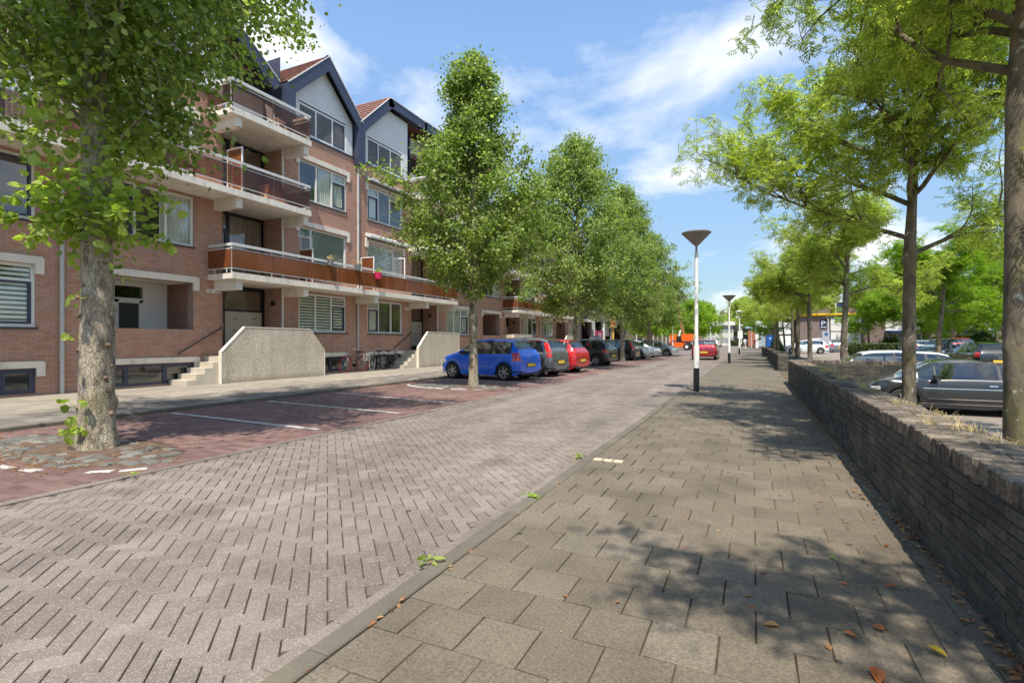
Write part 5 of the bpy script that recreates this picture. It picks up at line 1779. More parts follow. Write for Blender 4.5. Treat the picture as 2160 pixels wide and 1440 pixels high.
# tall background trees
p = linden(71, 13.0, 3.5, 5.5, 16000, 0.34, 0.25, 46, (0, 0), PROF3)
GB = 'tall trees beyond the low buildings'
tb1, mb1 = tree_thing(p, 'background_tree', 'tall dark green tree right of the farthest lamp posts', (3.0, 142, 0), 0, GB, M_bark2, M_ash)
for x, y, s, lb in [(-2.5, 158, 1.0, 'tall tree behind the white villa on its right'), (12, 150, 1.1, 'tall tree behind the white portico'), (22, 112, 0.95, 'tall tree behind the brown building left part'), (36, 106, 1.0, 'tall tree behind the brown building right part'), (-18, 178, 0.9, 'tall tree behind the white villa on its left')]:
    t, _ = tree_thing(None, 'background_tree', lb, (x, y, 0), x, GB, M_bark2, M_ash, mb1)
    t.scale = (s, s, s)
# thin, nearly bare tree
rg = np.random.default_rng(9)
mb = MB(); mb.tube([(0, 0, 0), (0.1, 0, 4), (0, 0, 9)], [0.2, 0.14, 0.05], 7)
for i in range(60):
    z = 3.5 + 6 * rg.random(); a = rg.random() * 6.28
    pts, rad, d = limb(rg, (0, 0, min(z, 8.5)), (math.cos(a), math.sin(a), 0.9), 2.6 * (1.2 - z / 12), 0.06, 6, 0.5, 0.2)
    mb.tube(pts, rad, 4, cap=False)
    for q in (2, 3, 4, 5):
        p2, r2, _ = limb(rg, pts[q], d + rg.normal(0, 0.7, 3), 1.0, 0.025, 4, 0.5, 0.2)
        mb.tube(p2, r2, 3, cap=False)
tt = thing('bare_tree', 'thin nearly leafless tree standing behind the white villa', 'tree', (-7.6, 146, 0))
for a in mb.v: a += np.array([-7.6, 146, 0])
mb.build('trunk', basic('grey_twig', (0.28, 0.27, 0.2), 0.9), tt)

# ------------------------------------------------------------------ hedges, shrubs
def hedge(name, label, x0, x1, y0, y1, z0, z1, n, size, seed, cat='hedge', round_=False):
    t = thing(name, label, cat, ((x0 + x1) / 2, (y0 + y1) / 2, z0))
    rg = np.random.default_rng(seed)
    cx, cy, cz = (x0 + x1) / 2, (y0 + y1) / 2, (z0 + z1) / 2
    if round_:
        P = rg.normal(0, 1, (n, 3)); P /= np.linalg.norm(P, axis=1)[:, None]
        P *= (0.6 + 0.4 * rg.random(n) ** 0.4)[:, None] * (1 + 0.15 * np.sin(P[:, 0] * 7) + 0.1 * np.sin(P[:, 1] * 9 + 1))[:, None]
        P = P * np.array([(x1 - x0) / 2, (y1 - y0) / 2, (z1 - z0) / 2])
        P[:, 2] = np.abs(P[:, 2]) * 1.6 - (z1 - z0) / 2
        core = MB().lathe([(0.0, z0), ((x1 - x0) * 0.36, z0), ((x1 - x0) * 0.33, cz), (0.0, cz + (z1 - z0) * .2)], (cx, cy, 0), 14)
    else:
        P = (rg.random((n, 3)) - 0.5) * 1.0
        ax = rg.integers(0, 3, n)
        sg = np.where(rg.random(n) < 0.5, -0.5, 0.5)
        for i in range(3): P[:, i] = np.where(ax == i, sg, P[:, i])
        P = P * np.array([x1 - x0, y1 - y0, z1 - z0]) + rg.normal(0, 0.03, (n, 3))
        core = MB().box(x0 + 0.04, x1 - 0.04, y0 + 0.04, y1 - 0.04, z0, z1 - 0.04)
    v, f = leaves(P + np.array([cx, cy, cz]), size, LIND, LIND_F, rg, 0.6)
    o = MB(); o.add(v, f); o.build('foliage', M_hedge, t)
    core.build('twigs', basic('hedge_core', (0.02, 0.028, 0.01), 0.9), t)
    return t
hedge('clipped_hedge', 'clipped low hedge in the middle of the parking lot', 7.9, 11.4, 53.5, 55.0, 0, 1.06, 5000, 0.11, 1)
hedge('shrub', 'round dark green shrub before the brown wall of the right building', 18.8, 23.0, 66, 70, 0, 2.5, 5000, 0.22, 2, 'shrub', True)
hedge('shrub', 'small green shrub left of the grey entrance door', 13.6, 15.4, 71, 73, 0, 2.2, 2500, 0.18, 3, 'shrub', True)
hedge('shrub', 'low shrub in the planted bed near the blue door', 1.7, 2.9, 59.0, 61.5, 0.2, 1.7, 2500, 0.15, 4, 'shrub', True)
hedge('clipped_hedge', 'low green hedge in front of the white villa', -5.0, 0.3, 139, 140.5, 0, 1.3, 2500, 0.2, 5)

# dry grass on the wall coping, litter, weeds
rg = np.random.default_rng(12)
V = []; F = []
def blade_tuft(x, y, z, n, h):
    for i in range(n):
        a = rg.random() * 6.28; l = h * (0.4 + 0.9 * rg.random()); lean = 0.3 + 1.1 * rg.random()
        dx, dy = math.cos(a) * lean, math.sin(a) * lean
        q = np.array([dx, dy, 1.0]); q /= np.linalg.norm(q)
        w = np.array([-math.sin(a), math.cos(a), 0]) * 0.0018
        b = np.array([x + rg.normal(0, 0.025), y + rg.normal(0, 0.03), z])
        n0 = len(V)
        m_ = b + q * l * 0.6; tip = b + q * l + np.array([0, 0, -l * 0.25 * lean])
        V.extend([b - w, b + w, m_ + w, m_ - w, tip])
        F.append((n0, n0 + 1, n0 + 2, n0 + 3)); F.append((n0 + 3, n0 + 2, n0 + 4, n0 + 4))
for x, y, n, h in [(1.30, 3.35, 46, 0.12), (1.36, 3.9, 40, 0.10), (1.28, 4.5, 80, 0.12), (1.36, 5.2, 50, 0.10), (1.3, 6.1, 60, 0.09), (1.3, 7.3, 60, 0.08), (1.33, 8.2, 110, 0.09), (1.30, 9.5, 90, 0.08), (1.3, 10.3, 120, 0.09), (1.28, 11.4, 160, 0.12), (1.3, 12.2, 160, 0.10), (1.28, 13.2, 90, 0.08), (1.25, 14.6, 100, 0.08), (1.25, 2.6, 40, 0.10)]:
    for q in range(3):
        blade_tuft(x + rg.normal(0, 0.05), y + rg.normal(0, 0.12), 0.735, n // 3, h)
mb = MB(); mb.v.append(np.array(V)); mb.nv = len(V); mb.f = [list(dict.fromkeys(q)) for q in F]
tag(mb.build('dry_grass', M_straw), kind='stuff')

def scatter(name, m, regions, size, seed, kind='stuff'):
    rg = np.random.default_rng(seed)
    P = []
    for (x0, x1, y0, y1, n, zz) in regions:
        P.append(np.stack([x0 + (x1 - x0) * rg.random(n), y0 + (y1 - y0) * rg.random(n), np.full(n, zz) + rg.random(n) * 0.008], 1))
    P = np.concatenate(P)
    v, f = leaves(P, size, LIND * np.array([1, 0.7, 1.6]), LIND_F, rg, 3.0)
    v[:, 2] = np.maximum(v[:, 2], -0.06)
    mb = MB(); mb.add(v, f)
    return tag(mb.build(name, m), kind=kind)
scatter('leaf_litter', M_litter, [(XP, XP + 0.22, -2, 14, 420, ZP + 0.008), (XP, XP + 0.5, 12, 15, 160, ZP + 0.008), (-8.6, -6.6, 2.6, 3.2, 260, ZP + 0.02), (-7.5, -6.2, 3.0, 4.3, 70, ZP + 0.05), (XW - 0.07, XW - 0.01, 1.0, 16, 520, 0.004), (XW - 0.22, XW - 0.03, 1.0, 12, 110, 0.004), (XK1, XW, 1.5, 12, 60, 0.004), (-9.5, -7.9, 2.9, 4.2, 90, ZP + 0.09), (XK0 - 0.03, XK0 + 0.0, 1, 10, 60, ZR + 0.002), (XK1 - 0.0, XK1 + 0.02, 1, 10, 60, 0.002)], 0.035, 77)
scatter('grit', M_litter, [(XK1, XW, 1.0, 9, 900, 0.001), (XR, XK0, 1.0, 8, 500, ZR + 0.001)], 0.009, 78)
GLF = 'fallen leaves on the pavement'
LF_ = [((0.02, 0.0), (1.885, 1375), 0)]
def gpt(px, py, z=0.0):
    s, c = math.sin(YAW), math.cos(YAW)
    d = 1080 * (CH - z) / (py - 718); r = (px - 1080) / 1080 * d
    return r * c - d * s, r * s + d * c
M_lor = leafmat('orange_leaf', [(0, (0.42, 0.12, 0.04)), (1, (0.5, 0.17, 0.06))], 0.3)
M_lye = leafmat('yellow_leaf', [(0, (0.62, 0.42, 0.03)), (1, (0.66, 0.46, 0.04))], 0.3)
M_lbr = leafmat('tan_leaf', [(0, (0.36, 0.19, 0.08)), (1, (0.42, 0.23, 0.1))], 0.3)
M_lgr = leafmat('green_leaf', [(0, (0.14, 0.26, 0.03)), (1, (0.2, 0.34, 0.05))], 0.3)
for px, py, m, sz, lb in [(1955, 1370, M_lye, 0.06, 'bright yellow leaf in the sunlit patch at the lower right'), (1848, 1417, M_lor, 0.085, 'large red orange leaf at the bottom edge'), (1778, 1337, M_lor, 0.075, 'long narrow orange leaf lying across a joint'), (1752, 1376, M_lbr, 0.05, 'small rolled tan leaf left of the orange ones'),
                          (1645, 1324, M_lbr, 0.05, 'pointed brown leaf beside a joint in the shade'), (1572, 1260, M_lbr, 0.045, 'three fingered tan leaf in the shadow'), (1748, 1176, M_lgr, 0.04, 'round fresh green leaf on a slab'), (1892, 1240, M_lor, 0.07, 'orange twig like leaf near the wall'), (2096, 1350, M_lbr, 0.05, 'tan leaf close to the wall foot at the right'),
                          (1868, 1332, M_lor, 0.05, 'small orange leaf on the shadow edge'), (1772, 1230, M_lor, 0.03, 'tiny orange leaf on a speckled slab'), (1738, 1058, M_lbr, 0.04, 'tan leaf at the top of the tree shadow'), (1598, 1108, M_lbr, 0.03, 'pale leaf at the left of the shadow top')]:
    x, y = gpt(px, py)
    rg = np.random.default_rng(int(px))
    v, f = leaves(np.array([[0, 0, 0.006]]), sz, LIND * np.array([1, 0.75, 2.0]), LIND_F, rg, 4.0)
    v = v + np.array([x, y, 0.004 - min(0, v[:, 2].min())])
    mb = MB(); mb.add(v, f)
    o = mb.build('fallen_leaf', m); tag(o, lb, 'leaf', GLF)
# weeds and fallen sprays at the kerb
for px, py, n, lb in [(1125, 1050, 34, 'yellow green fallen spray of leaves lying on the kerb'), (1222, 962, 20, 'small green weed tuft at the kerb beyond the fallen spray'), (903, 1186, 14, 'tiny weed growing between kerb and road'), (1545, 821, 24, 'green weeds at the foot of the nearest lamp post'), (278, 1002, 10, 'green leaf tuft lying on the road left')]:
    x, y = gpt(px, py)
    rg = np.random.default_rng(int(px))
    P = np.stack([x + rg.normal(0, 0.03, n), y + rg.normal(0, 0.03, n), 0.012 + 0.02 * rg.random(n)], 1)
    v, f = leaves(P, 0.042, LIND * np.array([1, 0.6, 2]), LIND_F, rg, 1.5)
    mb = MB(); mb.add(v, f); o = mb.build('weed', M_sprout); tag(o, lb, 'weed', 'weeds and fallen sprays along the kerb')
# three small pale inlay stones in the pavement
t = thing('inlay_stones', 'three small cream stones set in the pavement near the kerb', 'paving inlay', (*gpt(1270, 969), 0))
x, y = gpt(1253, 969)
for i in range(3):
    MB().box(x + i * 0.115, x + i * 0.115 + 0.095, y - 0.05, y + 0.05, 0.0, 0.012).build('stone', basic('cream_stone', (0.62, 0.5, 0.33), 0.8), t)

# ------------------------------------------------------------------ cars
def paint(name, c, metal=0.35):
    k = NT(name)
    k.col(c); k.rough(0.32)
    k.b.inputs['Metallic'].default_value = metal
    k.b.inputs['Coat Weight'].default_value = 1.0
    k.b.inputs['Coat Roughness'].default_value = 0.04
    return k.m
M_rubber = basic('tyre_rubber', (0.022, 0.022, 0.022), 0.85, 0.2, 20)
M_alloy = basic('alloy_wheel', (0.42, 0.42, 0.42), 0.3, 0.05, 5, metal=0.7)
M_trim = basic('black_trim', (0.02, 0.02, 0.021), 0.55, 0.1, 5)
M_red = basic('red_lamp', (0.55, 0.02, 0.02), 0.12, 0.15, 12, coat=1.0)
M_lamp = basic('clear_lamp', (0.62, 0.62, 0.60), 0.12, 0.15, 25, metal=0.3, coat=1.0)
M_amber = basic('amber_lamp', (0.6, 0.22, 0.03), 0.15, 0.1, 12)
M_plate = basic('yellow_plate', (0.78, 0.50, 0.04), 0.5, 0.04, 5)
M_chrome = basic('chrome', (0.7, 0.7, 0.7), 0.12, 0.02, 5, metal=1.0)
M_interior = basic('car_interior', (0.03, 0.03, 0.032), 0.8, 0.3, 4)

SHAPES = {
 # (s from rear 0 to front 1, z as share of height)
 'hatch': dict(top=[(0, .50), (.012, .64), (.03, .69), (.10, .93), (.17, .975), (.35, 1.0), (.52, .985), (.62, .93), (.80, .655), (.90, .59), (.965, .51), (1, .38)],
               glass=(.045, .105, .64, .785), sides=[(.13, .335), (.355, .60), (.61, .70)], belt=.60),
 'mpv': dict(top=[(0, .46), (.01, .62), (.025, .68), (.075, .92), (.14, .975), (.35, 1.0), (.55, .985), (.66, .92), (.86, .60), (.93, .54), (.975, .47), (1, .36)],
             glass=(.035, .08, .685, .85), sides=[(.095, .20), (.215, .43), (.445, .68), (.69, .77)], belt=.59),
 'coupe': dict(top=[(0, .50), (.02, .62), (.05, .665), (.14, .715), (.25, .82), (.34, .925), (.42, .985), (.48, 1.0), (.55, .99), (.62, .94), (.80, .66), (.90, .60), (.96, .525), (1, .36)],
               glass=(.155, .30, .615, .79), sides=[(.245, .325), (.34, .63), (.64, .72)], belt=.615),
 'estate': dict(top=[(0, .52), (.012, .66), (.03, .70), (.085, .90), (.15, .96), (.40, 1.0), (.55, .985), (.62, .945), (.77, .66), (.88, .60), (.96, .51), (1, .36)],
                glass=(.04, .085, .635, .76), sides=[(.07, .22), (.235, .42), (.435, .64), (.645, .70)], belt=.62),
}
def car(name, label, x, y, z, rz, L, W, H, pm, shape='hatch', group=None, wheel_r=0.30, ax=(0.175, 0.80), detail=True, plate='', roofc=None, lampz=(0.44, 0.62), tall_tail=False, trimline=False, cat='car', bw=0.0):
    """x,y: centre; local +x is the front of the car"""
    t = thing(name, label, cat, (x, y, z), rz, group)
    sh = SHAPES[shape]
    R_ = wheel_r + 0.045
    xs = set(np.linspace(0, 1, 61).tolist())
    for a in ax:
        for q in np.linspace(-1, 1, 17): xs.add(a + q * R_ / L * 0.999)
    for q in sh['glass']: xs.add(q)
    for a, b in sh['sides']: xs.add(a); xs.add(b)
    xs = np.array(sorted(v for v in xs if 0 <= v <= 1))
    keep = [0]
    for i in range(1, len(xs)):
        if xs[i] - xs[keep[-1]] > 0.0015: keep.append(i)
    xs = xs[keep]
    fine = np.linspace(0, 1, 801)
    tp = np.interp(fine, [p[0] for p in sh['top']], [p[1] for p in sh['top']])
    kern = np.hanning(31); kern /= kern.sum()
    tps = np.convolve(np.pad(tp, 15, mode='edge'), kern, 'valid')
    e = np.minimum(fine, 1 - fine)
    tps = np.where(e < 0.02, tp, tps)
    top = lambda s: np.interp(s, fine, tps) * H
    def belt(s):
        b = sh['belt'] * H + 0.03 * H * (0.5 - s) * 1.2
        return np.minimum(b, top(s) - 0.012 * H)
    def bottom(s):
        z0 = 0.19 + 0.05 * max(0, (s - 0.93) / 0.07) + 0.09 * max(0, (0.06 - s) / 0.06)
        for a in ax:
            dx = (s - a) * L
            if abs(dx) < R_:
                z0 = max(z0, wheel_r + math.sqrt(R_ * R_ - dx * dx))
        return z0
    def half(s):
        e0 = min(1, max(0, s) / 0.09); e1 = min(1, max(0, 1 - s) / 0.16)
        return W / 2 * (1 - 0.13 * (1 - e0) ** 2.2) * (1 - 0.24 * (1 - e1) ** 2.4)
    def section(s):
        zt = top(s); zb = belt(s); z0 = bottom(s); h = half(s)
        hg = zt - zb
        k = min(1, max(0, hg / (0.30 * H)))
        arch = max([0] + [1 - abs((s - a) * L) / (R_ * 1.35) for a in ax])
        fl = 0.014 * max(0, arch)
        pts = []
        for q, w in ((0, .965), (.12, .985), (.35, 1.0), (.6, 1.0), (.82, .985), (1, .955)):
            pts.append((h * w + fl * (1 - q), z0 + (zb - z0) * q))
        ys = h * (0.93 - 0.0 * k)
        pts.append((ys, zb + hg * 0.06))
        ytop = h * (0.86 * (1 - k) + 0.735 * k)
        pts.append(((ys + ytop) / 2, zb + hg * 0.47))
        pts.append((ytop, zb + hg * 0.86))
        pts.append((ytop - 0.045 * k - 0.06 * (1 - k), zb + hg * 0.955))
        pts.append((ytop * 0.72, zb + hg * 0.99))
        pts.append((ytop * 0.36, zt)); pts.append((0, zt + 0.002))
        return pts
    S = [section(s) for s in xs]
    nr = len(S[0])
    def P(i, j, sd, off=0.0):
        yy, zz = S[i][j]
        return ((xs[i] - 0.5) * L, sd * (yy + off), zz)
    g0, g1, g2, g3 = sh['glass']
    def cls(i, j):
        s = (xs[i] + xs[i + 1]) / 2
        if 6 <= j <= 7:
            for n, (a, b) in enumerate(sh['sides']):
                if a <= s <= b: return 'side%d' % n
            if sh['sides'][0][0] - 0.02 < s < sh['sides'][-1][1] and j >= 6: return 'pillar'
        if j >= 8:
            if g2 < s < g3: return 'wind'
            if g0 < s < g1: return 'rear'
        return 'body'
    groups = {}
    for sd in (1, -1):
        for i in range(len(xs) - 1):
            for j in range(nr - 1):
                c = cls(i, j)
                key = c if c in ('body', 'wind', 'rear', 'pillar') else c + ('L' if sd > 0 else 'R')
                groups.setdefault(key, []).append((sd, i, j))
    for key, L_q in groups.items():
        vid = {}; V = []; F = []
        for sd, i, j in L_q:
            q = []
            for (a, b) in ((i, j), (i + 1, j), (i + 1, j + 1), (i, j + 1)):
                kk = (0 if b == nr - 1 else sd, a, b)
                if kk not in vid:
                    vid[kk] = len(V); V.append(P(a, b, sd))
                q.append(vid[kk])
            F.append(tuple(q if sd < 0 else q[::-1]))
        if key == 'body':
            for i, flip in ((0, False), (len(xs) - 1, True)):
                # end caps as strips
                for j in range(nr - 2):
                    q = []
                    for sd, b in ((-1, j), (1, j), (1, j + 1), (-1, j + 1)):
                        kk = (sd, i, b)
                        if kk not in vid: vid[kk] = len(V); V.append(P(i, b, sd))
                        q.append(vid[kk])
                    F.append(tuple(q if flip else q[::-1]))
        mb = MB(); mb.add(V, F)
        if key == 'body': mb.build('body', pm, t, smooth=32, local=True)
        elif key == 'pillar': mb.build('pillar_trim', M_trim if not roofc else pm, t, smooth=True, local=True)
        else:
            mb.build({'w': 'windscreen', 'r': 'rear_window', 's': 'side_window'}[key[0]], M_cglass, t, smooth='all', local=True)
    # dark interior and floor
    inn = MB().box(-L * 0.42, L * 0.42, -W * 0.41, W * 0.41, 0.22, 0.40)
    inn.build('underbody', M_trim, t, local=True)
    it = MB()
    for xx in (-0.16, 0.06):
        for yy in (-0.22, 0.22):
            it.box(L * xx - 0.06, L * xx + 0.06, W * yy - 0.2, W * yy + 0.2, 0.5, 0.62 * H)
            it.box(L * xx - 0.04, L * xx + 0.03, W * yy - 0.1, W * yy + 0.1, 0.64 * H, 0.76 * H)
    it.box(L * (g3 - 0.5) - 0.62, L * (g3 - 0.5) - 0.3, -W * 0.38, W * 0.38, 0.5, 0.60 * H)
    it.box(-L * 0.43, L * 0.30, -W * 0.40, W * 0.40, 0.401, 0.47)
    it.build('seats', M_interior, t, local=True)
    # wheels
    for a in ax:
        for sd in (1, -1):
            xx, yy = (a - 0.5) * L, sd * (W / 2 - 0.115)
            r = wheel_r
            wh = MB().lathe([(r * .66, -.095), (r * .9, -.1), (r * .985, -.08), (r, -.04), (r, .04), (r * .985, .08), (r * .9, .1), (r * .66, .095)], (xx, yy, r), 28, 'y', cap=False)
            w = wh.build('wheel', M_rubber, t, smooth=50, local=True)
            rim = MB().lathe([(r * .66, -.02), (r * .66, .075 ), (r * .60, .08), (r * .58, .03), (0.0, .03)] if sd > 0 else [(r * .66, .02), (r * .66, -.075), (r * .60, -.08), (r * .58, -.03), (0.0, -.03)], (xx, yy, r), 28, 'y')
            rim.build('rim_dish', M_trim if detail else M_alloy, w, smooth=30, local=True)
            if detail:
                sp_ = MB()
                for q in range(6):
                    th = q * math.pi / 3 + 0.3
                    c, s = math.cos(th), math.sin(th)
                    sp_.obox((xx + c * r * .33, yy + sd * .062, r + s * r * .33), (c * r * .30, 0, s * r * .30), (-s * r * .085, 0, c * r * .085), (0, 0.012, 0))
                sp_.lathe([(r * .15, sd * .05), (r * .15, sd * .085), (r * .1, sd * .09), (0, sd * .09)], (xx, yy, r), 12, 'y')
                sp_.lathe([(r * .60, sd * .05), (r * .655, sd * .05), (r * .655, sd * .098), (r * .60, sd * .082), (r * .60, sd * .05)], (xx, yy, r), 28, 'y', cap=False)
                sp_.build('rim', M_alloy, w, local=True)
            MB().lathe([(0, -.12 * sd), (R_ * 0.99, -.12 * sd), (R_ * 0.99, -.10 * sd), (0, -.10 * sd)], (xx, yy, r), 20, 'y').build('wheel_well', M_trim, t, local=True)
    def ysurf(s, z_):
        pts = section(s)
        zz = [p[1] for p in pts]; yy = [p[0] for p in pts]
        return float(np.interp(z_, zz, yy))
    def smin(z_):
        return float(fine[np.argmax(tps * H > z_)])
    def patch(s0, s1, z0, z1, m, nm, sides=(1, -1), off=0.006, ns=7, nz=5, skew=0.0, label=None):
        for sd in sides:
            V = []; F = []
            for i in range(ns + 1):
                for j in range(nz + 1):
                    z_ = (z0 + (z1 - z0) * j / nz) * H
                    s = s0 + (s1 - s0) * i / ns
                    if s0 < 0.5 and s1 < 0.2:
                        s += smin(z_ + 0.012 * H)
                    s = min(max(s, 0.0), 1.0)
                    V.append(((s - 0.5) * L, sd * (ysurf(s, z_) + off), z_))
            for i in range(ns):
                for j in range(nz):
                    a = i * (nz + 1) + j
                    q = (a, a + nz + 1, a + nz + 2, a + 1)
                    F.append(q if sd < 0 else q[::-1])
            mb = MB(); mb.add(V, F)
            # return onto the end face
            if s0 <= 0.001 or s1 >= 0.999:
                rear = s0 <= 0.001
                xe = -L / 2 - off if rear else L / 2 + off
                se = 0.0 if rear else 1.0
                V = []; 
                for j in range(nz + 1):
                    z_ = min((z0 + (z1 - z0) * j / nz) * H, top(se) * 0.97)
                    ye = ysurf(se, z_) + off
                    V += [(xe, sd * ye, z_), (xe, sd * ye * (0.70 if rear else 0.62), z_)]
                mb.add(V, [(2 * j, 2 * j + 1, 2 * j + 3, 2 * j + 2) for j in range(nz)])
            mb.build(nm, m, t, local=True, smooth='all')
    lz0, lz1 = lampz
    if tall_tail: patch(0.0, 0.045, 0.50, 0.86, M_red, 'taillight', skew=0.03)
    else: patch(0.0, 0.075, lz0, lz1, M_red, 'taillight')
    patch(0.915, 1.0, 0.40, 0.485, M_lamp, 'headlight')
    # bumpers, seams, handles, mirrors, plates
    patch(0.0, 0.10, 0.20, 0.235, M_trim, 'bumper_lip', off=0.008)
    if detail:
        for s in (sh['sides'][0][1] + 0.01, sh['sides'][1][1] + 0.005, sh['sides'][-1][1] + 0.015):
            patch(s - 0.0011, s + 0.0011, 0.22, sh['belt'] - 0.01, M_trim, 'door_seam', ns=1, nz=6, off=0.0015)
        patch(0.30 if shape != 'coupe' else 0.2, 0.68, 0.285, 0.30, pm if not trimline else M_chrome, 'side_moulding', ns=10, nz=2, off=0.016)
        if trimline:
            patch(0.26, 0.70, 0.47, 0.483, M_chrome, 'side_moulding', ns=10, nz=2, off=0.010)
            patch(0.24, 0.72, 0.20, 0.21, M_chrome, 'side_moulding', ns=10, nz=2, off=0.010)
        for s in (sh['sides'][0][1] - 0.035, sh['sides'][1][1] - 0.24 if False else sh['sides'][1][0] + 0.03):
            if shape == 'coupe' and s < 0.33: continue
            patch(s - 0.019, s + 0.019, sh['belt'] - 0.085, sh['belt'] - 0.065, M_chrome if trimline else pm, 'door_handle', ns=2, nz=1, off=0.03)
    for sd in (1, -1):
        sx = sh['sides'][-1][1] - 0.03 if shape != 'coupe' else 0.64
        xm = (sx - 0.5) * L; zm = (sh['belt'] + 0.055) * H; ym = sd * (half(sx) + 0.09)
        mm = MB().obox((xm, ym, zm), (0.055, sd * 0.015, 0), (0.0, 0.095, 0), (0.01, 0, 0.062))
        mm.obox((xm, sd * (half(sx) - 0.015), zm - 0.05), (0.02, 0, 0), (0, 0.03, 0), (0, 0, 0.015))
        mm.build('wing_mirror', M_trim if detail else pm, t, local=True)
    pz = 0.335 * H if shape != 'coupe' else 0.3 * H
    for s, xe in ((-1, -L / 2 - 0.017), (1, L / 2 + 0.012)):
        p_ = MB().box(xe - 0.006, xe + 0.006, -0.26, 0.26, pz, pz + 0.11).build('number_plate', M_plate, t, local=True)
    MB().box(L / 2 - 0.02, L / 2 + 0.008, -W * 0.26, W * 0.26, 0.22 * H, 0.29 * H).build('grille', M_trim, t, local=True)
    wr = half(0.0)
    MB().box(-L / 2 - 0.0035, -L / 2 + 0.02, -wr * 0.86, wr * 0.86, 0.395 * H, 0.402 * H).build('tailgate_seam', M_trim, t, local=True)
    MB().box(-L / 2 - 0.012, -L / 2 + 0.02, -wr * 0.93, wr * 0.93, 0.14 * H, 0.185 * H).build('bumper_insert', M_trim, t, local=True)
    MB().box(-L / 2 - 0.010, -L / 2 + 0.02, -0.30, 0.30, pz - 0.02, pz + 0.13).build('plate_recess', M_trim, t, local=True)
    MB().box(-L / 2 - 0.006, -L / 2 + 0.02, -0.055, 0.055, 0.475 * H, 0.495 * H).build('tailgate_handle', M_chrome, t, local=True)
    if roofc:
        V = []; F = []
        idx = [i for i in range(len(xs)) if g1 + 0.02 < xs[i] < g2 - 0.01]
        for i in idx:
            for j in (9, 10, 11, 12): V.append(P(i, j, 1)); 
            for j in (11, 10, 9): V.append(P(i, j, -1))
        for a in range(len(idx) - 1):
            for b in range(6):
                F.append((a * 7 + b, a * 7 + b + 1, (a + 1) * 7 + b + 1, (a + 1) * 7 + b))
        mb = MB(); mb.add(V, F); mb.v[0][:, 2] += 0.006; mb.build('roof_skin', roofc, t, local=True)
    return t

P_blue = paint('blue_paint', (0.004, 0.13, 0.72), 0.0)
P_grey = paint('grey_paint', (0.15, 0.155, 0.155), 0.5)
P_red = paint('red_paint', (0.50, 0.012, 0.018), 0.15)
P_char = paint('charcoal_paint', (0.045, 0.052, 0.058), 0.5)
P_blk = paint('black_car_paint', (0.008, 0.010, 0.012), 0.2)
P_sil = paint('silver_paint', (0.45, 0.47, 0.50), 0.6)
P_slv2 = paint('blue_silver_paint', (0.30, 0.33, 0.39), 0.6)
P_wht = paint('white_car_paint', (0.72, 0.74, 0.76), 0.05)
P_drk = paint('dark_grey_paint', (0.013, 0.0135, 0.015), 0.0)
P_dred = paint('dark_red_paint', (0.30, 0.010, 0.018), 0.3)
GC = 'cars parked nose in along the houses'
PI = math.pi
def parked(name, label, xc, y, out, L, W, H, pm, **kw):
    """perpendicular bay: out=False -> nose towards the houses (-x)"""
    return car(name, label, xc, y, (ZP + ZR) / 2 - 0.005, PI - (0.11 if y < 30 else 0.03) if not out else 0.0, L, W, H, pm, group=GC, **kw)
parked('parked_car', 'bright blue small hatchback behind the second street tree', -8.80, 16.80, False, 3.48, 1.63, 1.47, P_blue, shape='hatch', wheel_r=0.30, ax=(0.185, 0.83), lampz=(0.47, 0.66))
parked('parked_car', 'grey rounded hatchback with tall tail lights right of the blue one', -8.72, 19.15, False, 3.90, 1.69, 1.53, P_grey, shape='mpv', tall_tail=True, wheel_r=0.30)
parked('parked_car', 'red hatchback at the right end of the first three parked cars', -8.6, 21.6, False, 3.9, 1.69, 1.47, P_red, shape='hatch', lampz=(0.47, 0.62))
parked('parked_car', 'charcoal hatchback with red tail lamps behind the third street tree', -9.0, 28.4, False, 3.99, 1.72, 1.49, P_char, shape='hatch', wheel_r=0.31, lampz=(0.48, 0.60))
parked('parked_car', 'black hatchback with red lamps behind the fourth street tree', -9.3, 36.4, False, 3.95, 1.70, 1.47, P_blk, shape='hatch', wheel_r=0.30, tall_tail=True)
parked('parked_car', 'silver hatchback parked nose out behind the black hatchback', -8.9, 39.6, True, 3.9, 1.7, 1.50, P_sil, shape='mpv')
parked('parked_car', 'blue grey hatchback parked nose out beside the silver ones', -8.8, 43.0, True, 3.9, 1.7, 1.45, P_slv2, shape='hatch')
parked('parked_car', 'silver car parked nose out at the far end of the row', -8.3, 48.6, True, 4.2, 1.75, 1.46, P_sil, shape='hatch')
car('van', 'dark van parked in the passage under the brown building', -15.6, 53.2, ZR, PI * 0.5 + 0.5, 4.6, 1.9, 1.95, P_blk, shape='mpv', detail=False, cat='van', lampz=(0.4, 0.6))
car('moving_car', 'dark red hatchback driving away down the middle of the street', -3.15, 40.6, ZR - 0.005, PI / 2, 3.9, 1.72, 1.50, P_dred, shape='hatch', lampz=(0.50, 0.66))
GQ = 'cars on the parking lot'
car('parked_car', 'dark grey metallic coupe with chrome strips just behind the near garden wall', 4.64, 16.72, ZL, PI, 4.05, 1.75, 1.37, P_drk, shape='coupe', group=GQ, wheel_r=0.31, trimline=True)
car('parked_car', 'white estate car seen over the crosswise brick wall', 4.15, 22.6, -0.42, PI, 4.45, 1.78, 1.43, P_wht, shape='estate', group=GQ, lampz=(0.55, 0.64))
car('parked_car', 'silver people carrier seen from behind on the lot', 12.2, 52.1, -0.04, PI / 2 + 0.12, 4.0, 1.70, 1.45, P_sil, shape='mpv', group=GQ, lampz=(0.62, 0.72))
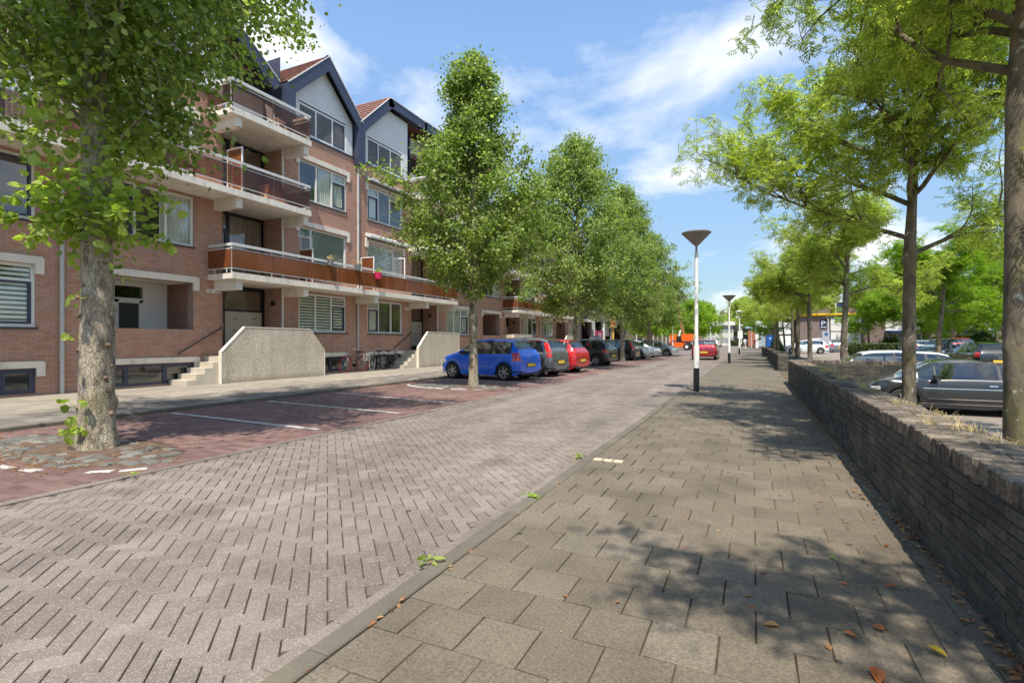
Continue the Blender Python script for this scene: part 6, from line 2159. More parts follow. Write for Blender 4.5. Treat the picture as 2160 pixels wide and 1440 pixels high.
car('parked_car', 'black people carrier facing the camera on the lot', 11.6, 43.0, -0.03, -PI / 2 - 0.75, 4.3, 1.8, 1.52, P_blk, shape='mpv', group=GQ)
car('parked_car', 'black hatchback with wide rear window right of the black people carrier', 10.6, 34.2, -0.20, PI / 2 + 0.05, 4.2, 1.78, 1.48, P_blk, shape='hatch', group=GQ, lampz=(0.52, 0.66))
car('parked_car', 'red car whose roof shows behind the black people carrier', 15.7, 56.0, 0.0, PI / 2, 3.9, 1.7, 1.6, P_red, shape='hatch', group=GQ, detail=False)
car('parked_car', 'dark green car at the right edge of the picture', 12.95, 35.2, -0.18, PI / 2, 4.2, 1.78, 1.5, paint('green_paint', (0.01, 0.09, 0.03), 0.3), shape='hatch', group=GQ, detail=False)
car('parked_car', 'blue grey car by the brown wall behind the white hatchback', 6.0, 66.9, 0.0, PI, 4.2, 1.75, 1.6, P_slv2, shape='hatch', group=GQ, detail=False)
car('parked_car', 'white hatchback between the trunks of the planted bed', 4.9, 60.9, 0.0, PI, 4.0, 1.7, 1.42, P_wht, shape='hatch', group=GQ, detail=False)
car('parked_car', 'small dark car in front of the white garage door', 9.0, 70.5, 0.0, PI / 2, 3.9, 1.7, 1.5, P_slv2, shape='hatch', group=GQ, detail=False)
car('parked_car', 'white car parked across the street end before the villa', -9.2, 128, 0, PI, 4.2, 1.75, 1.45, P_wht, shape='hatch', detail=False)
car('parked_car', 'pale silver car at the street end left of the white one', -12.2, 133, 0, PI * 0.8, 4.2, 1.75, 1.45, P_sil, shape='hatch', detail=False)

# ------------------------------------------------------------------ bicycles
def bicycle(label, x, y, rz, tyre, frame, fork_c, crate=False, h=0.36, lean=0.10):
    t = thing('bicycle', label, 'bicycle', (x, y, 0.0), rz, None)
    R0 = 0.345; wb = 1.10
    for nm, xx in (('wheel', -wb / 2), ('wheel', wb / 2)):
        w = MB()
        n = 30
        for i in range(n):
            a, b = 2 * PI * i / n, 2 * PI * (i + 1) / n
        pts = [(xx + R0 * math.cos(2 * PI * i / n), 0, R0 + 0.003 + R0 * math.sin(2 * PI * i / n)) for i in range(n + 1)]
        w.tube(pts, 0.022, 7, cap=False)
        wo_ = w.build(nm, tyre, t, smooth='all', local=True)
        sp_ = MB()
        for i in range(18):
            a = 2 * PI * i / 18
            sp_.tube([(xx, 0.02 * (-1) ** i, R0), (xx + 0.32 * math.cos(a), 0, R0 + 0.32 * math.sin(a))], 0.0025, 3, cap=False)
        sp_.tube([(xx, -0.05, R0), (xx, 0.05, R0)], 0.025, 8)
        sp_.build('spokes', M_rail, wo_, local=True)
    f = MB()
    bb = (-0.05, 0, 0.29); seat = (-0.24, 0, 0.78); head = (0.36, 0, 0.88); hb = (0.40, 0, 0.66); rear = (-wb / 2, 0, R0)
    f.tube([bb, seat], 0.016, 8)
    f.tube([head, hb], 0.019, 8)
    f.tube([hb, (0.28, 0, 0.5), (0.1, 0, 0.34), bb], 0.016, 8)
    f.tube([(0.385, 0, 0.76), (0.2, 0, 0.56), (0.0, 0, 0.47), (-0.15, 0, 0.52)], 0.014, 8)
    for s in (-0.05, 0.05):
        f.tube([bb, (rear[0], s, rear[2])], 0.009, 6); f.tube([(seat[0] + 0.02, 0, 0.68), (rear[0], s, rear[2])], 0.008, 6)
    f.build('frame', frame, t, smooth='all', local=True)
    fk = MB()
    for s in (-0.05, 0.05):
        fk.tube([(0.41, s, 0.64), (0.47, s, 0.5), (wb / 2, s, R0)], 0.011, 6)
    fk.tube([(0.41, -0.05, 0.64), (0.41, 0.05, 0.64)], 0.012, 6)
    fk.build('fork', fork_c, t, smooth='all', local=True)
    hbm = MB()
    hbm.tube([head, (0.33, 0, 1.0)], 0.013, 7)
    hbm.tube([(0.12, -0.27, 1.0), (0.26, -0.25, 1.02), (0.33, -0.1, 1.0), (0.33, 0.1, 1.0), (0.26, 0.25, 1.02), (0.12, 0.27, 1.0)], 0.012, 7)
    hbm.build('handlebar', M_chrome, t, smooth='all', local=True)
    MB().obox((-0.27, 0, 0.86), (0.13, 0, 0.0), (0, 0.085, 0), (0, 0, 0.03)).tube([(-0.24, 0, 0.78), (-0.25, 0, 0.85)], 0.012, 6).build('saddle', M_black, t, local=True)
    MB().tube([(-0.02, -0.09, 0.29), (-0.02, 0.09, 0.29)], 0.06, 10).box(-0.15, -0.05, 0.09, 0.12, 0.2, 0.22).box(0.02, 0.12, -0.12, -0.09, 0.36, 0.38).build('crank', M_black, t, local=True)
    mg = MB()
    for xx, a0, a1 in ((-wb / 2, 0.5, 3.0), (wb / 2, 0.3, 2.4)):
        pts = [(xx + 0.375 * math.cos(a0 + (a1 - a0) * i / 10), 0, R0 + 0.375 * math.sin(a0 + (a1 - a0) * i / 10)) for i in range(11)]
        for p, q in zip(pts[:-1], pts[1:]):
            c = tuple((np.array(p) + np.array(q)) / 2); d = (np.array(q) - np.array(p)) / 2
            mg.obox(c, tuple(d * 1.05), (0, 0.026, 0), tuple(np.array([-d[2], 0, d[0]]) * 0.05))
    mg.build('mudguard', M_black, t, local=True)
    cr = MB()
    cr.box(-0.72, -0.34, -0.07, 0.07, 0.74, 0.752)
    if crate:
        for z in (0.50, 0.62, 0.74):
            for s in (-1, 1):
                cr.tube([(-0.74, s * 0.17, z), (-0.36, s * 0.17, z)], 0.008, 5)
        for xx in (-0.74, -0.55, -0.36):
            for s in (-1, 1):
                cr.tube([(xx, s * 0.17, 0.5), (xx, s * 0.17, 0.76), (xx, s * 0.07, 0.76)], 0.008, 5)
    cr.build('carrier', M_rail, t, local=True)
    MB().lathe([(0, 0), (0.03, 0), (0.035, 0.05), (0.0, 0.055)], (0.46, 0, 0.80), 10, 'x').build('lamp', M_chrome, t, local=True)
    t.rotation_euler = (lean, 0, rz)
    return t
M_redtyre = basic('red_tyre', (0.50, 0.05, 0.06), 0.7, 0.08, 8)
M_wtyre = basic('pale_rim', (0.52, 0.52, 0.49), 0.5, 0.08, 8)
bicycle('black city bicycle with bright red tyres against the brick wall', -15.45, 16.95, -PI / 2, M_redtyre, M_black, M_chrome, True, lean=-0.08)
bicycle('bicycle with pale tyres right behind the red tyred one', -15.6, 18.55, -PI / 2 + 0.35, M_wtyre, M_black, M_black, False, lean=-0.06)
bicycle('dark bicycle farthest right of those at the brick wall', -15.75, 19.75, PI / 2 + 0.1, M_rubber, M_navy, M_chrome, False, lean=0.06)

# ------------------------------------------------------------------ street lamps
GLM = 'cone headed street lamps'
def lamp(label, x, y, z, H, flat=False):
    t = thing('street_lamp', label, 'street lamp', (x, y, z), 0, GLM)
    MB().lathe([(0.0, 0), (0.075, 0), (0.075, 0.62), (0.0, 0.62)], (0, 0, 0), 20).build('black_base', M_black, t, smooth=True, local=True)
    MB().lathe([(0.0, .621), (0.074, .621), (0.074, 1.12), (0.066, 1.18), (0.05, 1.24), (0.045, H - 0.52), (0.0, H - 0.52)], (0, 0, 0), 20).build('pole', M_white, t, smooth=True, local=True)
    MB().lathe([(0.0, H - .52), (0.027, H - .52), (0.027, H - 0.36), (0.0, H - .36)], (0, 0, 0), 14).build('neck', basic('lamp_grey', (0.20, 0.19, 0.165), 0.5, 0.05, 3), t, smooth=True, local=True)
    R1 = 0.36
    if flat:
        hd = [(0.0, H - .34), (0.06, H - .34), (0.12, H - .28), (0.26, H - .20), (R1, H - .13), (R1 * 0.98, H - .10), (0.2, H - 0.03), (0.0, H)]
        MB().lathe(hd, (0, 0, 0), 32).build('lamp_head', basic('lamp_head_white', (0.55, 0.55, 0.52), 0.5, 0.05, 3), t, smooth=True, local=True)
    else:
        MB().lathe([(0.0, H - .36), (0.035, H - .36), (0.10, H - .30), (R1, H - .03), (R1 + 0.015, H - .025), (R1 + 0.015, H), (R1 - 0.02, H + .01), (0.0, H + 0.02)], (0, 0, 0), 40).build('lamp_head', basic('lamp_grey2', (0.24, 0.225, 0.195), 0.5, 0.05, 3), t, smooth=True, local=True)
    return t
lamp('nearest street lamp, tall white post with black foot on the kerb side of the pavement', -1.36, 14.42, 0, 4.22)
lamp('second street lamp on the pavement, about half as tall in the picture', -1.27, 33.0, 0, 4.02)
lamp('third street lamp on the pavement with white domed head', -1.2, 55.0, 0, 4.3, True)
lamp('white headed lamp left of the nearest post beyond the driving car', -9.0, 66.0, ZR, 4.6, True)
lamp('small far lamp before the white villa on the left', -7.0, 100.0, ZR, 4.7, True)
lamp('farthest lamp right of the villa by the orange wall', -1.9, 104.0, 0, 4.3, True)

# ------------------------------------------------------------------ orange lift
lift = thing('boom_lift', 'orange self propelled boom lift with raised folded arm', 'boom lift', (-9.4, 76.5, ZR), 0)
M_or = basic('orange_paint', (0.80, 0.13, 0.015), 0.4, 0.06, 2, coat=0.3)
MB().box(-1.6, 0.9, -0.9, 0.9, 0.42, 0.80).box(-1.45, 0.75, -0.7, 0.7, 0.80, 1.12).build('chassis', M_or, lift, local=True)
for sx in (-1.45, 1.0):
    for sy in (-0.95, 0.95):
        w = MB().lathe([(0, -.17), (.44, -.17), (.5, -.1), (.5, .1), (.44, .17), (0, .17)], (sx, sy, .5), 22, 'y').build('wheel', M_rubber, lift, smooth=40, local=True)
        MB().lathe([(0, .172), (.22, .172), (.22, .19), (0, .19)] if sy > 0 else [(0, -.19), (.22, -.19), (.22, -.172), (0, -.172)], (sx, sy, .5), 16, 'y').build('rim', M_or if sx < 0 else M_white, w, local=True)
for nm, x0, x1 in (('engine_cover', -1.35, -0.45), ('counterweight', 0.25, 1.75)):
    c = MB()
    for i, (ex, ez) in enumerate([(0, 0.15), (0.06, 0.0)]):
        pass
    c.prism([(x0, 1.5), (x0 + 0.12, 1.32), (x1 - 0.12, 1.32), (x1, 1.5), (x1, 2.15), (x1 - 0.2, 2.32), (x0 + 0.2, 2.32), (x0, 2.15)], -0.85, 0.85, 'xz')
    c.build(nm, M_or, lift, local=True)
MB().box(-0.42, 0.22, -0.5, 0.5, 1.12, 2.0).build('turret', M_black, lift, local=True)
MB().obox((-0.05, -0.3, 2.25), (0.12, 0, 0.0), (0, 0.12, 0), (0.12, 0, 0.6)).build('mast_link', M_white, lift, local=True)
MB().obox((0.0, 0.0, 4.5), (0.14, 0, 0.03), (0, 0.14, 0), (-0.55, 0, 2.4)).build('lower_boom', basic('boom_brown', (0.30, 0.12, 0.05), 0.5), lift, local=True)
MB().obox((-0.35, 0.2, 4.9), (0.07, 0, 0.02), (0, 0.07, 0), (-0.55, 0, 2.1)).build('boom_cylinder', M_white, lift, local=True)
MB().obox((-1.9, 0.0, 7.0), (1.45, 0, 0.05), (0, 0.16, 0), (0, 0, 0.18)).build('upper_boom', M_or, lift, local=True)
MB().obox((-2.6, 0.0, 8.4), (1.0, 0, 0.1), (0, 0.12, 0), (0, 0, 0.12)).build('jib', M_or, lift, local=True)
bk_ = MB()
for z in (6.7, 7.2, 7.7):
    bk_.box(-4.4, -3.2, -0.4, -0.36, z, z + 0.05); bk_.box(-4.4, -3.2, 0.36, 0.4, z, z + 0.05)
for x in (-4.4, -3.8, -3.25):
    bk_.box(x, x + 0.05, -0.4, -0.36, 6.7, 7.75); bk_.box(x, x + 0.05, 0.36, 0.4, 6.7, 7.75)
bk_.box(-4.4, -3.2, -0.4, 0.4, 6.64, 6.70)
bk_.build('work_platform', M_or, lift, local=True)

# ------------------------------------------------------------------ brown shop building beyond the houses
sb_ = thing('shop_building', 'grey brown brick building with covered passage and blue sign', 'building', (XF, 62, 0))
kb2 = NT('brown_brickwork')
_b = kb2.n('ShaderNodeTexBrick')
for nm, v in (('Color1', (0.21, 0.15, 0.135, 1)), ('Color2', (0.255, 0.19, 0.17, 1)), ('Mortar', (0.16, 0.13, 0.12, 1))): _b.inputs[nm].default_value = v
_b.inputs['Scale'].default_value = 1; _b.inputs['Brick Width'].default_value = 0.22; _b.inputs['Row Height'].default_value = 0.0625; _b.inputs['Mortar Size'].default_value = 0.006
_cx = kb2.n('ShaderNodeCombineXYZ'); _sx = kb2.n('ShaderNodeSeparateXYZ'); kb2.l(kb2.geo().outputs['Position'], _sx.inputs[0])
_ad = kb2.n('ShaderNodeMath', operation='ADD'); kb2.l(_sx.outputs['X'], _ad.inputs[0]); kb2.l(_sx.outputs['Y'], _ad.inputs[1])
kb2.l(_ad.outputs[0], _cx.inputs[0]); kb2.l(_sx.outputs['Z'], _cx.inputs[1]); kb2.l(_cx.outputs[0], _b.inputs['Vector'])
kb2.col(kb2.mix(1.0, _b.outputs['Color'], kb2.ramp(kb2.noise(0.3, 4), [(0.3, 0.88), (0.7, 1.1)]), 'MULTIPLY')); kb2.rough(0.9)
M_bb = kb2.m
wl = MB()
hol = [(50.9, 54.2, -1, 5.9), (55.6, 63.9, -1, 3.55), (64.2, 71.0, -1, 3.45), (56.3, 57.3, 5.0, 7.0), (58.0, 59.0, 5.0, 7.0), (61.0, 62.0, 5.0, 7.0), (65.2, 70.5, 4.6, 6.8)]
for a, b, c, d in face_cells(50.25, 73.5, 0, 10.6, hol): wl.box(XF - 0.4, XF, a, b, c, d)
wl.build('wall', M_bb, sb_)
MB().box(XF - 9, XF - 8.8, 50.3, 73.5, 0, 10.5).box(XF - 8.8, XF - 0.41, 50.3, 73.5, 3.6, 3.75).box(XF - 8.8, XF - 0.41, 50.3, 73.5, 10.4, 10.5).box(XF - 8.8, XF - 0.41, 50.26, 50.4, 0, 10.3).build('core', M_shadowbox, sb_)
for a, b in ((56.3, 57.3), (58.0, 59.0), (61.0, 62.0)):
    w = MB().box(XF - 0.2, XF - 0.05, a, a + 0.12, 5.0, 7.0).box(XF - 0.2, XF - 0.05, b - 0.12, b, 5.0, 7.0).box(XF - 0.2, XF - 0.05, a + 0.12, b - 0.12, 5.0, 5.12).box(XF - 0.2, XF - 0.05, a + 0.12, b - 0.12, 6.88, 7.0).build('window', M_white, sb_)
    MB().box(XF - 0.16, XF - 0.13, a + 0.12, b - 0.12, 5.12, 6.88).build('pane', basic('bright_blind', (0.6, 0.6, 0.58), 0.5), w)
w = MB()
for i in range(5): w.box(XF + 0.05, XF + 0.09, 50.9, 54.2, 3.85 + i * 0.22, 3.90 + i * 0.22)
for i in range(7): w.box(XF + 0.05, XF + 0.09, 50.9 + i * 0.54, 50.94 + i * 0.54, 3.6, 4.9)
w.build('balustrade', M_navy, sb_)
MB().box(XF - 1.5, XF + 0.4, 50.8, 54.3, 3.32, 3.58).build('balcony_slab', M_cream2, sb_)
for y_ in (54.9, 55.45): MB().box(XF + 0.01, XF + 0.10, y_ - 0.08, y_ + 0.08, 0, 5.6).build('drainpipe', M_zinc, sb_)
MB().box(XF - 0.3, XF + 0.02, 59.6, 60.1, 0, 3.54).build('column', M_white, sb_)
MB().box(XF - 0.7, XF - 0.45, 60.2, 66.5, 1.9, 3.5).build('soffit_panel', basic('beige_panel', (0.42, 0.38, 0.33), 0.7), sb_)
ps = MB().box(XF - 0.1, XF + 0.03, 56.2, 59.2, 0.5, 2.5).build('poster', basic('magenta_print', (0.36, 0.02, 0.10), 0.5, 0.1, 2), sb_)
text_obj('YOUR', 0.5, (XF + 0.033, 57.75, 1.85), (R(90), 0, R(90)), M_white, 'poster_text', ps)
text_obj('BEST', 0.5, (XF + 0.033, 57.75, 1.4), (R(90), 0, R(90)), M_white, 'poster_text', ps)
MB().lathe([(0, 0), (0.5, 0), (0.5, 0.01), (0, 0.01)], (XF + 0.031, 58.1, 0.9), 20, 'x').build('poster_disc', basic('teal_print', (0.02, 0.30, 0.33), 0.5), ps)
sg = MB().box(XF + 0.01, XF + 0.22, 64.3, 71.5, 3.62, 4.75)
sgo = sg.build('blue_sign', basic('sign_blue', (0.02, 0.075, 0.36), 0.4, 0.03, 1), sb_)
MB().box(XF + 0.2201, XF + 0.235, 66.2, 71.4, 3.70, 4.68).build('sign_face', basic('sign_navy', (0.02, 0.03, 0.06), 0.4), sgo)
MB().box(XF + 0.236, XF + 0.25, 66.2, 71.4, 4.58, 4.66).box(XF + 0.236, XF + 0.25, 66.2, 71.4, 3.72, 3.80).build('sign_border', M_white, sgo)
text_obj('I Mos', 0.85, (XF + 0.24, 68.9, 3.9), (R(90), 0, R(90)), M_white, 'sign_text', sgo, 4.6)
# roof and upper body of that building
# brick hall with pilasters
hall = thing('brick_hall', 'long purple brown brick hall with white pipes and orange doors', 'building', (XF, 95, 0))
MB().box(XF - 14, XF - 0.2, 73.6, 126, 0, 8.4).build('wall', M_bb, hall)
y_ = 74.0; i = 0
while y_ < 125:
    MB().box(XF - 0.199, XF + 0.25, y_, y_ + 3.0, 0, 8.3).build('pilaster', M_bb, hall)
    MB().box(XF + 0.26, XF + 0.36, y_ + 3.0 - 0.15, y_ + 3.0, 0, 8.2).build('drainpipe', M_white, hall)
    MB().box(XF - 0.18, XF - 0.1, y_ + 3.1, y_ + 4.6, 0.2, 2.4).build('door', basic('orange_door', (0.40, 0.13, 0.04), 0.6), hall)
    MB().box(XF - 0.18, XF - 0.1, y_ + 3.1, y_ + 4.6, 2.6, 6.5).build('window', basic('dark_glass_far', (0.05, 0.055, 0.05), 0.2), hall)
    y_ += 4.8
# ------------------------------------------------------------------ signs and posts on the left
sp_ = thing('orange_box_post', 'orange box lantern on a yellow post before the dark passage', 'post', (-13.6, 54.5, 0))
MB().tube([(0, 0, 0), (0, 0, 2.75)], 0.09, 12).build('post', basic('yellow_post', (0.70, 0.42, 0.05), 0.5), sp_, smooth=True, local=True)
MB().box(-0.32, 0.32, -0.32, 0.32, 2.75, 2.88).build('tray', basic('pale_yellow', (0.6, 0.5, 0.25), 0.5), sp_, local=True)
MB().box(-0.26, 0.26, -0.26, 0.26, 2.881, 3.75).build('box', basic('orange_box', (0.55, 0.14, 0.06), 0.5), sp_, local=True)
def round_signs(label, x, y, z, items, board=None):
    t = thing('traffic_sign', label, 'traffic sign', (x, y, z))
    MB().tube([(0, 0, 0), (0, 0, items[0][0] + 0.3)], 0.035, 8).build('post', M_rail, t, smooth=True, local=True)
    for (h, kind) in items:
        if kind in 'rn':
            MB().lathe([(0, -.05), (.30, -.05), (.30, -.036), (0, -.036)], (0, 0, h), 24, 'y').build('sign_disc', M_red2 if kind == 'r' else M_navy, t, local=True)
            MB().lathe([(0, -.052), (.21, -.052), (.21, -.0501), (0, -.0501)], (0, 0, h), 24, 'y').build('sign_face', M_white, t, local=True)
        else:
            MB().box(-.25, .25, -.05, -.036, h - .16, h + .16).build('sign_plate', M_white, t, local=True)
    if board:
        MB().box(-.33, .33, -.035, -.02, board[0], board[1]).build('sign_board', M_red2, t, local=True)
M_red2 = basic('sign_red', (0.42, 0.03, 0.04), 0.5, 0.05, 3)
round_signs('post with three stacked round signs on a red board before the brick hall', -13.0, 66.0, 0, [(4.55, 'n'), (3.75, 'r'), (2.85, 'r'), (2.2, 'p')], (2.45, 4.1))
round_signs('narrow post with small stacked signs farther along the brick hall', -14.0, 90.0, 0, [(3.9, 'r'), (3.1, 'p'), (2.4, 'r')])
# bollards and post near the lift
for x, y, h, lb in [(-8.7, 52.0, 1.05, 'thick dark post at the end of the parking row'), (-10.3, 56.0, 0.9, 'slim dark bollard beside the thick one')]:
    b = MB().lathe([(0, 0), (0.15 if h > 1 else 0.08, 0), (0.13 if h > 1 else 0.07, h - 0.05), (0.08, h), (0, h)], (x, y, ZR), 16).build('bollard', M_black, smooth=True)
    tag(b, lb, 'bollard', 'bollards at the end of the parking row')
tag(MB().lathe([(0, 0), (1.2, 0), (1.15, 0.1), (0, 0.12)], (-8.9, 51.9, ZR), 28).build('traffic_island', M_kerb), 'low round kerb island under the dark bollards', 'traffic island')
for x, y, lb in [(-12.6, 70, 'square concrete block at the hall wall left of the lift'), (-12.0, 78, 'square concrete block right behind the lift chassis')]:
    tag(MB().box(x - 0.6, x + 0.6, y - 0.3, y + 0.3, 0, 0.55).build('concrete_block', M_cream), lb, 'concrete block', 'concrete blocks before the hall')
# yellow works sign
t = thing('works_sign', 'small yellow triangular sign on two legs far down the street', 'traffic sign', (-8.6, 88, 0))
MB().prism([(-0.6, 1.4), (0.6, 1.4), (0, 2.5)], -0.03, 0.03, 'xz').build('sign_face', basic('works_yellow', (0.75, 0.42, 0.02), 0.5), t, local=True)
for s in (-0.3, 0.3): MB().box(s - 0.03, s + 0.03, 0.035, 0.08, 0, 1.6).build('leg', M_rail, t, local=True)

# ------------------------------------------------------------------ brown office building on the right
ob = thing('office_building', 'low brown brick building with white panels and yellow tube beyond the lot', 'building', (16, 76, 0))
YB = 76.0
wl = MB()
hol = [(9.2, 15.0, 0, 6.6), (19.2, 22.2, 0, 4.3), (26.3, 33.5, -1, 4.6)]
def xz_cells(x0, x1, z0, z1, holes): return face_cells(x0, x1, z0, z1, holes)
for a, b, c, d in xz_cells(5.2, 46, 0, 6.2, [(8.9, 12.2, 0, 6.1), (14.6, 18.4, 0, 4.3), (21.6, 25.0, 0, 4.3)]):
    wl.box(a, b, YB, YB + 0.4, c, d)
wl.build('wall', M_bb, ob)
MB().box(5.2, 46, YB + 0.5, YB + 12, 0, 6.0).build('core', M_shadowbox, ob)
for (a, b, kind) in ((8.9, 12.2, 0), (14.6, 18.4, 1), (21.6, 25.0, 1)):
    MB().box(a + 0.02, b - 0.02, YB - 0.12, YB + 0.2, 2.55, 3.35).build('white_panel', M_white, ob)
    MB().box(a + 0.02, b - 0.02, YB - 0.12, YB + 0.2, 3.38, 4.28).build('white_panel', M_white, ob)
    if kind == 0:
        MB().box(a + 0.05, b - 0.05, YB - 0.05, YB + 0.1, 0, 2.5).build('garage_door', M_white, ob)
        w = MB().box(a + 0.5, a + 0.65, YB - 0.1, YB + 0.1, 4.3, 6.3).box(a + 1.6, a + 1.75, YB - 0.1, YB + 0.1, 4.3, 6.3).box(a + 0.65, a + 1.6, YB - 0.1, YB + 0.1, 6.15, 6.3).build('window', M_white, ob)
        MB().box(a + 0.66, a + 1.59, YB, YB + 0.05, 4.3, 6.14).build('pane', basic('blue_dark_glass', (0.04, 0.07, 0.13), 0.15), w)
        MB().box(a + 1.8, b, YB, YB + 0.2, 4.4, 6.1).build('wall_panel', M_bb, ob)
    else:
        MB().box(a, b, YB - 0.9, YB - 0.1, 2.38, 2.53).build('blue_canopy', basic('canopy_blue', (0.015, 0.07, 0.30), 0.5), ob)
        for i in range(3):
            x0 = a + 0.1 + i * (b - a - 0.2) / 3; x1 = x0 + (b - a - 0.2) / 3 - 0.06
            w = MB().box(x0, x0 + 0.1, YB, YB + 0.1, 0, 2.3).box(x1 - 0.1, x1, YB, YB + 0.1, 0, 2.3).box(x0 + 0.1, x1 - 0.1, YB, YB + 0.1, 2.2, 2.3).build('window', M_white, ob)
            MB().box(x0 + 0.1, x1 - 0.1, YB + 0.03, YB + 0.07, 0.05, 2.19).build('pane', basic('green_grey_glass', (0.16, 0.20, 0.19), 0.15), w)
tb_ = MB().tube([(5.0, YB - 0.25, 4.62), (24.5, YB - 0.25, 4.62)], 0.16, 12).build('yellow_tube', basic('yellow_tube_paint', (0.85, 0.48, 0.01), 0.4), ob, smooth='all')
MB().box(24.0, 46, YB - 0.15, YB + 0.55, 6.21, 6.45).build('white_coping', M_white, ob)
# glazed stair
gs = MB()
for x0 in (26.6, 27.8, 29.4): gs.box(x0, x0 + 0.16, YB - 0.3, YB - 0.12, 0.2, 5.2)
for z0 in (0.2, 2.9, 5.1): gs.box(26.76, 27.8, YB - 0.3, YB - 0.12, z0, z0 + 0.14); gs.box(27.96, 29.4, YB - 0.3, YB - 0.12, z0, z0 + 0.14)
w = gs.build('stair_window', M_white, ob)
MB().box(26.7, 29.5, YB - 0.1, YB - 0.02, 0.3, 5.2).build('pane', basic('dark_red_glass', (0.06, 0.035, 0.035), 0.15), w)
# parking sign on the wall
pg = MB().box(7.75, 8.45, YB - 0.06, YB - 0.01, 2.9, 4.0).build('parking_sign', basic('sign_dark_blue', (0.01, 0.02, 0.09), 0.4), ob)
text_obj('P', 0.85, (8.1, YB - 0.065, 3.25), (R(90), 0, 0), M_white, 'letter', pg, 0.42)
MB().prism([(7.82, 3.0), (8.08, 3.0), (8.14, 3.1), (7.9, 3.12)], YB - 0.065, YB - 0.061, 'xz').prism([(8.14, 3.0), (8.38, 3.0), (8.4, 3.12), (8.18, 3.1)], YB - 0.065, YB - 0.061, 'xz').build('pictogram', M_white, pg)
tm = thing('ticket_machine', 'tall grey parking ticket machine beside the white garage door', 'ticket machine', (7.1, 64.5, 0))
MB().box(-0.35, 0.35, -0.25, 0.25, 0, 2.35).build('cabinet', basic('machine_grey', (0.40, 0.42, 0.44), 0.4), tm, local=True)
MB().box(-0.1, 0.2, -0.27, -0.251, 1.9, 2.2).build('label_plate', basic('label_blue', (0.03, 0.12, 0.35), 0.4), tm, local=True)
MB().tube([(0.25, 0, 2.36), (0.25, 0, 3.7)], 0.05, 8).build('mast', M_rail, tm, local=True)
# white portico with blue door
po = thing('white_portico', 'white framed single storey portico with a blue container door', 'building', (4, 105, 0))
MB().box(0.40, 0.95, 104, 105, 0, 3.7).build('column', M_white, po)
MB().box(0.3, 5.2, 103.8, 105.2, 3.7, 4.9).build('fascia', M_white, po)
MB().box(4.0, 8.4, 104.2, 105.0, 2.5, 4.6).build('white_wall', M_white, po)
MB().box(4.4, 8.2, 104.2, 105.0, 0, 2.2).build('white_wall', M_white, po)
MB().box(0.5, 8.2, 107, 112, 0, 4.8).build('core', basic('portico_dark', (0.05, 0.035, 0.035), 0.8, 0.3, 0.5), po)
MB().box(0.97, 2.1, 104.3, 104.6, 0.2, 2.2).build('grey_gate', basic('gate_grey', (0.33, 0.38, 0.40), 0.5, 0.08, 1), po)
MB().box(2.25, 3.3, 103.9, 105, 0.2, 2.3).build('blue_door', basic('door_blue', (0.01, 0.09, 0.33), 0.4), po)
MB().box(2.7, 2.95, 103.88, 103.899, 1.6, 1.85).build('notice', M_white, po)
MB().box(1.5, 1.65, 104.2, 104.35, 2.3, 3.7).build('hanger', M_white, po)
MB().box(9.6, 22, 112, 120, 0, 7.5).build('rear_block', M_bb, po)
# villa
vi = thing('white_villa', 'white two storey flat roofed villa closing the street', 'building', (-7, 148, 0))
MB().box(-10.2, -4.6, 146, 156, 0, 5.2).build('wall', basic('villa_white', (0.62, 0.60, 0.54), 0.8, 0.05, 0.5), vi)
MB().box(-10.8, -4.2, 145.4, 157, 5.3, 6.3).build('roof_slab', M_white, vi)
for z0, z1 in ((0.9, 2.1), (3.6, 4.9)):
    for i in range(5):
        w = MB().box(-9.9 + i * 1.05, -9.0 + i * 1.05, 145.9, 145.98, z0, z1).build('window', basic('villa_window', (0.30, 0.32, 0.31), 0.3, 0.3, 2), vi)
MB().box(-4.6, -1.2, 147, 156, 0, 3.0).build('side_wing', basic('dark_wing', (0.06, 0.065, 0.07), 0.7), vi)
MB().box(-4.6, -0.6, 146.5, 157, 3.6, 5.6).build('dark_upper_wing', basic('dark_timber', (0.10, 0.09, 0.075), 0.8, 0.3, 0.6), vi)
# orange brick building between villa and portico
ow = thing('brick_house', 'orange brick house wall seen past the third street lamp', 'building', (1, 135, 0))
MB().box(-1.0, 1.8, 130, 140, 0, 3.6).build('wall', basic('orange_wall', (0.42, 0.16, 0.09), 0.85, 0.15, 0.8), ow)
MB().box(1.9, 2.6, 122, 140, 0, 4.0).build('side_wall', basic('grey_wall_far', (0.2, 0.19, 0.17), 0.85), ow)
# far tall buildings
wb_ = thing('white_tower_block', 'long white office block rising behind the street trees', 'building', (-40, 200, 0))
MB().box(-62, -32, 195, 215, 0, 22.5).build('wall', basic('block_white', (0.58, 0.58, 0.55), 0.8, 0.05, 0.2), wb_)
for i in range(12):
    for z in (18.5, 14.5, 10.5):
        MB().box(-61 + i * 2.4, -59.6 + i * 2.4, 194.8, 194.95, z, z + 2.0).build('window', basic('far_window', (0.20, 0.22, 0.24), 0.3), wb_)
gh = thing('gabled_house', 'orange brick house with big grey pitched roof beyond the trees', 'building', (-24, 190, 0))
MB().box(-31, -17, 185, 200, 0, 11).build('wall', basic('orange_wall', (0.42, 0.16, 0.09), 0.85), gh)
MB().prism([(-31.5, 11.0), (-16.5, 11.0), (-24, 20.0)], 184.5, 200.5, 'xz').build('roof', basic('grey_roof', (0.15, 0.135, 0.13), 0.8, 0.2, 1), gh)
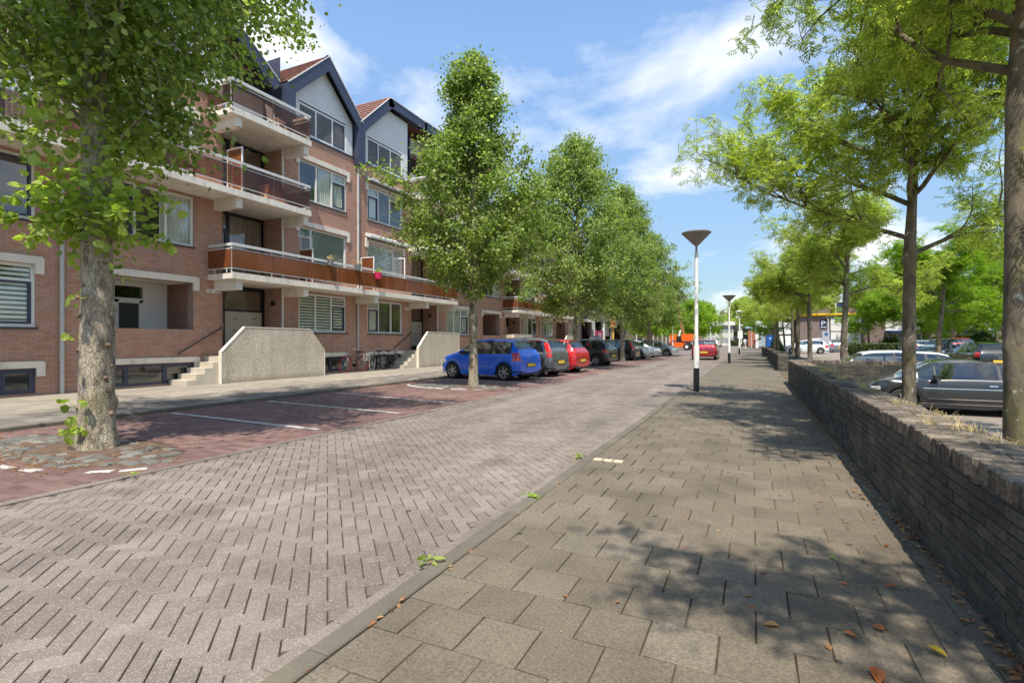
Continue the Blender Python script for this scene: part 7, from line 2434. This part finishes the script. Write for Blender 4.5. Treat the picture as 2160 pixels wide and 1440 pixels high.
# church-like pale slanted roof
# ------------------------------------------------------------------ far small signs and people
for x, y, lb, kind in [(-1.5, 74.0, 'white rectangular sign on a grey post left of the pedestrians', 'p'), (-0.2, 96, 'pale blue street name sign on a post by the portico', 's')]:
    t = thing('street_sign', lb, 'sign', (x, y, 0))
    MB().tube([(0, 0, 0), (0, 0, 3.6)], 0.05, 8).build('post', M_rail, t, local=True)
    if kind == 'p': MB().box(-.3, .3, -.07, -.051, 1.6, 2.6).build('sign_plate', M_white, t, local=True)
    else: MB().box(-1.0, .8, -.07, -.051, 3.4, 3.75).build('sign_plate', basic('name_blue', (0.30, 0.42, 0.50), 0.5), t, local=True)
def person(label, x, y, rz, cloth, legs, z=0.0, stride=0.18):
    t = thing('person', label, 'person', (x, y, z), rz)
    me = bpy.data.meshes.new('body')
    J = [(0, 0, 0.95), (0, 0, 1.2), (0, 0, 1.42), (0, 0, 1.52), (0.01, 0, 1.64), (0.01, 0, 1.74),
         (0, 0.09, 0.88), (stride, 0.1, 0.5), (stride * 0.9, 0.1, 0.08), (stride * 0.9 + 0.14, 0.11, 0.03),
         (0, -0.09, 0.88), (-stride * 0.3, -0.1, 0.5), (-stride * 1.6, -0.1, 0.1), (-stride * 1.6 + 0.13, -0.11, 0.05),
         (0, 0.2, 1.40), (-0.06, 0.26, 1.14), (0.06, 0.27, 0.9), (0.1, 0.27, 0.82),
         (0, -0.2, 1.40), (0.02, -0.26, 1.14), (0.18, -0.26, 0.95), (0.23, -0.25, 0.88)]
    E_ = [(0, 1), (1, 2), (2, 3), (3, 4), (4, 5), (0, 6), (6, 7), (7, 8), (8, 9), (0, 10), (10, 11), (11, 12), (12, 13), (2, 14), (14, 15), (15, 16), (16, 17), (2, 18), (18, 19), (19, 20), (20, 21)]
    RD = [.14, .13, .15, .055, .095, .075, .09, .06, .042, .04, .09, .06, .042, .04, .055, .042, .034, .03, .055, .042, .034, .03]
    me.from_pydata(J, E_, [])
    o = bpy.data.objects.new('body', me); COL.objects.link(o)
    md = o.modifiers.new('skin', 'SKIN'); 
    me.skin_vertices[0]
    for v, r in zip(me.skin_vertices[0].data, RD): v.radius = (r, r)
    me.skin_vertices[0].data[0].use_root = True
    o.modifiers.new('sub', 'SUBSURF').levels = 1
    bpy.context.view_layer.update()
    m2 = bpy.data.meshes.new_from_object(o.evaluated_get(bpy.context.evaluated_depsgraph_get()))
    bpy.data.objects.remove(o)
    m2.materials.clear()
    for m in (cloth, legs, basic('skin_tone', (0.42, 0.24, 0.17), 0.6)): m2.materials.append(m)
    for p in m2.polygons:
        zc_ = p.center.z
        p.material_index = 2 if (zc_ > 1.5 or (abs(p.center.y) > 0.22 and zc_ < 1.12)) else (1 if zc_ < 0.95 else 0)
        p.use_smooth = True
    put(m2, 'body', t)
    MB().lathe([(0, 1.66), (.095, 1.66), (.105, 1.72), (.08, 1.80), (0, 1.83)], (-0.012, 0, 0), 14).build('hair', basic('dark_hair', (0.04, 0.025, 0.015), 0.8), t, smooth='all', local=True)
    return t
person('distant pedestrian in a white shirt and light trousers on the pavement', -1.05, 84, PI / 2, M_white, M_cream)
person('distant pedestrian in dark clothes right of the one in white', 0.25, 93, -PI / 2, basic('dark_red_cloth', (0.2, 0.02, 0.03), 0.9), M_navy)
person('worker in pale blue shirt standing behind the orange lift', -6.9, 80, 0.4, basic('pale_blue_cloth', (0.30, 0.42, 0.52), 0.9), M_navy)

# ------------------------------------------------------------------ things on the balconies
def pot(label, x, y, z, r, h, m, plant=None, n=60, seed=1, cat='flower pot', pr=0.14):
    t = thing('flower_pot', label, cat, (x, y, z))
    MB().lathe([(0, 0), (r * 0.75, 0), (r, h), (r * 0.9, h), (r * 0.88, h - 0.02), (0, h - 0.02)], (0, 0, 0), 16).build('pot', m, t, smooth=35, local=True)
    if plant:
        rg = np.random.default_rng(seed)
        P = rg.normal(0, 1, (n, 3)) * np.array([pr * .6, pr * .6, pr * .5]) + np.array([0, 0, h + pr * 0.5])
        v, f = leaves(P, 0.05, LIND, LIND_F, rg, 0.5)
        mb = MB(); mb.add(v, f); mb.build('plant', plant, t, local=True)
M_grp = basic('grey_pot', (0.16, 0.17, 0.18), 0.6)
pot('dark grey pot with straw coloured plant hanging on the rail, left of two', -14.72, 14.87, 4.24, 0.12, 0.24, M_grp, M_straw, 50, 1)
pot('dark grey pot with straw coloured plant hanging on the rail, right of two', -14.72, 16.4, 4.24, 0.12, 0.24, M_grp, M_straw, 50, 2)
pot('bright pink pot with yellow flowers on the amber balcony', -14.70, 17.62, 4.02, 0.17, 0.26, basic('pink_plastic', (0.70, 0.03, 0.12), 0.4), M_sprout, 90, 3)
pot('small terracotta pot on top of the privacy screen', -15.6, 11.42, Z2 + 1.56, 0.07, 0.09, basic('terracotta', (0.55, 0.17, 0.06), 0.8))
pot('planter overflowing with green plants on the farther amber balcony', -14.9, 33.6, 4.3, 0.3, 0.2, M_grp, M_bright, 900, 5, 'planter', 0.55)
pot('second planter with yellow green plants on the farther amber balcony', -14.9, 35.0, 4.3, 0.3, 0.2, M_grp, M_sprout, 700, 6, 'planter', 0.5)
def chair(label, x, y, z, rz, m):
    t = thing('balcony_chair', label, 'chair', (x, y, z), rz, 'chairs on the balconies')
    MB().box(-.22, .22, -.22, .22, .42, .45).build('seat', m, t, local=True)
    MB().obox((-.24, 0, .7), (.015, 0, 0), (0, .22, 0), (-.05, 0, .26)).build('backrest', m, t, local=True)
    for a in (-.2, .2):
        for b in (-.2, .2):
            MB().box(a - .015, a + .015, b - .015, b + .015, 0, .42).build('leg', m, t, local=True)
chair('dark wooden chair behind the smoked balcony glass on the second floor', -15.3, 13.4, Z2 + 0.0, 1.0, basic('dark_wood', (0.10, 0.045, 0.03), 0.6))
chair('dark wicker chair near the second floor balcony end left of the screen', -15.3, 9.6, Z2, 2.0, basic('dark_wood', (0.10, 0.045, 0.03), 0.6))
chair('white folding chair on the top balcony', -15.3, 12.9, Z3, 0.3, M_white)
chair('orange chair on the amber glazed balcony', -15.4, 12.6, Z1, 0.6, basic('orange_wood', (0.42, 0.12, 0.04), 0.6))
b = thing('balcony_box', 'salmon coloured storage box standing behind the second floor railing', 'storage box', (-15.15, 12.6, Z2))
MB().box(-.25, .25, -.3, .3, 0, .52).build('bin', basic('salmon_plastic', (0.50, 0.27, 0.19), 0.6), b, local=True)
MB().box(-.27, .27, -.32, .32, .521, .57).build('lid', basic('salmon_plastic', (0.50, 0.27, 0.19), 0.6), b, local=True)
fl = thing('red_flag', 'small red and white flag hanging at the upper left balcony', 'flag', (-14.7, 6.9, 7.6))
MB().tube([(0, 0, 0), (0.2, 0, 1.0)], 0.012, 6).build('flag_pole', M_white, fl, local=True)
MB().add([(0.05, 0, 0.25), (0.12, 0.0, 0.6), (0.2, 0, 1.0), (0.1, 0.3, 0.15), (0.16, 0.34, 0.5), (0.22, 0.3, 0.85)], [(0, 1, 4, 3), (1, 2, 5, 4)]).build('cloth', basic('red_cloth', (0.6, 0.02, 0.06), 0.8), fl, local=True)
